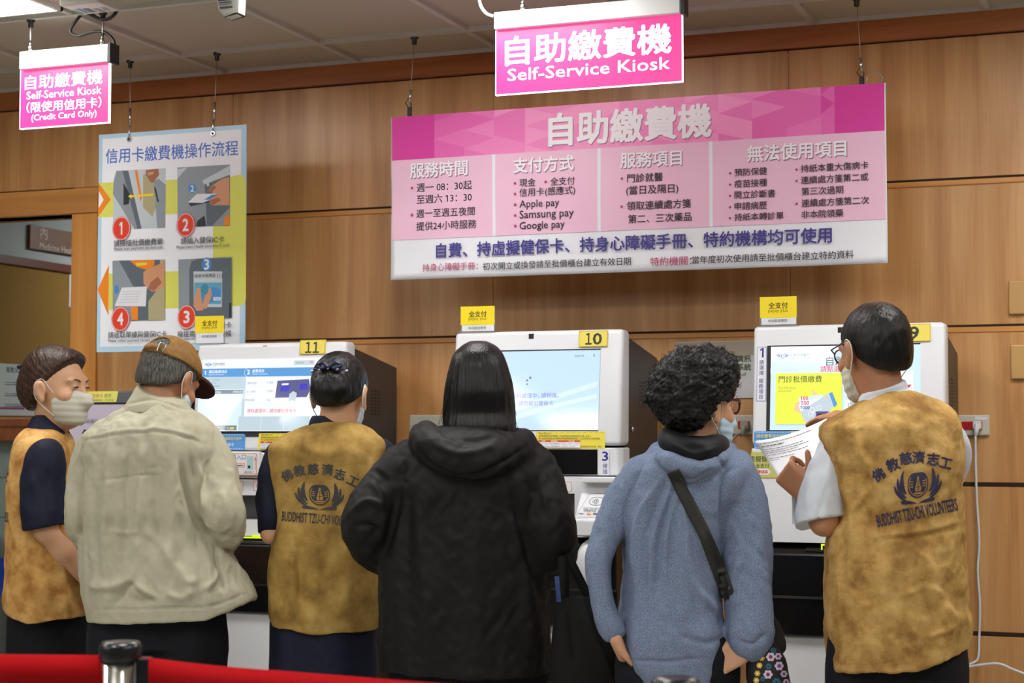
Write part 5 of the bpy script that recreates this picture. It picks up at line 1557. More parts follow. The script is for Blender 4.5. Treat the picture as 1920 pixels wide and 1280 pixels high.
def emblem(cx, cy, w_, h, slant=0.0):
    """lotus with a ship in a medallion: dark shapes, then pale details"""
    dark, pale = [], []
    S = lambda x, y: (cx + x * w_ / 2, cy + y * h / 2 + slant * x * w_ / 2)
    def petal(pts):
        q = [tuple(p[:2]) for p in bez([Vector((a, b, 0)) for a, b in pts + [pts[0]]], 4)][:-1]
        return ([S(*p) for p in q], [tuple(range(len(q)))])
    for e in (-1, 1):
        for tip, ctl, base, wd in (((0.62, -1.0), (0.80, -0.15), (0.50, 0.36), 0.085), ((0.86, -0.62), (0.88, 0.18), (0.50, 0.60), 0.075), ((1.0, -0.20), (0.92, 0.42), (0.48, 0.78), 0.065)):
            L_, R_ = [], []
            for i in range(11):
                t = i / 10; x = (1 - t) ** 2 * base[0] + 2 * t * (1 - t) * ctl[0] + t * t * tip[0]; y = (1 - t) ** 2 * base[1] + 2 * t * (1 - t) * ctl[1] + t * t * tip[1]
                dx = 2 * (1 - t) * (ctl[0] - base[0]) + 2 * t * (tip[0] - ctl[0]); dy = 2 * (1 - t) * (ctl[1] - base[1]) + 2 * t * (tip[1] - ctl[1]); l = math.hypot(dx, dy)
                ww = wd * math.sin(PI * (0.08 + 0.88 * t)) ** 0.7
                L_.append(S(e * (x - dy / l * ww), y + dx / l * ww)); R_.append(S(e * (x + dy / l * ww), y - dx / l * ww))
            q = L_ + R_[::-1]
            dark.append((q, [(i, i + 1, 20 - i, 21 - i) for i in range(10)]))
        dark.append(petal([(0, 0.98), (e * 0.36, 0.78), (e * 0.70, 0.74), (e * 0.66, 0.94), (e * 0.30, 0.97)]))
    n = 28
    disc = lambda rx, ry, oy: ([S(rx * math.cos(2 * PI * i / n), oy + ry * math.sin(2 * PI * i / n)) for i in range(n)], [tuple(range(n))])
    dark.append(([S(0.43 * max(-1, min(1, 1.06 * math.cos(2 * PI * i / n))), -0.14 + 0.80 * (math.sin(2 * PI * i / n) if math.sin(2 * PI * i / n) > -0.86 else -0.86)) for i in range(n)], [tuple(range(n))]))
    for i in range(n):        # pale ring
        a, b = 2 * PI * i / n, 2 * PI * (i + 1) / n
        rr = lambda t, k: S(k * 0.44 * math.cos(t), -0.14 + k * 0.80 * math.sin(t))
        if -0.5 < math.sin(a): pale.append(([rr(a, 0.90), rr(b, 0.90), rr(b, 0.83), rr(a, 0.83)], [(0, 1, 2, 3)]))
    pale.append(([S(-0.10, 0.28), S(0.12, 0.28), S(0.16, 0.08), S(0.06, -0.25), S(0.04, -0.62), S(-0.02, -0.62), S(-0.06, -0.2), S(-0.12, 0.08)], [tuple(range(8))]))
    pale.append(([S(-0.20, 0.34), S(0.22, 0.34), S(0.14, 0.44), S(-0.12, 0.44)], [(0, 1, 2, 3)]))
    for e in (-1, 1):
        for k in range(3): pale.append(([S(e * 0.20, -0.34 + 0.15 * k), S(e * 0.33, -0.36 + 0.15 * k), S(e * 0.33, -0.30 + 0.15 * k), S(e * 0.20, -0.28 + 0.15 * k)], [(0, 1, 2, 3)]))
    dark2 = [([S(-0.01, 0.26), S(0.02, 0.26), S(0.03, -0.4), S(0.0, -0.4)], [(0, 1, 2, 3)]), ([S(-0.08, 0.02), S(0.12, -0.02), S(0.12, 0.02), S(-0.08, 0.06)], [(0, 1, 2, 3)])]
    return dark, pale, dark2
# ---------------------------------------------------------------- cloth, hair
def cloth(name, c1, c2, scale=40, rough=0.85, weave=900, bump=0.25, mid=None, detail=4, stretch=(1, 1, 1), sheen=0.0):
    m, t, b = new_mat(name); L = t.links.new
    co = t.nodes.new('ShaderNodeTexCoord'); mp = t.nodes.new('ShaderNodeMapping'); mp.inputs['Scale'].default_value = stretch
    n = t.nodes.new('ShaderNodeTexNoise'); n.inputs['Scale'].default_value = scale; n.inputs['Detail'].default_value = detail; n.inputs['Roughness'].default_value = 0.6
    r = t.nodes.new('ShaderNodeValToRGB'); e = r.color_ramp.elements
    e[0].position, e[0].color = 0.34, srgb(*c1); e[1].position, e[1].color = 0.66, srgb(*c2)
    if mid: e.new(0.5).color = srgb(*mid)
    L(co.outputs['Object'], mp.inputs['Vector']); L(mp.outputs['Vector'], n.inputs['Vector']); L(n.outputs['Fac'], r.inputs['Fac']); L(r.outputs['Color'], b.inputs['Base Color'])
    n2 = t.nodes.new('ShaderNodeTexNoise'); n2.inputs['Scale'].default_value = weave; n2.inputs['Detail'].default_value = 2
    bp = t.nodes.new('ShaderNodeBump'); bp.inputs['Strength'].default_value = bump; bp.inputs['Distance'].default_value = 0.0015
    L(co.outputs['Object'], n2.inputs['Vector']); L(n2.outputs['Fac'], bp.inputs['Height']); L(bp.outputs['Normal'], b.inputs['Normal'])
    b.inputs['Roughness'].default_value = rough; b.inputs['Specular IOR Level'].default_value = 0.25
    if sheen: b.inputs['Sheen Weight'].default_value = sheen
    return m
VEST = cloth('vest_suede', (140, 102, 52), (202, 166, 104), 15, 0.8, 240, 0.7, mid=(180, 142, 80), detail=9)
VEST2 = cloth('vest_suede_light', (158, 108, 52), (212, 170, 106), 17, 0.8, 240, 0.6, mid=(192, 146, 82), detail=9)
VEST3 = cloth('vest_suede_olive', (126, 98, 48), (180, 150, 86), 13, 0.8, 240, 0.6, mid=(158, 126, 64), detail=9)
BEIGEC = cloth('jacket_beige', (172, 168, 146), (182, 178, 156), 30, 0.7, 700, 0.15)
BLACKC = cloth('jacket_black', (13, 12, 12), (17, 16, 16), 30, 0.62, 700, 0.2)
HOODIE = cloth('hoodie_melange', (86, 99, 124), (142, 153, 178), 650, 0.9, 800, 0.3, mid=(113, 126, 152), detail=3, stretch=(1, 1, 0.5))
SHIRTW = cloth('shirt_white', (204, 210, 220), (212, 218, 228), 30, 0.7, 900, 0.1)
NAVYC = cloth('shirt_navy', (17, 20, 38), (24, 28, 50), 60, 0.7, 700, 0.2)
DARKC = cloth('trousers_dark', (17, 18, 24), (22, 23, 30), 40, 0.85, 600, 0.2)
BLKIN = cloth('lining_black', (16, 16, 22), (22, 22, 28), 40, 0.6, 600, 0.2)
CAPIN = cloth('cap_lining', (52, 26, 24), (64, 34, 30), 60, 0.8, 800, 0.2)
CAPC = cloth('cap_khaki', (122, 90, 46), (142, 106, 56), 60, 0.7, 800, 0.3)
MASKM = cloth('mask_sage', (196, 194, 178), (204, 202, 188), 40, 0.9, 900, 0.1); MASKB = cloth('mask_pale_blue', (176, 206, 222), (190, 216, 230), 40, 0.9, 900, 0.1)
LOOP = mat('ear_loop', (224, 222, 214), 0.8)
SHOEM = mat('shoe_black', (24, 23, 23), 0.5)
def hairmat(name, c1, c2, rough=0.34, stretch=(60, 60, 8), scale=4.0, skin=None):
    m, t, b = new_mat(name); L = t.links.new
    co = t.nodes.new('ShaderNodeTexCoord'); mp = t.nodes.new('ShaderNodeMapping'); mp.inputs['Scale'].default_value = stretch
    n = t.nodes.new('ShaderNodeTexNoise'); n.inputs['Scale'].default_value = scale; n.inputs['Detail'].default_value = 5
    r = t.nodes.new('ShaderNodeValToRGB'); e = r.color_ramp.elements
    e[0].position, e[0].color = 0.35, srgb(*c1); e[1].position, e[1].color = 0.72, srgb(*c2)
    L(co.outputs['Object'], mp.inputs['Vector']); L(mp.outputs['Vector'], n.inputs['Vector']); L(n.outputs['Fac'], r.inputs['Fac']); L(r.outputs['Color'], b.inputs['Base Color'])
    bp = t.nodes.new('ShaderNodeBump'); bp.inputs['Strength'].default_value = 0.7; bp.inputs['Distance'].default_value = 0.003
    L(n.outputs['Fac'], bp.inputs['Height']); L(bp.outputs['Normal'], b.inputs['Normal'])
    b.inputs['Roughness'].default_value = rough; b.inputs['Specular IOR Level'].default_value = 0.28
    if skin:
        # hair thins to bare scalp round a point of the crown
        c, rad, col = skin
        vm = t.nodes.new('ShaderNodeVectorMath'); vm.operation = 'DISTANCE'; vm.inputs[1].default_value = c
        mr = t.nodes.new('ShaderNodeMapRange'); mr.inputs['From Min'].default_value = 0.0; mr.inputs['From Max'].default_value = rad; mr.inputs['To Min'].default_value = 0.80; mr.inputs['To Max'].default_value = 0.0
        ml = t.nodes.new('ShaderNodeMath'); ml.operation = 'MULTIPLY_ADD'; ml.use_clamp = True; ml.inputs[1].default_value = 0.9
        sb = t.nodes.new('ShaderNodeMath'); sb.operation = 'SUBTRACT'; sb.inputs[1].default_value = 0.42
        mx = t.nodes.new('ShaderNodeMix'); mx.data_type = 'RGBA'; mx.inputs['B'].default_value = srgb(*col)
        L(co.outputs['Object'], vm.inputs[0]); L(vm.outputs['Value'], mr.inputs['Value']); L(n.outputs['Fac'], sb.inputs[0]); L(sb.outputs[0], ml.inputs[0]); L(mr.outputs['Result'], ml.inputs[2])
        mm = t.nodes.new('ShaderNodeMath'); mm.operation = 'MULTIPLY'; mm.use_clamp = True
        L(ml.outputs[0], mm.inputs[0]); L(mr.outputs['Result'], mm.inputs[1])
        L(mm.outputs[0], mx.inputs['Factor']); L(r.outputs['Color'], mx.inputs['A']); L(mx.outputs['Result'], b.inputs['Base Color'])
    return m
HAIRBLK = hairmat('hair_black', (10, 9, 10), (24, 21, 21))
HAIRBRN = hairmat('hair_brown', (26, 18, 16), (84, 58, 46), 0.4, (90, 90, 22), 2.2)
HAIRGRY = hairmat('hair_greying', (42, 40, 38), (110, 106, 100), 0.6)
INKV = mat('vest_print', (46, 44, 74), 0.8); INKG = mat('vest_print_faded', (58, 58, 58), 0.8)
# ================================================================== people
def box_of(L, R, T, Bm, w0, w1, h):
    a, b, c, d = px3(L, T, w0), px3(R, Bm, w0), px3(L, T, w1), px3(R, Bm, w1)
    q = np.array([a, b, c, d]); return Field((q[:, 0].min(), w0, max(q[:, 2].min(), -0.02)), (q[:, 0].max(), w1, q[:, 2].max()), h)
def hem(F_, p, q, w_):
    a, b = px3(*p, w_), px3(*q, w_); F_.plane(a, (b[2] - a[2], 0, -(b[0] - a[0])))
def person(label, L, R, T, w_, H, neck, chest, pelvis, arms, hands, skin, group='people at the kiosks', girth=1.0, dep=(0.55, 0.75), ar=1.0, half=0.075, nr=0.047):
    """one continuous body: head, neck, trunk, arms, hands, legs, feet. arms: [(shoulder, elbow, wrist)] as (px, py, w)"""
    Bf = box_of(L, R, T, 1290, w_ - dep[0], w_ + dep[1], 0.005)
    pz = px3(*pelvis)
    lo = Bf.lo.copy(); hi = lo + Bf.h * (Bf.n - 1)
    Bf = Field((min(lo[0], pz[0] - 0.25), lo[1], -0.01), (max(hi[0], pz[0] + 0.25), hi[1], hi[2]), 0.005)
    nk, ch, pv = px3(*neck), px3(*chest), px3(*pelvis)
    Bf.cone(H.at(0, -0.022, -0.05), nk, nr, nr + 0.004, 0.03)
    g = girth
    Bf.cone(nk + np.array([0, 0, -0.08]), ch, 0.060 * g, 0.075 * g, 0.05); Bf.ell(ch, (0.115 * g, 0.075 * g, 0.16), None, 0.05); Bf.ell((ch + pv) / 2, (0.105 * g, 0.070 * g, 0.2), None, 0.05); Bf.ell(pv, (0.115 * g, 0.080 * g, 0.11), None, 0.05)
    for (S, E_, Wr), hd in zip(arms, hands):
        s_, e_, q_ = px3(*S), px3(*E_), px3(*Wr)
        s_ = s_ * 0.88 + np.array([nk[0], s_[1], s_[2] - 0.03]) * 0.12
        Bf.cone(nk + np.array([0, 0, -0.10]), s_, 0.034, 0.032 * ar, 0.03)
        Bf.chain([s_, (s_ + e_) / 2 + 0, e_], [0.034 * ar, 0.034 * ar, 0.034 * ar], 0.02, n=3); Bf.cone(e_, e_ * 0.6 + q_ * 0.4, 0.034 * ar, 0.035 * ar, 0.02); Bf.cone(e_ * 0.6 + q_ * 0.4, q_, 0.035 * ar, min(0.024, 0.036 * ar), 0.02)
        if hd: hand(Bf, q_, **hd)
    legs(Bf, pv, w_, half)
    H.build(Bf)
    v, f = Bf.mesh(); v = relax(v, f, 3)
    o = to_object('person', v, f, skin)
    c = wpt((pv[0], w_, 0.0))
    o.data.transform(Matrix.Translation(-c)); o.location = c
    bpy.context.view_layer.update()
    tag(o, label, 'person', group)
    return o
def short_hair(H, name, m, parent, thick=0.007, nape=-0.068, front=0.075, back=0.0, bun=None, noise=((1, (60, 60, 20), 0.0007),), ears=True, top=0.0, box=0.17, smooth=3, extra=None):
    Fd = Field(H.c - box, H.c + box, 0.004)
    hair_cap(H, Fd, thick, back)
    H.ell(Fd, (0, -0.050 - back, -0.022), (0.064, 0.048, 0.056), 0.03)
    if top: H.ell(Fd, (0, 0.0, 0.06 + top), (0.066, 0.085, 0.07), 0.03)
    if extra: extra(Fd)
    p0, p1 = (-0.10, nape), (0.092, front)
    n = np.array([p1[1] - p0[1], -(p1[0] - p0[0])])
    Fd.plane(H.at(0, p0[0], p0[1]), n[0] * H.M[1] + n[1] * H.M[2], 0.01)
    if ears:
        for e in (-1, 1): H.ell(Fd, (e * 0.086, -0.006, -0.012), (0.022, 0.023, 0.040), 0.008, 'cut')
    return form(Fd, name, m, parent, smooth, noise=noise)
def strands(b, H_or_pts, n, seed, r, make):
    rnd_ = random.Random(seed)
    for i in range(n): b.tube([wpt(p) for p in make(rnd_)], r, None, 4, cap=False)

# ---------------------------------------------------------------- man in the golden vest, right
w6 = 4.45
H6 = Head(1640, 664, 4.46, yaw=-20, nod=10, size=1.06)
p6 = person('balding man in a golden vest and white shirt holding a printed slip', 1440, 1850, 545, w6, H6, (1664, 768, 4.43), (1680, 880, 4.45), (1684, 1185, 4.47),
            [((1575, 822, 4.46), (1545, 978, 4.42), (1516, 926, 4.53)), ((1768, 825, 4.47), (1752, 905, 4.68), (1612, 786, 4.86))],
            [dict(fd=(-0.60, 0.35, 0.62), pn=(0.55, 0.70, 0.15), side=-1, curl=(62, 70, 40), thumb=(0.45, 0.80, -0.10)),
             dict(fd=(-0.80, 0.55, 0.12), pn=(0.1, 0.2, -1.0), side=1, curl=(12, 18, 12), thumb=(0.8, 0.5, 0.1))], SKIN_D, girth=1.05)
Vf = box_of(1490, 1860, 715, 1275, w6 - 0.26, w6 + 0.26, 0.005)
Vf.loft([(733, 1655, 1712, 4.44, 0.06), (745, 1622, 1744, 4.43, 0.075), (757, 1602, 1768, 4.43, 0.09), (772, 1577, 1788, 4.43, 0.105), (788, 1552, 1797, 4.43, 0.12), (803, 1538, 1801, 4.43, 0.13), (850, 1547, 1803, 4.44, 0.145, 2.5), (900, 1560, 1800, 4.44, 0.15, 2.5),
         (956, 1569, 1800, 4.45, 0.15, 2.5), (1000, 1554, 1804, 4.45, 0.152, 2.5), (1055, 1550, 1807, 4.45, 0.156, 2.5), (1125, 1548, 1812, 4.46, 0.160, 2.5), (1165, 1549, 1819, 4.46, 0.162, 2.5), (1215, 1551, 1810, 4.46, 0.164, 2.5), (1262, 1553, 1806, 4.46, 0.164, 2.5)])
Vf.ell(px3(1655, 722, 4.46), (0.085, 0.075, 0.045), None, 0.01, 'cut')
hem(Vf, (1552, 1252), (1690, 1244), w6); hem(Vf, (1690, 1244), (1806, 1206), w6)
FO6 = [([(1605, 830), (1640, 900), (1650, 985)], 7, 0.007), ([(1600, 800), (1618, 850), (1632, 880)], 8, 0.006), ([(1640, 905), (1600, 960)], 6, 0.006), ([(1650, 1012), (1730, 1003), (1803, 985)], 5, -0.005), ([(1650, 1005), (1730, 996), (1803, 978)], 6, 0.004),
       ([(1580, 905), (1598, 980), (1590, 1070)], 9, 0.006), ([(1690, 1010), (1745, 1060), (1765, 1130), (1790, 1200)], 9, 0.006), ([(1720, 1080), (1748, 1150), (1760, 1200)], 8, -0.006), ([(1680, 1120), (1740, 1100), (1770, 1120)], 7, 0.005), ([(1740, 1195), (1790, 1175)], 6, 0.006),
       ([(1640, 760), (1700, 775), (1760, 790)], 10, 0.004), ([(1560, 1000), (1575, 1100), (1570, 1200)], 10, 0.005), ([(1620, 1040), (1630, 1150), (1620, 1230)], 12, 0.005), ([(1700, 935), (1735, 960), (1765, 955)], 6, 0.003), ([(1770, 1130), (1805, 1180)], 6, 0.006)]
vest6 = form(Vf, 'vest', VEST, p6, 4, fold=FO6, noise=((3, 9, 0.0022), (-4, 14, 0.0020), (-5, 34, 0.0009)))
Sf = box_of(1450, 1850, 690, 1030, w6 - 0.25, w6 + 0.45, 0.005)
Sf.chain([px3(1580, 824, 4.46), px3(1548, 905, 4.44), px3(1537, 972, 4.43)], [m_(32, 4.45), m_(35, 4.45), m_(43, 4.45)], 0.02)
Sf.cone(px3(1537, 972, 4.43), px3(1535, 1000, 4.46), m_(43, 4.45), m_(43, 4.45), 0.02)
a, c_ = px3(1487, 962, w6), px3(1580, 987, w6); Sf.plane(px3(1530, 982, 4.45), (0.16, -0.25, -1.0))
Sf2 = box_of(1680, 1860, 740, 1000, w6 - 0.25, w6 + 0.5, 0.005)
Sf2.chain([px3(1766, 806, 4.46), px3(1786, 852, 4.54), px3(1765, 902, 4.68)], [m_(30, 4.45), m_(31, 4.5), m_(34, 4.6)], 0.02)
Sf3 = box_of(1590, 1740, 690, 790, w6 - 0.2, w6 + 0.25, 0.0045)
Sf3.loft([(709, 1664, 1690, 4.45, 0.055), (716, 1640, 1697, 4.445, 0.062), (735, 1616, 1704, 4.44, 0.068), (757, 1610, 1716, 4.44, 0.074), (775, 1608, 1722, 4.44, 0.078)])
Sf3.plane(px3(1613, 735, 4.44), (-0.33, -0.15, 1.0))
H6.ell(Sf3, (0, 0, -0.02), (0.055, 0.06, 0.12), 0.005, 'cut')
form(Sf, 'shirt_sleeve', SHIRTW, p6, 4, fold=[([(1560, 850), (1540, 960)], 8, 0.004), ([(1520, 880), (1512, 960)], 8, 0.004), ([(1555, 900), (1530, 985)], 5, -0.004)], noise=((5, 14, 0.002),))
form(Sf2, 'shirt_sleeve', SHIRTW, p6, 4); form(Sf3, 'shirt_collar', SHIRTW, p6, 3, fold=[([(1616, 752), (1650, 738), (1706, 728)], 4, -0.003)])
hc = wpt(H6.at(0.01, -0.035, 0.125))
HAIR6 = hairmat('hair_thinning', (12, 10, 10), (28, 24, 22), 0.36, skin=(tuple(hc), 0.075, (172, 130, 106)))
short_hair(H6, 'hair', HAIR6, p6, 0.006, nape=-0.078, front=0.075)
mask_part(H6, p6, MASKM, LOOP, ears=(-1, 1))
def glasses(H, parent, m_frame, lens, r=0.0022, wide=0.066, oz=0.014, thick=None):
    b = MB()
    for e in (-1, 1):
        q = [H.at(e * (0.032 + 0.025 * math.cos(t)), 0.104 - 0.010 * abs(math.cos(t)) * (1 if math.cos(t) > 0 else 0), oz + 0.019 * math.sin(t)) for t in [2 * PI * i / 18 for i in range(18)]]
        b.tube([wpt(p) for p in q], r, None, 6, closed=True)
        b.tube([wpt(p) for p in (H.at(e * 0.058, 0.094, oz + 0.008), H.at(e * 0.076, 0.075, oz + 0.012), H.at(e * 0.083, 0.01, oz + 0.014), H.at(e * 0.084, -0.02, oz + 0.004))], thick or r, None, 6)
    b.tube([wpt(p) for p in (H.at(-0.009, 0.106, oz + 0.004), H.at(0, 0.109, oz + 0.007), H.at(0.009, 0.106, oz + 0.004))], r, None, 6)
    o = b.build('glasses', m_frame, parent)
    b = MB()
    for e in (-1, 1): b.poly([wpt(H.at(e * (0.032 + 0.0245 * math.cos(t)), 0.103 - 0.010 * max(0, math.cos(t)), oz + 0.0185 * math.sin(t))) for t in [2 * PI * i / 18 for i in range(18)]])
    b.build('lens', lens, o).modifiers.new('thickness', 'SOLIDIFY').thickness = 0.0012
LENS = mat('lens', (240, 240, 240), 0.03, trans=0.95)
glasses(H6, p6, mat('frame_black', (20, 20, 34), 0.3), LENS)
trousers('trousers', None, w6, DARKC, p6, 1195, 1560, 1800); shoes(None, px3(1684, 1185, 4.47), w6, SHOEM, p6)
# printing on the back of the vest
def vest_print(vest, parent_ink, chars, em, text, csize, ray_of=cam_ray, slant=0.0):
    P_ = []
    for ch, x, y, rot in chars: P_ += glyph_at(ch, x, y, csize, rot, 0.03)
    if text: P_ += text_along(*text, bold=0.02)
    lay_on(vest, P_, parent_ink, 'lettering', vest, ray_of)
    if em:
        d, pl, d2 = emblem(*em, slant=slant)
        lay_on(vest, d, parent_ink, 'lotus_emblem', vest, ray_of, 0.0022)
        lay_on(vest, pl, mat('emblem_pale', (168, 130, 66), 0.8), 'emblem_detail', vest, ray_of, 0.0030)
        lay_on(vest, d2, parent_ink, 'emblem_lines', vest, ray_of, 0.0036)
vest_print(vest6, INKV, [('佛', 1647, 890, 30), ('教', 1674, 871, 20), ('慈', 1698.5, 859, 8), ('濟', 1722.5, 857, 2), ('志', 1750, 860.5, -4), ('工', 1774, 868, -14)], (1721, 912, 88, 64), ('BUDDHIST TZU-CHI VOLUNTEERS', 1644, 977, 1795, 945, 23), 25, slant=-0.12)
# the slip in his hand
b = MB(); t = bmesh.new()
def slip(u, v):
    p = (1 - v) * ((1 - u) * np.array([1415, 827, 4.66]) + u * np.array([1550, 784, 4.76])) + v * ((1 - u) * np.array([1462, 897, 4.60]) + u * np.array([1585, 862, 4.66]))
    return px3(p[0], p[1] + 7 * math.sin(u * PI) * (1 - 0.3 * v), p[2] - 0.03 * math.sin(u * PI) + 0.01 * math.sin(v * PI))
g = [[t.verts.new(wpt(slip(i / 16, j / 12))) for j in range(13)] for i in range(17)]
for i in range(16):
    for j in range(12): t.faces.new([g[i][j], g[i][j + 1], g[i + 1][j + 1], g[i + 1][j]])
b.merge(t, mat('slip_paper', (232, 234, 242), 0.7), smooth=True)
sl = b.build('printed_slip'); sl.modifiers.new('thickness', 'SOLIDIFY').thickness = 0.0004
tag(sl, 'white printed payment slip held up by the balding man', 'paper')
b = MB(); rnd = random.Random(3)
def ink(u0, u1, v0, v1):
    k = max(2, int((u1 - u0) * 16)); off = wpt(np.array([0, 0, 0.0])) * 0
    for i in range(k):
        ua, ub = u0 + (u1 - u0) * i / k, u0 + (u1 - u0) * (i + 1) / k
        pts = [wpt(slip(ua, v0)), wpt(slip(ua, v1)), wpt(slip(ub, v1)), wpt(slip(ub, v0))]
        b.poly([p - FWD * 0.0016 for p in pts])
for k, v in enumerate((0.08, 0.15, 0.24, 0.29, 0.34, 0.39, 0.47, 0.52, 0.86, 0.92)):
    u = 0.04
    end = (0.75, 0.35, 0.6, 0.66, 0.5, 0.62, 0.4, 0.16, 0.75, 0.45)[k]
    while u < end:
        e = min(end, u + rnd.uniform(0.02, 0.07)); ink(u, e, v, v + (0.012 if k not in (1, 9) else 0.022)); u = e + 0.012
b.build('printed_lines', GREYINK, sl)

# ---------------------------------------------------------------- woman in the blue-grey hoodie
w5 = 4.5
H5 = Head(1309, 766, 4.50, yaw=55, nod=4)
p5 = person('woman in a heather blue hoodie with short curly black hair', 1080, 1470, 640, w5, H5, (1300, 850, 4.48), (1268, 960, 4.5), (1262, 1210, 4.52),
            [((1186, 890, 4.5), (1121, 1050, 4.44), (1148, 1182, 4.42)), ((1378, 880, 4.5), (1405, 1060, 4.46), (1396, 1218, 4.42))],
            [dict(fd=(0.30, 0.60, -0.75), pn=(0.9, -0.1, 0.3), side=1, curl=(35, 45, 30), thumb=(0.8, 0.4, 0.2), size=0.9),
             dict(fd=(-0.85, 0.10, -0.40), pn=(-0.2, 0.9, -0.3), side=-1, curl=(30, 40, 30), thumb=(0.7, 0.6, 0.2), size=0.9)], SKIN, girth=0.92, ar=0.42, nr=0.043)
Gf = box_of(1085, 1470, 800, 1290, w5 - 0.28, w5 + 0.28, 0.0045)
Gf.loft([(830, 1250, 1350, 4.48, 0.06), (842, 1222, 1376, 4.48, 0.075), (858, 1200, 1398, 4.48, 0.09), (880, 1184, 1408, 4.48, 0.105), (920, 1174, 1402, 4.49, 0.118), (980, 1168, 1366, 4.5, 0.125), (1060, 1171, 1349, 4.5, 0.128), (1150, 1165, 1353, 4.5, 0.132), (1190, 1163, 1362, 4.5, 0.135), (1240, 1175, 1346, 4.5, 0.132), (1290, 1200, 1328, 4.5, 0.125)])
Gf.chain([px3(1204, 882, 4.5), px3(1150, 970, 4.48), px3(1123, 1050, 4.44), px3(1130, 1130, 4.43), px3(1149, 1188, 4.42)], [m_(30, w5), m_(23, w5), m_(19, w5), m_(17, w5), m_(17, w5)], 0.025)
Gf.chain([px3(1376, 884, 4.5), px3(1396, 960, 4.48), px3(1404, 1060, 4.46), px3(1405, 1150, 4.44), px3(1406, 1203, 4.43)], [m_(40, w5), m_(43, w5), m_(41, w5), m_(38, w5), m_(37, w5)], 0.018)
Gf.plane(px3(1402, 1234, 4.43), (0.35, -0.1, -1)) if False else None
Gf.ell(px3(1390, 1268, 4.43), (0.075, 0.08, 0.042), None, 0.004, 'cut')
# hood lying on the shoulders
Gf.chain([px3(1362, 842, 4.60), px3(1358, 850, 4.44), px3(1326, 872, 4.37), px3(1288, 876, 4.355), px3(1252, 862, 4.38), px3(1238, 846, 4.48), px3(1246, 836, 4.60)], [m_(14, w5), m_(16, w5), m_(16, w5), m_(16, w5), m_(15, w5), m_(14, w5), m_(13, w5)], 0.010)
Gf.chain([px3(1338, 868, 4.40), px3(1300, 887, 4.365), px3(1255, 874, 4.39)], [m_(10, w5), m_(15, w5), m_(11, w5)], 0.008)
FO5 = [([(1243, 890), (1196, 980), (1190, 1100)], 6, 0.006), ([(1262, 900), (1225, 1010), (1218, 1120)], 6, 0.006), ([(1275, 905), (1250, 1000), (1245, 1110)], 6, 0.006), ([(1285, 900), (1285, 1000), (1300, 1090), (1330, 1140)], 7, 0.007), ([(1252, 900), (1212, 1000), (1204, 1110)], 5, -0.006), ([(1270, 905), (1240, 1000), (1232, 1110)], 5, -0.005),
       ([(1215, 850), (1178, 930), (1171, 1000)], 4, -0.005), ([(1300, 960), (1330, 1060), (1345, 1110)], 7, 0.006), ([(1310, 1110), (1350, 1150)], 8, 0.006), ([(1275, 1190), (1320, 1205), (1360, 1195)], 6, -0.005), ([(1180, 1235), (1250, 1240), (1330, 1232)], 3, -0.004), ([(1345, 850), (1362, 884)], 3, -0.004), ([(1350, 985), (1358, 900), (1385, 870)], 5, -0.007),
       ([(1390, 1040), (1375, 1085), (1370, 1120)], 6, 0.007), ([(1420, 1060), (1440, 1090)], 5, 0.005), ([(1380, 1200), (1410, 1208), (1440, 1185)], 5, -0.005), ([(1420, 1030), (1440, 1060)], 5, -0.005), ([(1270, 885), (1300, 900), (1340, 880)], 4, -0.006)]
hood = form(Gf, 'hoodie', HOODIE, p5, 4, fold=FO5, noise=((11, (11, 11, 2.5), 0.0045), (12, 22, 0.0014)))
If = box_of(1230, 1370, 795, 880, w5 - 0.16, w5 + 0.2, 0.004)
If.chain([px3(1348, 836, 4.57), px3(1345, 836, 4.44), px3(1318, 845, 4.375), px3(1284, 842, 4.37), px3(1258, 828, 4.42), px3(1254, 818, 4.54)], [m_(17, w5)] * 6, 0.02)
If.ell(px3(1300, 836, 4.47), (0.06, 0.075, 0.03), None, 0.02)
form(If, 'hood_lining', BLKIN, p5, 3, fold=[([(1260, 830), (1300, 850), (1345, 838)], 4, 0.004)])
Cf = box_of(1190, 1400, 635, 820, w5 - 0.22, w5 + 0.24, 0.004)
Cf.loft([(650, 1305, 1345, 4.50, 0.05), (660, 1268, 1364, 4.50, 0.08), (680, 1240, 1378, 4.49, 0.11), (710, 1220, 1383, 4.48, 0.125), (740, 1213, 1372, 4.475, 0.125), (768, 1224, 1346, 4.47, 0.115), (790, 1242, 1326, 4.46, 0.095), (806, 1262, 1305, 4.46, 0.07)])
H5.ell(Cf, (0, 0.105, -0.03), (0.085, 0.058, 0.085), 0.015, 'cut'); H5.ell(Cf, (0.085, 0.01, -0.012), (0.03, 0.028, 0.042), 0.006, 'cut')
CURL = hairmat('hair_curly', (8, 7, 8), (20, 18, 18), 0.5, (1, 1, 1), 120)
hr5 = form(Cf, 'hair', CURL, p5, 3, noise=((21, 18, 0.005), (22, 55, 0.0030), (23, 100, 0.0016)))
b = MB(); rnd = random.Random(8); mv = [v.co.copy() for v in hr5.data.vertices]; nv = [v.normal.copy() for v in hr5.data.vertices]
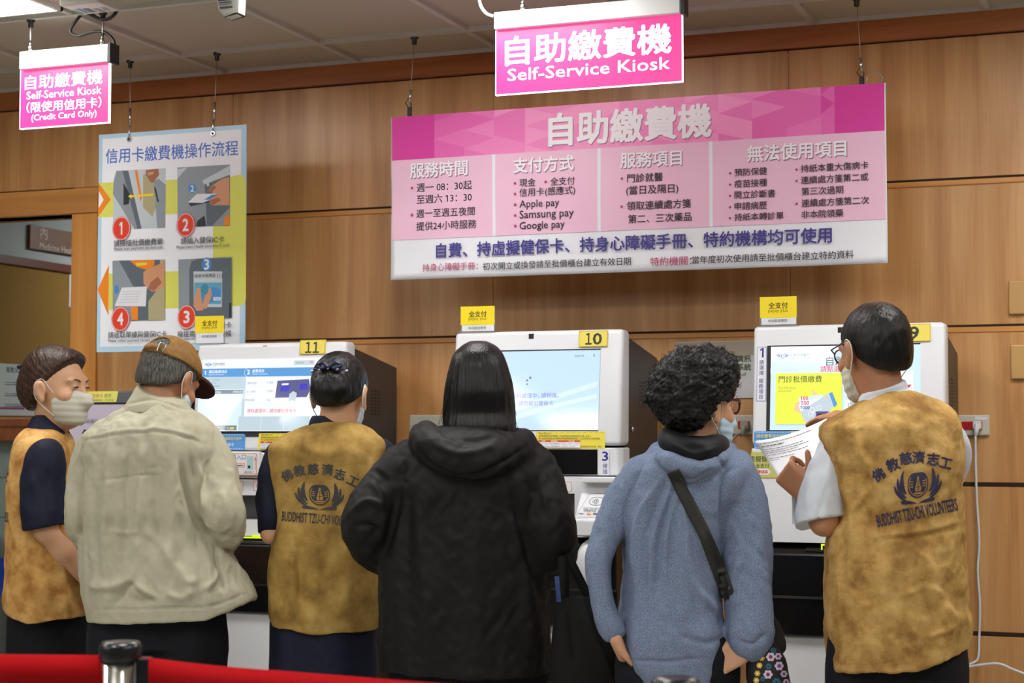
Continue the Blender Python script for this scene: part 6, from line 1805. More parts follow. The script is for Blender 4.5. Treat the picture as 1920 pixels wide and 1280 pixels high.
for i in rnd.sample(range(len(mv)), 1100):
    p, n = mv[i], nv[i]
    if n.z < -0.5: continue
    a = n.orthogonal().normalized(); c = n.cross(a); ph = rnd.uniform(0, 6.3); R_ = rnd.uniform(0.004, 0.010); tn = a * math.cos(ph) + c * math.sin(ph); dn = n.cross(tn)
    k = rnd.uniform(0.7, 1.15); h_ = rnd.uniform(0.004, 0.013)
    pts = [p - n * 0.002 + tn * (R_ * 1.4 * s) + (dn * math.cos(s * 5 * k) + n * math.sin(s * 5 * k)) * R_ * 0.7 + n * h_ * s for s in [q / 9 for q in range(10)]]
    b.tube(pts, 0.0007, None, 4, cap=False)
b.build('loose_curls', mat('curl_strand', (22, 20, 21), 0.45), hr5)
mask_part(H5, p5, MASKB, LOOP, ears=(1,))
glasses(H5, p5, mat('frame_maroon', (74, 14, 18), 0.25), LENS, 0.0030, thick=0.0040)
trousers('trousers', None, w5, DARKC, p5, 1225, 1168, 1372); shoes(None, px3(1262, 1210, 4.52), w5, SHOEM, p5)
# shoulder bag: strap over her back, flowered bag at her right hip
bag = empty('shoulder_bag', wpt((px3(1440, 1240, 4.42)[0], 4.42, px3(1440, 1278, 4.42)[2])), 'black shoulder bag printed with flowers at the hip of the hooded woman', 'bag')
BAGM = mat('bag_black', (26, 26, 28), 0.75, bump=0.2, bscale=500); STRAPM = mat('bag_strap', (38, 38, 34), 0.7)
tree5 = bvh_of(hood)
b = MB(); prev = None
path_ = [(1262, 884), (1276, 914), (1296, 952), (1318, 995), (1338, 1040), (1353, 1080), (1362, 1110)]
q_ = [tuple(p[:2]) for p in bez([Vector((x, y, 0)) for x, y in path_], 5)]
rows_ = []
for i, (x, y) in enumerate(q_):
    x2, y2 = q_[min(i + 1, len(q_) - 1)]; x1_, y1_ = q_[max(i - 1, 0)]
    L = math.hypot(x2 - x1_, y2 - y1_); nx_, ny_ = -(y2 - y1_) / L, (x2 - x1_) / L
    row = []
    for k in (-1, -0.33, 0.33, 1):
        og, d = cam_ray(x + nx_ * 12 * k, y + ny_ * 12 * k); h = tree5.ray_cast(og, d)
        dist = (h[0] - og).length if h[0] else None
        row.append((og, d, dist))
    ds = [r_[2] for r_ in row if r_[2]]; dm = sum(ds) / len(ds) if ds else 4.5
    rows_.append([(og, d, min(dd if dd and abs(dd - dm) < 0.05 else dm, dm + 0.004)) for og, d, dd in row])
vs = [[b.bm.verts.new(og + d * (dd - 0.007)) for og, d, dd in r_] for r_ in rows_]
for A, B_ in zip(vs, vs[1:]):
    for k in range(3): b.bm.faces.new([A[k], A[k + 1], B_[k + 1], B_[k]])
# on from her side down to the bag
e0 = [v.co.copy() for v in vs[-1]]
for tgt in ((1372, 1150, 4.46), (1392, 1185, 4.50), (1424, 1200, 4.52)):
    c = wpt(px3(*tgt)); nw = [b.bm.verts.new(c + Vector((0.010 * k, 0.002 * k, 0.005 * k))) for k in (-1, -0.33, 0.33, 1)]
    A = vs[-1]; vs.append(nw)
    for k in range(3): b.bm.faces.new([A[k], A[k + 1], nw[k + 1], nw[k]])
st = b.build('strap', STRAPM, bag, smooth=True); st.modifiers.new('thickness', 'SOLIDIFY').thickness = 0.003
Bg = box_of(1370, 1500, 1140, 1300, 4.30, 4.62, 0.005)
Bg = Field(Bg.lo - np.array([0, 0, 0.06]), Bg.lo + Bg.h * Bg.n, 0.005)
Bg.loft([(1180, 1412, 1440, 4.45, 0.02), (1205, 1400, 1456, 4.45, 0.04), (1235, 1398, 1474, 4.45, 0.052), (1270, 1400, 1482, 4.45, 0.056), (1320, 1408, 1482, 4.45, 0.05)])
body_ = form(Bg, 'bag_body', BAGM, bag, 4, noise=((31, 12, 0.003),))
Bt = box_of(1390, 1475, 1140, 1230, 4.36, 4.62, 0.0045)
Bt.chain([px3(1440, 1162, 4.50), px3(1452, 1185, 4.50), px3(1460, 1215, 4.48)], [m_(11, w5), m_(10, w5), m_(12, w5)], 0.015)
form(Bt, 'pouch', BAGM, bag, 3)
FLW = [(1445, 1231, 9, 0), (1459, 1230, 7, 1), (1461, 1248, 9, 1), (1440, 1264, 9, 0), (1470, 1263, 7, 1), (1428, 1233, 6, 2), (1424, 1247, 6, 2), (1420, 1262, 6, 2), (1418, 1275, 6, 2), (1447, 1180, 6, 3), (1446, 1200, 6, 4), (1456, 1278, 8, 5), (1474, 1278, 6, 0), (1430, 1272, 5, 5), (1450, 1219, 6, 5), (1441, 1249, 6, 5)]
petal_c = [(216, 196, 200), (206, 190, 214), (206, 170, 60), (206, 60, 90), (176, 50, 130), (40, 100, 130)]; core_c = [(110, 50, 120), (110, 60, 150), (230, 220, 170), (150, 40, 60), (220, 120, 180), (24, 64, 96)]
for k in range(6):
    pet, cor = [], []
    for x, y, r_, c in FLW:
        if c != k: continue
        n = 6
        for i in range(n):
            a = 2 * PI * i / n; cx_, cy_ = x + r_ * 0.6 * math.cos(a), y + r_ * 0.6 * math.sin(a)
            pet.append(([(cx_ + r_ * 0.38 * math.cos(2 * PI * j / 8), cy_ + r_ * 0.38 * math.sin(2 * PI * j / 8)) for j in range(8)], [tuple(range(8))]))
        cor.append(([(x + r_ * 0.42 * math.cos(2 * PI * j / 10), y + r_ * 0.42 * math.sin(2 * PI * j / 10)) for j in range(10)], [tuple(range(10))]))
    if pet:
        lay_on(body_, pet, mat('petal_%d' % k, petal_c[k], 0.7), 'flower_print', body_, cam_ray, 0.0015); lay_on(body_, cor, mat('flower_core_%d' % k, core_c[k], 0.7), 'flower_cores', body_, cam_ray, 0.0025)
# ---------------------------------------------------------------- woman in the black hooded coat
w4 = 4.75
H4 = Head(897, 722, 4.76, yaw=6, nod=12)
p4 = person('woman in a long black hooded coat with long straight black hair', 630, 1090, 620, w4, H4, (890, 812, 4.74), (882, 950, 4.76), (880, 1195, 4.78),
            [((770, 880, 4.76), (700, 992, 4.72), (750, 1020, 4.94)), ((1000, 880, 4.76), (1030, 990, 4.72), (985, 1020, 4.94))],
            [dict(fd=(0.6, 0.75, 0.1), pn=(0.2, 0.1, -1.0), side=-1), dict(fd=(-0.6, 0.75, 0.1), pn=(-0.2, 0.1, -1.0), side=1)], SKIN, girth=0.95, ar=0.8, nr=0.043)
Jf = box_of(630, 1095, 770, 1300, w4 - 0.36, w4 + 0.42, 0.005)
Jf.loft([(800, 820, 960, 4.74, 0.08), (815, 782, 988, 4.74, 0.10), (835, 750, 1008, 4.74, 0.125), (862, 730, 1022, 4.74, 0.145), (900, 723, 1026, 4.74, 0.160), (960, 716, 1030, 4.75, 0.170), (1060, 709, 1030, 4.75, 0.178), (1115, 708, 1030, 4.75, 0.182), (1180, 710, 1033, 4.75, 0.185), (1270, 717, 1040, 4.75, 0.19)])
Jf.chain([px3(762, 872, 4.74), px3(720, 925, 4.72), px3(690, 982, 4.69), px3(712, 1030, 4.82), px3(760, 1020, 4.98)], [m_(36, w4), m_(40, w4), m_(42, w4), m_(36, w4), m_(28, w4)], 0.03)
Jf.chain([px3(996, 872, 4.74), px3(1014, 925, 4.72), px3(1030, 1000, 4.69), px3(1034, 1044, 4.80), px3(985, 1030, 5.0)], [m_(36, w4), m_(38, w4), m_(42, w4), m_(38, w4), m_(28, w4)], 0.03)
Jf.chain([px3(985, 822, 4.82), px3(968, 838, 4.66), px3(930, 858, 4.59), px3(880, 866, 4.565), px3(830, 852, 4.58), px3(796, 826, 4.63), px3(800, 806, 4.78)], [m_(16, w4), m_(24, w4), m_(27, w4), m_(28, w4), m_(28, w4), m_(24, w4), m_(18, w4)], 0.018)
Jf.ell(px3(882, 835, 4.64), (0.115, 0.085, 0.055), None, 0.03)
hem(Jf, (714, 1254), (1040, 1256), w4)
FO4 = [([(778, 826), (800, 868), (850, 892), (890, 893), (945, 866), (1000, 830)], 5, -0.010), ([(760, 860), (740, 960), (722, 1050)], 9, -0.010), ([(800, 900), (790, 1000), (800, 1100), (815, 1230)], 16, 0.009), ([(770, 900), (760, 1050), (770, 1200)], 12, -0.006), ([(950, 880), (975, 980), (1005, 1080), (1015, 1130)], 9, -0.011), ([(900, 900), (890, 1050), (895, 1230)], 18, 0.006), ([(965, 960), (990, 1100), (995, 1230)], 14, 0.008),
       ([(690, 900), (712, 925), (718, 960)], 6, 0.006), ([(660, 960), (690, 940), (715, 950)], 6, 0.008), ([(665, 985), (695, 985), (712, 1000)], 5, -0.008), ([(700, 880), (730, 905)], 6, -0.006), ([(1000, 880), (1020, 930), (1025, 960)], 6, 0.006), ([(985, 900), (1000, 930)], 5, -0.006), ([(810, 830), (860, 850), (930, 838)], 6, 0.005), ([(830, 815), (880, 826), (940, 820)], 5, -0.005), ([(1028, 1095), (1028, 1250)], 4, -0.008)]
form(Jf, 'hooded_coat', BLACKC, p4, 4, fold=FO4, noise=((41, (9, 9, 4), 0.0032), (-42, 16, 0.0022), (43, 30, 0.0008)))
Lf = box_of(810, 990, 625, 850, w4 - 0.22, w4 + 0.2, 0.004)
Lf.loft([(640, 880, 914, 4.75, 0.045), (648, 866, 930, 4.75, 0.075), (665, 850, 944, 4.745, 0.098), (690, 842, 953, 4.74, 0.108), (730, 834, 962, 4.73, 0.108), (773, 831, 966, 4.72, 0.098), (800, 832, 967, 4.70, 0.088), (838, 838, 962, 4.69, 0.080)])
def locks(v, n):
    top = np.clip((px3(897, 650, 4.75)[2] - v[:, 2]) / 0.10, 0, 1); a = np.arctan2(v[:, 0] - px3(897, 722, 4.75)[0], v[:, 1] - 4.74); z = v[:, 2]
    return top * (0.0012 * np.sin(a * 23 + 1.5 * np.sin(z * 6)) + 0.0008 * np.sin(a * 61 + 2 * np.sin(z * 8 + a)) + 0.0005 * np.sin(a * 120 + 3 * np.sin(z * 5)))
LONGH = hairmat('hair_long_black', (9, 8, 9), (20, 18, 19), 0.32, (160, 160, 6), 1.4)
hr4 = form(Lf, 'hair', LONGH, p4, 3, disp=locks)
b = MB(); rnd = random.Random(4)
for i in range(26):
    side = rnd.choice((-1, 1)); x0_ = 897 + side * rnd.uniform(40, 60); y0_ = rnd.uniform(705, 745); dx_ = side * rnd.uniform(2, 10)
    y1_ = rnd.uniform(770, 812)
    b.tube([wpt(px3(x0_ + (dx_ + side * 6) * t_ ** 1.5 + rnd.uniform(-1, 1), y0_ + (y1_ - y0_) * t_, 4.65 + 0.04 * t_)) for t_ in (0, 0.25, 0.5, 0.75, 1)], 0.0006, None, 4, cap=False)
b.build('loose_strands', mat('strand_black', (20, 19, 20), 0.4), hr4)
trousers('trousers', None, w4, DARKC, p4, 1225, 742, 1018); shoes(None, px3(880, 1195, 4.78), w4, SHOEM, p4)
# black tote hanging at her right side
tote = empty('tote_bag', wpt((px3(1100, 1270, 4.62)[0], 4.62, px3(1100, 1290, 4.62)[2])), 'slack black tote bag hanging between the black coat and the blue hoodie', 'bag')
Tf = box_of(1020, 1205, 1100, 1340, 4.48, 4.78, 0.005)
Tf.loft([(1118, 1046, 1106, 4.62, 0.03), (1150, 1040, 1124, 4.62, 0.045), (1200, 1034, 1147, 4.62, 0.055), (1260, 1030, 1176, 4.62, 0.062), (1330, 1034, 1190, 4.62, 0.06)])
TOTE = cloth('tote_black', (12, 12, 13), (17, 17, 18), 40, 0.8, 500, 0.2)
form(Tf, 'bag_body', TOTE, tote, 4, fold=[([(1090, 1130), (1120, 1200), (1150, 1270)], 9, 0.007), ([(1065, 1130), (1080, 1250)], 8, -0.006)])
b = MB()
for pts in ([(1106, 1122, 4.62), (1090, 1092, 4.62), (1074, 1060, 4.62), (1058, 1030, 4.66)], [(1058, 1122, 4.60), (1058, 1090, 4.60), (1056, 1060, 4.61), (1052, 1030, 4.66)]):
    q = bez([wpt(px3(*p)) for p in pts], 5)
    A = None
    for p in q:
        nw = [b.bm.verts.new(p + RIGHT * (0.013 * k)) for k in (-1, 1)]
        if A: b.bm.faces.new([A[0], A[1], nw[1], nw[0]])
        A = nw
s_ = b.build('handles', TOTE, tote, smooth=True); s_.modifiers.new('thickness', 'SOLIDIFY').thickness = 0.003
b = MB(); q = bez([wpt(px3(*p)) for p in ((1044, 1080, 4.57), (1046, 1104, 4.565), (1048, 1128, 4.565))], 4); A = None
for p in q:
    nw = [b.bm.verts.new(p + RIGHT * (0.006 * k)) for k in (-1, 1)]
    if A: b.bm.faces.new([A[0], A[1], nw[1], nw[0]])
    A = nw
s_ = b.build('blue_ribbon', mat('ribbon_blue', (40, 62, 120), 0.6), tote); s_.modifiers.new('thickness', 'SOLIDIFY').thickness = 0.002

# ---------------------------------------------------------------- woman in the golden vest, hair in a bun
w3 = 5.15
H3 = Head(637, 742, 5.16, yaw=12, nod=14, size=1.0)
p3 = person('woman in a golden vest over navy sleeves with netted black bun', 470, 780, 645, w3, H3, (626, 815, 5.14), (612, 920, 5.16), (606, 1130, 5.18),
            [((528, 852, 5.16), (508, 1000, 5.12), (545, 1012, 5.36)), ((712, 852, 5.16), (732, 995, 5.13), (700, 1000, 5.36))],
            [dict(fd=(0.4, 0.85, 0.1), pn=(0.2, 0.1, -1.0), side=-1), dict(fd=(-0.4, 0.85, 0.1), pn=(-0.2, 0.1, -1.0), side=1)], SKIN, girth=0.90, ar=0.8, nr=0.044)
Vf = box_of(480, 745, 780, 1195, w3 - 0.24, w3 + 0.24, 0.005)
Vf.loft([(792, 602, 664, 5.14, 0.055), (800, 572, 688, 5.14, 0.07), (812, 540, 706, 5.14, 0.09), (826, 514, 720, 5.14, 0.105), (842, 503, 725, 5.14, 0.115), (880, 506, 722, 5.15, 0.125, 2.4), (930, 516, 716, 5.15, 0.130, 2.4), (975, 514, 716, 5.15, 0.132, 2.4), (1020, 508, 713, 5.15, 0.135, 2.4), (1080, 505, 711, 5.16, 0.14, 2.4), (1150, 505, 710, 5.16, 0.142, 2.4), (1190, 506, 708, 5.16, 0.142, 2.4)])
hem(Vf, (516, 1171), (610, 1180), w3); hem(Vf, (610, 1179.5), (705, 1178), w3); hem(Vf, (500, 1145), (520, 1174), w3)
FO3 = [([(555, 1020), (560, 1080), (563, 1130)], 4, -0.006), ([(548, 1010), (550, 1090), (552, 1150)], 7, 0.005), ([(535, 900), (530, 1000), (522, 1120)], 8, 0.005), ([(560, 820), (600, 850), (660, 840)], 10, 0.004), ([(640, 1000), (650, 1080), (645, 1160)], 12, 0.005), ([(600, 1000), (596, 1100), (600, 1170)], 10, 0.004), ([(700, 850), (690, 900), (695, 960)], 7, 0.005)]
vest3 = form(Vf, 'vest', VEST3, p3, 4, fold=FO3, noise=((51, 8, 0.0026), (-52, 14, 0.0012)))
Sf = box_of(465, 780, 770, 1060, w3 - 0.2, w3 + 0.3, 0.005)
Sf.chain([px3(526, 850, 5.15), px3(509, 915, 5.14), px3(508, 975, 5.12)], [m_(26, w3), m_(24, w3), m_(23, w3)], 0.02); Sf.cone(px3(508, 975, 5.12), px3(509, 1010, 5.14), m_(23, w3), m_(23, w3), 0.01); Sf.plane(px3(500, 997, 5.12), (0.2, 0.1, -1))
Sr = box_of(680, 780, 800, 1060, w3 - 0.2, w3 + 0.3, 0.005); Sr.chain([px3(712, 846, 5.15), px3(732, 910, 5.14), px3(734, 970, 5.12)], [m_(26, w3), m_(24, w3), m_(23, w3)], 0.02); form(Sr, 'shirt_sleeve', NAVYC, p3, 4)
Sf3 = box_of(560, 690, 770, 830, w3 - 0.15, w3 + 0.15, 0.004)
Sf3.loft([(779, 586, 648, 5.155, 0.058), (786, 582, 657, 5.15, 0.062), (796, 579, 666, 5.15, 0.066), (808, 576, 672, 5.15, 0.07)])
H3.ell(Sf3, (0, 0, -0.04), (0.050, 0.052, 0.10), 0.004, 'cut')
Sl = form(Sf, 'shirt_sleeve', NAVYC, p3, 4, noise=((53, 12, 0.0025),)); form(Sf3, 'shirt_collar', NAVYC, p3, 3)
def bun3(Fd):
    H3.ell(Fd, (0.0, -0.100, -0.004), (0.058, 0.036, 0.050), 0.02)
short_hair(H3, 'hair', HAIRBLK, p3, 0.010, nape=-0.070, front=0.08, extra=bun3)
b = MB(); b2 = MB()
for k in range(-4, 5):
    c = H3.at(0.0135 * k, -0.128 + 0.0006 * k * k, 0.050 - 0.0014 * abs(k) + 0.003 * (k % 2))
    (b if k % 2 else b2).lathe([(0.002, -0.005), (0.0045, 0), (0.002, 0.005)], wpt(c), None, 8, axis=Vector((1, 0.2, 0.5 * (-1) ** k)))
for k in (-1, 1):
    q = [H3.at(0.0, -0.128, 0.052), H3.at(k * 0.02, -0.126, 0.068), H3.at(k * 0.036, -0.122, 0.060), H3.at(k * 0.016, -0.128, 0.048)]
    b.tube(bez([wpt(p) for p in q], 5), 0.006, None, 8)
cl_ = b.build('hair_clip', mat('clip_navy', (26, 30, 66), 0.35), p3); b2.build('clip_beads', mat('clip_white', (190, 196, 220), 0.2, 0.5), cl_)
mask_part(H3, p3, MASKB, LOOP)
trousers('skirt', None, w3, NAVYC, p3, 1160, 510, 704, 0.25, 1.25, split=False, hd=0.12); shoes(None, px3(606, 1130, 5.18), w3, SHOEM, p3)
vest_print(vest3, INKG, [('佛', 538, 891, 28), ('教', 561.5, 882, 10), ('慈', 587, 879, 4), ('濟', 614, 880, -2), ('志', 637.4, 889, -14), ('工', 662, 902, -26)], (599, 930, 91, 51), ('BUDDHIST TZU-CHI VOLUNTEERS', 528.5, 967, 682, 979, 18), 22, slant=0.04)

# ---------------------------------------------------------------- man in the beige jacket and cap
w2 = 5.1
H2 = Head(314, 716, 5.12, yaw=26, nod=28, tilt=4)
p2 = person('man in a beige zip jacket and khaki cap seen from behind', 105, 500, 620, w2, H2, (300, 768, 5.08), (285, 900, 5.10), (290, 1130, 5.12),
            [((188, 850, 5.10), (151, 970, 5.06), (190, 1020, 5.28)), ((385, 845, 5.10), (418, 985, 5.06), (400, 960, 5.32))],
            [dict(fd=(0.5, 0.8, 0.2), pn=(0.2, 0.1, -1.0), side=-1), dict(fd=(0.1, 0.95, 0.2), pn=(-0.2, 0.1, -1.0), side=1)], SKIN_D, girth=1.0)
Jf = box_of(105, 505, 735, 1185, w2 - 0.30, w2 + 0.42, 0.005)
Jf.loft([(755, 262, 338, 5.08, 0.065), (766, 236, 356, 5.08, 0.08), (780, 205, 384, 5.08, 0.10), (796, 180, 400, 5.08, 0.12), (815, 160, 410, 5.08, 0.135), (845, 151, 416, 5.08, 0.145), (890, 150, 414, 5.09, 0.150), (950, 150, 404, 5.09, 0.152), (1000, 151, 412, 5.10, 0.155), (1040, 152, 436, 5.10, 0.16), (1080, 154, 462, 5.10, 0.165), (1120, 158, 482, 5.10, 0.168), (1150, 164, 490, 5.10, 0.165), (1185, 170, 494, 5.10, 0.165)])
Jf.chain([px3(182, 842, 5.08), px3(158, 900, 5.07), px3(150, 975, 5.05), px3(165, 1005, 5.16), px3(186, 1014, 5.30)], [m_(30, w2), m_(25, w2), m_(22, w2), m_(22, w2), m_(21, w2)], 0.02)
Jf.chain([px3(382, 838, 5.08), px3(402, 890, 5.07), px3(416, 965, 5.04), px3(418, 1000, 5.14), px3(400, 985, 5.35)], [m_(36, w2), m_(39, w2), m_(42, w2), m_(36, w2), m_(28, w2)], 0.012)
hem(Jf, (166, 1163), (400, 1154), w2); hem(Jf, (400, 1154.5), (484, 1119), w2)
FO2 = [([(150, 826), (220, 815), (297, 809), (347, 819), (384, 832)], 2.6, -0.005), ([(152, 822), (220, 811), (297, 805), (347, 815), (384, 828)], 4, 0.003), ([(160, 904), (215, 897), (268, 890), (305, 891)], 2.2, -0.003),
       ([(210, 825), (200, 950), (195, 1060)], 9, 0.010), ([(240, 820), (238, 950), (232, 1080)], 8, -0.008), ([(262, 815), (262, 900), (255, 1080)], 8, 0.008), ([(176, 850), (182, 920)], 7, 0.006), ([(285, 815), (290, 950), (300, 1060)], 14, -0.006), ([(325, 830), (322, 960), (318, 1080)], 12, 0.008),
       ([(336, 860), (352, 930), (376, 985), (400, 1008)], 6, -0.014), ([(370, 868), (380, 920), (392, 970)], 6, 0.010), ([(358, 850), (366, 900)], 5, -0.006), ([(400, 880), (420, 940), (430, 985)], 10, 0.006), ([(165, 1095), (205, 1100), (248, 1085)], 9, 0.010), ([(212, 1140), (235, 1105), (250, 1090)], 7, -0.010), ([(250, 1092), (275, 1110), (295, 1122)], 6, 0.010), ([(230, 1120), (265, 1128), (292, 1118)], 8, -0.008),
       ([(310, 1108), (340, 1122), (370, 1100)], 8, 0.008), ([(375, 1110), (400, 1090), (412, 1060)], 7, 0.009), ([(404, 1020), (412, 1075), (420, 1110)], 4, -0.012), ([(395, 1050), (390, 1110), (395, 1140)], 6, 0.006), ([(170, 1143), (250, 1142), (330, 1140), (400, 1135), (470, 1108)], 2.4, -0.005), ([(210, 995), (235, 1000), (262, 994)], 4, 0.005), ([(330, 1050), (350, 1090), (375, 1085)], 9, 0.008), ([(153, 858), (150, 940), (152, 1010)], 4, -0.010), ([(270, 990), (300, 1020), (330, 1070)], 9, 0.006)]
jk2 = form(Jf, 'jacket', BEIGEC, p2, 3, fold=FO2, noise=((61, (14, 14, 3), 0.0036), (-62, (18, 18, 10), 0.0026), (63, 36, 0.0007)), calm=0.09)
Kf = box_of(220, 370, 705, 790, w2 - 0.15, w2 + 0.2, 0.004)
Kf.loft([(716, 272, 318, 5.11, 0.05), (724, 258, 332, 5.10, 0.062), (742, 247, 344, 5.09, 0.072), (762, 234, 356, 5.08, 0.080), (775, 226, 362, 5.08, 0.085)])
H2.ell(Kf, (0, 0.01, -0.05), (0.052, 0.056, 0.10), 0.004, 'cut'); Kf.plane(px3(300, 722, 5.12), (0.30, -0.35, 1.0))
form(Kf, 'collar', BEIGEC, p2, 3, fold=[([(236, 758), (290, 748), (344, 768)], 3, -0.004)])
b = MB()
for x in (388, 176):
    b.tube(bez([wpt(px3(x, 1155, 5.10)), wpt(px3(x - 2, 1168, 5.10)), wpt(px3(x + 3, 1181, 5.10)), wpt(px3(x + 7, 1176, 5.10)), wpt(px3(x + 4, 1163, 5.10)), wpt(px3(x + 1, 1152, 5.10))], 5), 0.0016, None, 6)
b.build('drawcord', mat('cord_grey', (110, 108, 98), 0.7), jk2)
short_hair(H2, 'hair', HAIRGRY, p2, 0.006, nape=-0.066, front=0.06)
Cp = Field(H2.c - 0.2, H2.c + 0.2, 0.004)
H2.ell(Cp, (0, -0.012, 0.040), (0.088, 0.108, 0.096), 0.01); Cp.plane(H2.at(0, 0, 0.046), -H2.M[2] + 0.06 * H2.M[1])
H2.ell(Cp, (0, -0.125, 0.078), (0.042, 0.06, 0.028), 0.004, 'cut')
cap_ = form(Cp, 'cap', CAPC, p2, 3, noise=((71, 12, 0.0015),))
Br = Field(H2.c - 0.24, H2.c + 0.24, 0.004)
H2.ell(Br, (0, 0.108, 0.040), (0.078, 0.070, 0.040), 0.0); Br2 = Br
H2.ell(Br, (0, 0.095, 0.018), (0.090, 0.086, 0.046), 0.006, 'cut'); Br.plane(H2.at(0, 0.07, 0), -H2.M[1])
form(Br, 'brim', CAPIN, cap_, 2)
b = MB()
def bow(t): return H2.at(0.080 * math.sin(t), -0.012 - 0.111 * math.cos(t), 0.054)
A = None
for i in range(13):
    t_ = -0.62 + 1.24 * i / 12; p = bow(t_); nw = [b.bm.verts.new(wpt(p + H2.M[2] * s)) for s in (-0.009, 0.009)]
    if A: b.bm.faces.new([A[0], nw[0], nw[1], A[1]])
    A = nw
s_ = b.build('strap', CAPC, cap_, smooth=True); s_.modifiers.new('thickness', 'SOLIDIFY').thickness = 0.003
b = MB(); q = [bow(t_) - H2.M[1] * 0.005 + H2.M[2] * z for t_, z in ((0.34, -0.013), (0.55, -0.013), (0.55, 0.013), (0.34, 0.013))]; b.tube([wpt(p) for p in q], 0.0022, None, 6, closed=True); b.build('buckle', STEEL, cap_)
mask_part(H2, p2, MASKB, LOOP, ears=(1,))
trousers('trousers', None, w2, DARKC, p2, 1125, 180, 412); shoes(None, px3(290, 1130, 5.12), w2, SHOEM, p2)

# ---------------------------------------------------------------- woman in profile, far left
w1 = 5.65
H1 = Head(107, 732, 5.65, yaw=108, nod=2, size=1.05)
p1 = person('woman in profile with mask, golden vest and navy sleeves, far left', -10, 260, 630, w1, H1, (86, 812, 5.65), (92, 900, 5.66), (92, 1120, 5.66),
            [((86, 850, 5.50), (86, 995, 5.47), (168, 1092, 5.56)), ((100, 850, 5.80), (104, 990, 5.85), (180, 1080, 5.80))],
            [dict(fd=(0.75, 0.25, -0.5), pn=(0.1, 0.9, 0.3), side=1), dict(fd=(0.75, -0.25, -0.5), pn=(0.1, -0.9, 0.3), side=-1)], SKIN, girth=0.9, ar=1.0, half=0.03, nr=0.044)
Vf = box_of(-10, 200, 780, 1180, w1 - 0.26, w1 + 0.26, 0.005)
Vf.loft([(796, 66, 108, 5.65, 0.05), (806, 48, 122, 5.65, 0.08), (818, 38, 130, 5.65, 0.12), (835, 31, 136, 5.65, 0.15), (860, 25, 142, 5.65, 0.165, 2.2), (900, 19, 150, 5.65, 0.17, 2.2), (960, 17, 158, 5.65, 0.172, 2.2), (1020, 17, 164, 5.65, 0.175, 2.2), (1080, 13, 168, 5.65, 0.18, 2.2), (1130, 12, 170, 5.65, 0.182, 2.2), (1180, 14, 168, 5.65, 0.182, 2.2)])
hem(Vf, (12, 1133), (80, 1160), w1); hem(Vf, (80, 1159), (165, 1151), w1)
vest1 = form(Vf, 'vest', VEST2, p1, 4, fold=[([(40, 1020), (60, 1090), (70, 1150)], 9, 0.006), ([(110, 1020), (120, 1090), (125, 1150)], 9, 0.006), ([(30, 850), (26, 960), (30, 1060)], 6, 0.004)], noise=((81, 9, 0.0024), (-82, 16, 0.0012)))
Sf = box_of(20, 180, 770, 1040, w1 - 0.34, w1 + 0.3, 0.005)
Sf.chain([px3(86, 852, 5.50), px3(80, 910, 5.50), px3(82, 985, 5.47)], [m_(31, w1), m_(37, w1), m_(35, w1)], 0.02); Sf.cone(px3(82, 985, 5.47), px3(84, 1010, 5.47), m_(35, w1), m_(35, w1), 0.01); Sf.plane(px3(84, 988, 5.47), (0.18, 0, -1))
form(Sf, 'shirt_sleeve', NAVYC, p1, 4, fold=[([(60, 880), (70, 940), (62, 985)], 7, 0.004), ([(100, 880), (96, 940), (104, 975)], 7, 0.004)], noise=((83, 12, 0.002),))
Sf2 = box_of(20, 200, 800, 1060, w1, w1 + 0.36, 0.006); Sf2.chain([px3(100, 852, 5.77), px3(102, 910, 5.82), px3(104, 985, 5.84)], [m_(30, w1), m_(32, w1), m_(32, w1)], 0.02); form(Sf2, 'shirt_sleeve', NAVYC, p1, 4)
Sf3 = box_of(30, 150, 765, 830, w1 - 0.16, w1 + 0.16, 0.004)
Sf3.loft([(778, 64, 98, 5.65, 0.056), (790, 58, 114, 5.65, 0.064), (804, 50, 126, 5.65, 0.074), (818, 44, 132, 5.65, 0.08)])
H1.ell(Sf3, (0, 0.01, -0.05), (0.050, 0.054, 0.10), 0.004, 'cut'); Sf3.plane(px3(70, 780, 5.65), (-0.42, 0, 1.0))
Sf3.plane(px3(124, 800, 5.65), (1, 0, 0.2))
form(Sf3, 'shirt_collar', NAVYC, p1, 3)
def bun1(Fd):
    H1.ell(Fd, (0.0, -0.098, 0.006), (0.050, 0.036, 0.058), 0.03); H1.ell(Fd, (0, -0.02, 0.078), (0.066, 0.088, 0.062), 0.03); H1.ell(Fd, (0, 0.045, 0.082), (0.056, 0.048, 0.040), 0.03)
def swept(v, n):
    q = (v - H1.c) @ H1.M.T
    return 0.0006 * np.sin(np.arctan2(q[:, 2] + 0.03, q[:, 1] - 0.13) * 60 + 3 * np.sin(q[:, 0] * 40)) + 0.0005 * np.sin(np.arctan2(q[:, 2] + 0.03, q[:, 1] - 0.13) * 130)
Hf = Field(H1.c - 0.19, H1.c + 0.19, 0.004)
hair_cap(H1, Hf, 0.008); H1.ell(Hf, (0, -0.055, -0.020), (0.064, 0.048, 0.060), 0.03); bun1(Hf)
p0_, p1_ = (-0.09, -0.078), (0.075, 0.098); n_ = np.array([p1_[1] - p0_[1], -(p1_[0] - p0_[0])])
Hf.plane(H1.at(0, p0_[0], p0_[1]), n_[0] * H1.M[1] + n_[1] * H1.M[2], 0.012)
for e in (-1, 1): H1.ell(Hf, (e * 0.086, -0.006, -0.012), (0.022, 0.021, 0.038), 0.008, 'cut')
hr1 = form(Hf, 'hair', HAIRBRN, p1, 3, disp=swept)
tree1 = bvh_of(hr1); b = MB(); rnd = random.Random(12); hc1 = wpt(H1.c)
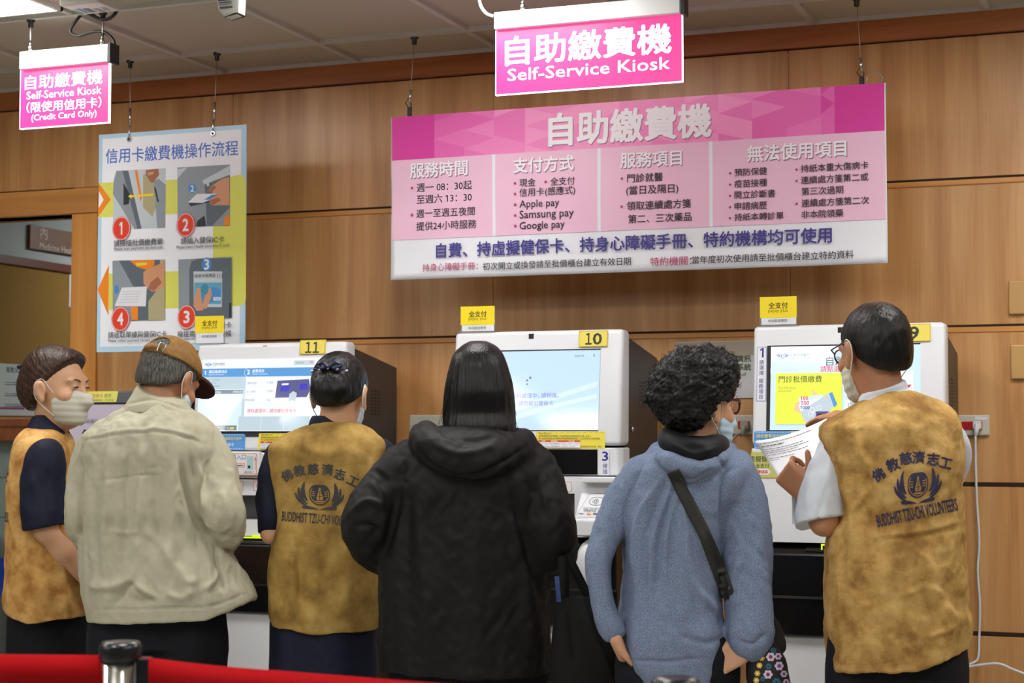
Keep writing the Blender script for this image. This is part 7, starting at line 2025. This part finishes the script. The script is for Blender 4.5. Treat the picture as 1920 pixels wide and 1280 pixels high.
for i in range(420):
    s0 = rnd.uniform(-1, 1); a0 = rnd.uniform(0.05, 0.9); pts = []
    for k in range(9):
        t_ = k / 8; th = a0 + (2.75 - a0) * t_              # from the brow over the crown to the knot
        sx_ = s0 * math.sin(th * 0.92 + 0.15) * 0.95
        d_ = H1.M[1] * (math.cos(th) * math.sqrt(max(0.02, 1 - sx_ * sx_))) + H1.M[2] * (math.sin(th) * math.sqrt(max(0.02, 1 - sx_ * sx_))) + H1.M[0] * sx_
        dw = (wpt(d_) - wpt(np.zeros(3))).normalized(); h = tree1.ray_cast(hc1 + dw * 0.4, -dw)
        if h[0] is None or (h[0] - hc1).length < 0.07: break
        pts.append(h[0] + dw * (0.0006 + 0.004 * rnd.random() * (k < 2)))
    if len(pts) > 3: b.tube(pts, 0.0006, None, 3, cap=False)
b.build('combed_strands', mat('strand_brown', (70, 48, 40), 0.4), hr1)
b = MB()
for k in range(5): b.lathe([(0.004, -0.008), (0.009, 0), (0.004, 0.008)], wpt(H1.at(0.02 - 0.012 * (k % 2), -0.128 + 0.004 * (k % 3), 0.052 - 0.012 * k + 0.02)), None, 8, axis=Vector((0.6, 0.3 * (-1) ** k, 0.6)))
b.build('hair_clip', mat('clip_navy', (26, 30, 66), 0.35), p1)
# brows and lids
BROW = mat('brow', (70, 50, 42), 0.8); LID = mat('eye_dark', (44, 30, 28), 0.5)
b = MB()
for e in (-1, 1): b.tube(bez([wpt(H1.at(e * 0.016, 0.0935, 0.030)), wpt(H1.at(e * 0.034, 0.090, 0.0355)), wpt(H1.at(e * 0.050, 0.076, 0.032))], 5), [0.0022] * 10 + [0.0012], None, 6)
b.build('eyebrows', BROW, p1)
b = MB()
for e in (-1, 1): b.tube(bez([wpt(H1.at(e * 0.021, 0.0905, 0.0115)), wpt(H1.at(e * 0.032, 0.0930, 0.0130)), wpt(H1.at(e * 0.044, 0.0880, 0.0105))], 5), [0.0012] + [0.0022] * 9 + [0.0010], None, 6)
b.build('eyes', LID, p1)
mask_part(H1, p1, MASKM, LOOP)
trousers('trousers', None, w1, DARKC, p1, 1125, 20, 162, split=False, hd=0.14, flare=0.95); shoes(None, px3(92, 1120, 5.66), w1, SHOEM, p1, half=0.06)
# the print on her back, seen edge on
def back_ray(x, y):                       # x runs across her back (m, to her right), y is a photo height
    z = px3(20, y, w1)[2]; return wpt((px3(20, 900, w1)[0] - 0.5, w1 + x, z)), RIGHT
def mpx(P_): return [([(x * w1 / F, y) for x, y in v], f) for v, f in P_]
P_ = []
for ch, x, y in (('佛', 60, 893), ('教', 36, 883), ('慈', 12, 879), ('濟', -12, 879), ('志', -36, 883), ('工', -60, 893)): P_ += glyph_at(ch, x, y, 22, 0, 0.03)
P_ += text_along('BUDDHIST TZU-CHI VOLUNTEERS', 78, 966, -78, 966, 18, bold=0.02)
P_ = [([(-x, y) for x, y in v], f) for v, f in P_]
P_ = [([(-x * 1.0, y) for x, y in v], f) for v, f in P_]
lay_on(vest1, mpx(P_), INKG, 'lettering', vest1, back_ray, cut=8.0)

# ================================================================== queue barrier in the foreground
CHROME = mat('post_steel', (196, 194, 188), 0.16, 1.0); PCAP = mat('post_cap', (26, 26, 30), 0.25); BELT = mat('belt_red', (176, 10, 18), 0.85, bump=0.2, bscale=600, spec=0.15)
def post(px, pyt, w_, label):
    c = px3(px, pyt, w_); base = wpt((c[0], w_, 0.0)); zt = c[2]
    o = empty('queue_post', base, label, 'barrier post', 'chrome queue posts')
    b = MB(); b.lathe([(0.17, 0), (0.17, 0.012), (0.15, 0.022), (0.035, 0.032)], base, None, 40); b.build('base', PCAP, o)
    b = MB(); b.lathe([(0.0305, 0.02), (0.0305, zt - 0.026)], base, None, 40); b.build('tube', CHROME, o)
    b = MB(); b.lathe([(0.033, zt - 0.030), (0.0345, zt - 0.026), (0.0345, zt - 0.008), (0.031, zt - 0.001), (0.020, zt + 0.0005), (0.005, zt)], base, None, 40); b.build('cap', PCAP, o)
    return o, base, zt
o1, b1_, z1_ = post(226, 1202, 2.80, 'chrome queue post with black cap holding the red belt, lower left')
o2, b2_, z2_ = post(1267, 1269, 2.36, 'chrome queue post whose cap just shows at the bottom edge')
for o_, bs_, zt_, pts_ in ((o1, b1_, z1_, None),):
    b = MB(); q = Vector((bs_.x, bs_.y, 0)) + RIGHT * 0.030
    b.hexa([tuple(q + RIGHT * dx + FWD * dy + UP * z) for z in (zt_ - 0.42, zt_ - 0.026) for dx, dy in ((-0.006, -0.012), (0.020, -0.012), (0.020, 0.014), (-0.006, 0.014))], None, 0.002, 1)
    b.build('belt_cassette', PCAP, o_)
def belt(pts, label, width=0.047):
    """pts: (px of top edge, py of top edge, w)"""
    b = MB(); q = bez([wpt(px3(*p)) for p in pts], 8); A = None
    for p in q:
        nw = [b.bm.verts.new(p), b.bm.verts.new(p - UP * width)]
        if A: b.bm.faces.new([A[0], A[1], nw[1], nw[0]])
        A = nw
    o = b.build('belt', BELT, None, smooth=True); o.modifiers.new('thickness', 'SOLIDIFY').thickness = 0.0016
    o.name = 'queue_belt'
    tag(o, label, 'barrier belt', 'red queue belts')
belt([(-420, 1218, 2.86), (-150, 1225, 2.84), (0, 1226, 2.82), (100, 1227, 2.81), (193, 1228, 2.80)], 'red queue belt running off to the left edge from the post')
belt([(262, 1231, 2.795), (400, 1247, 2.74), (600, 1263, 2.66), (830, 1281, 2.57), (1060, 1290, 2.47), (1232, 1292, 2.37)], 'red queue belt sagging right along the bottom edge')
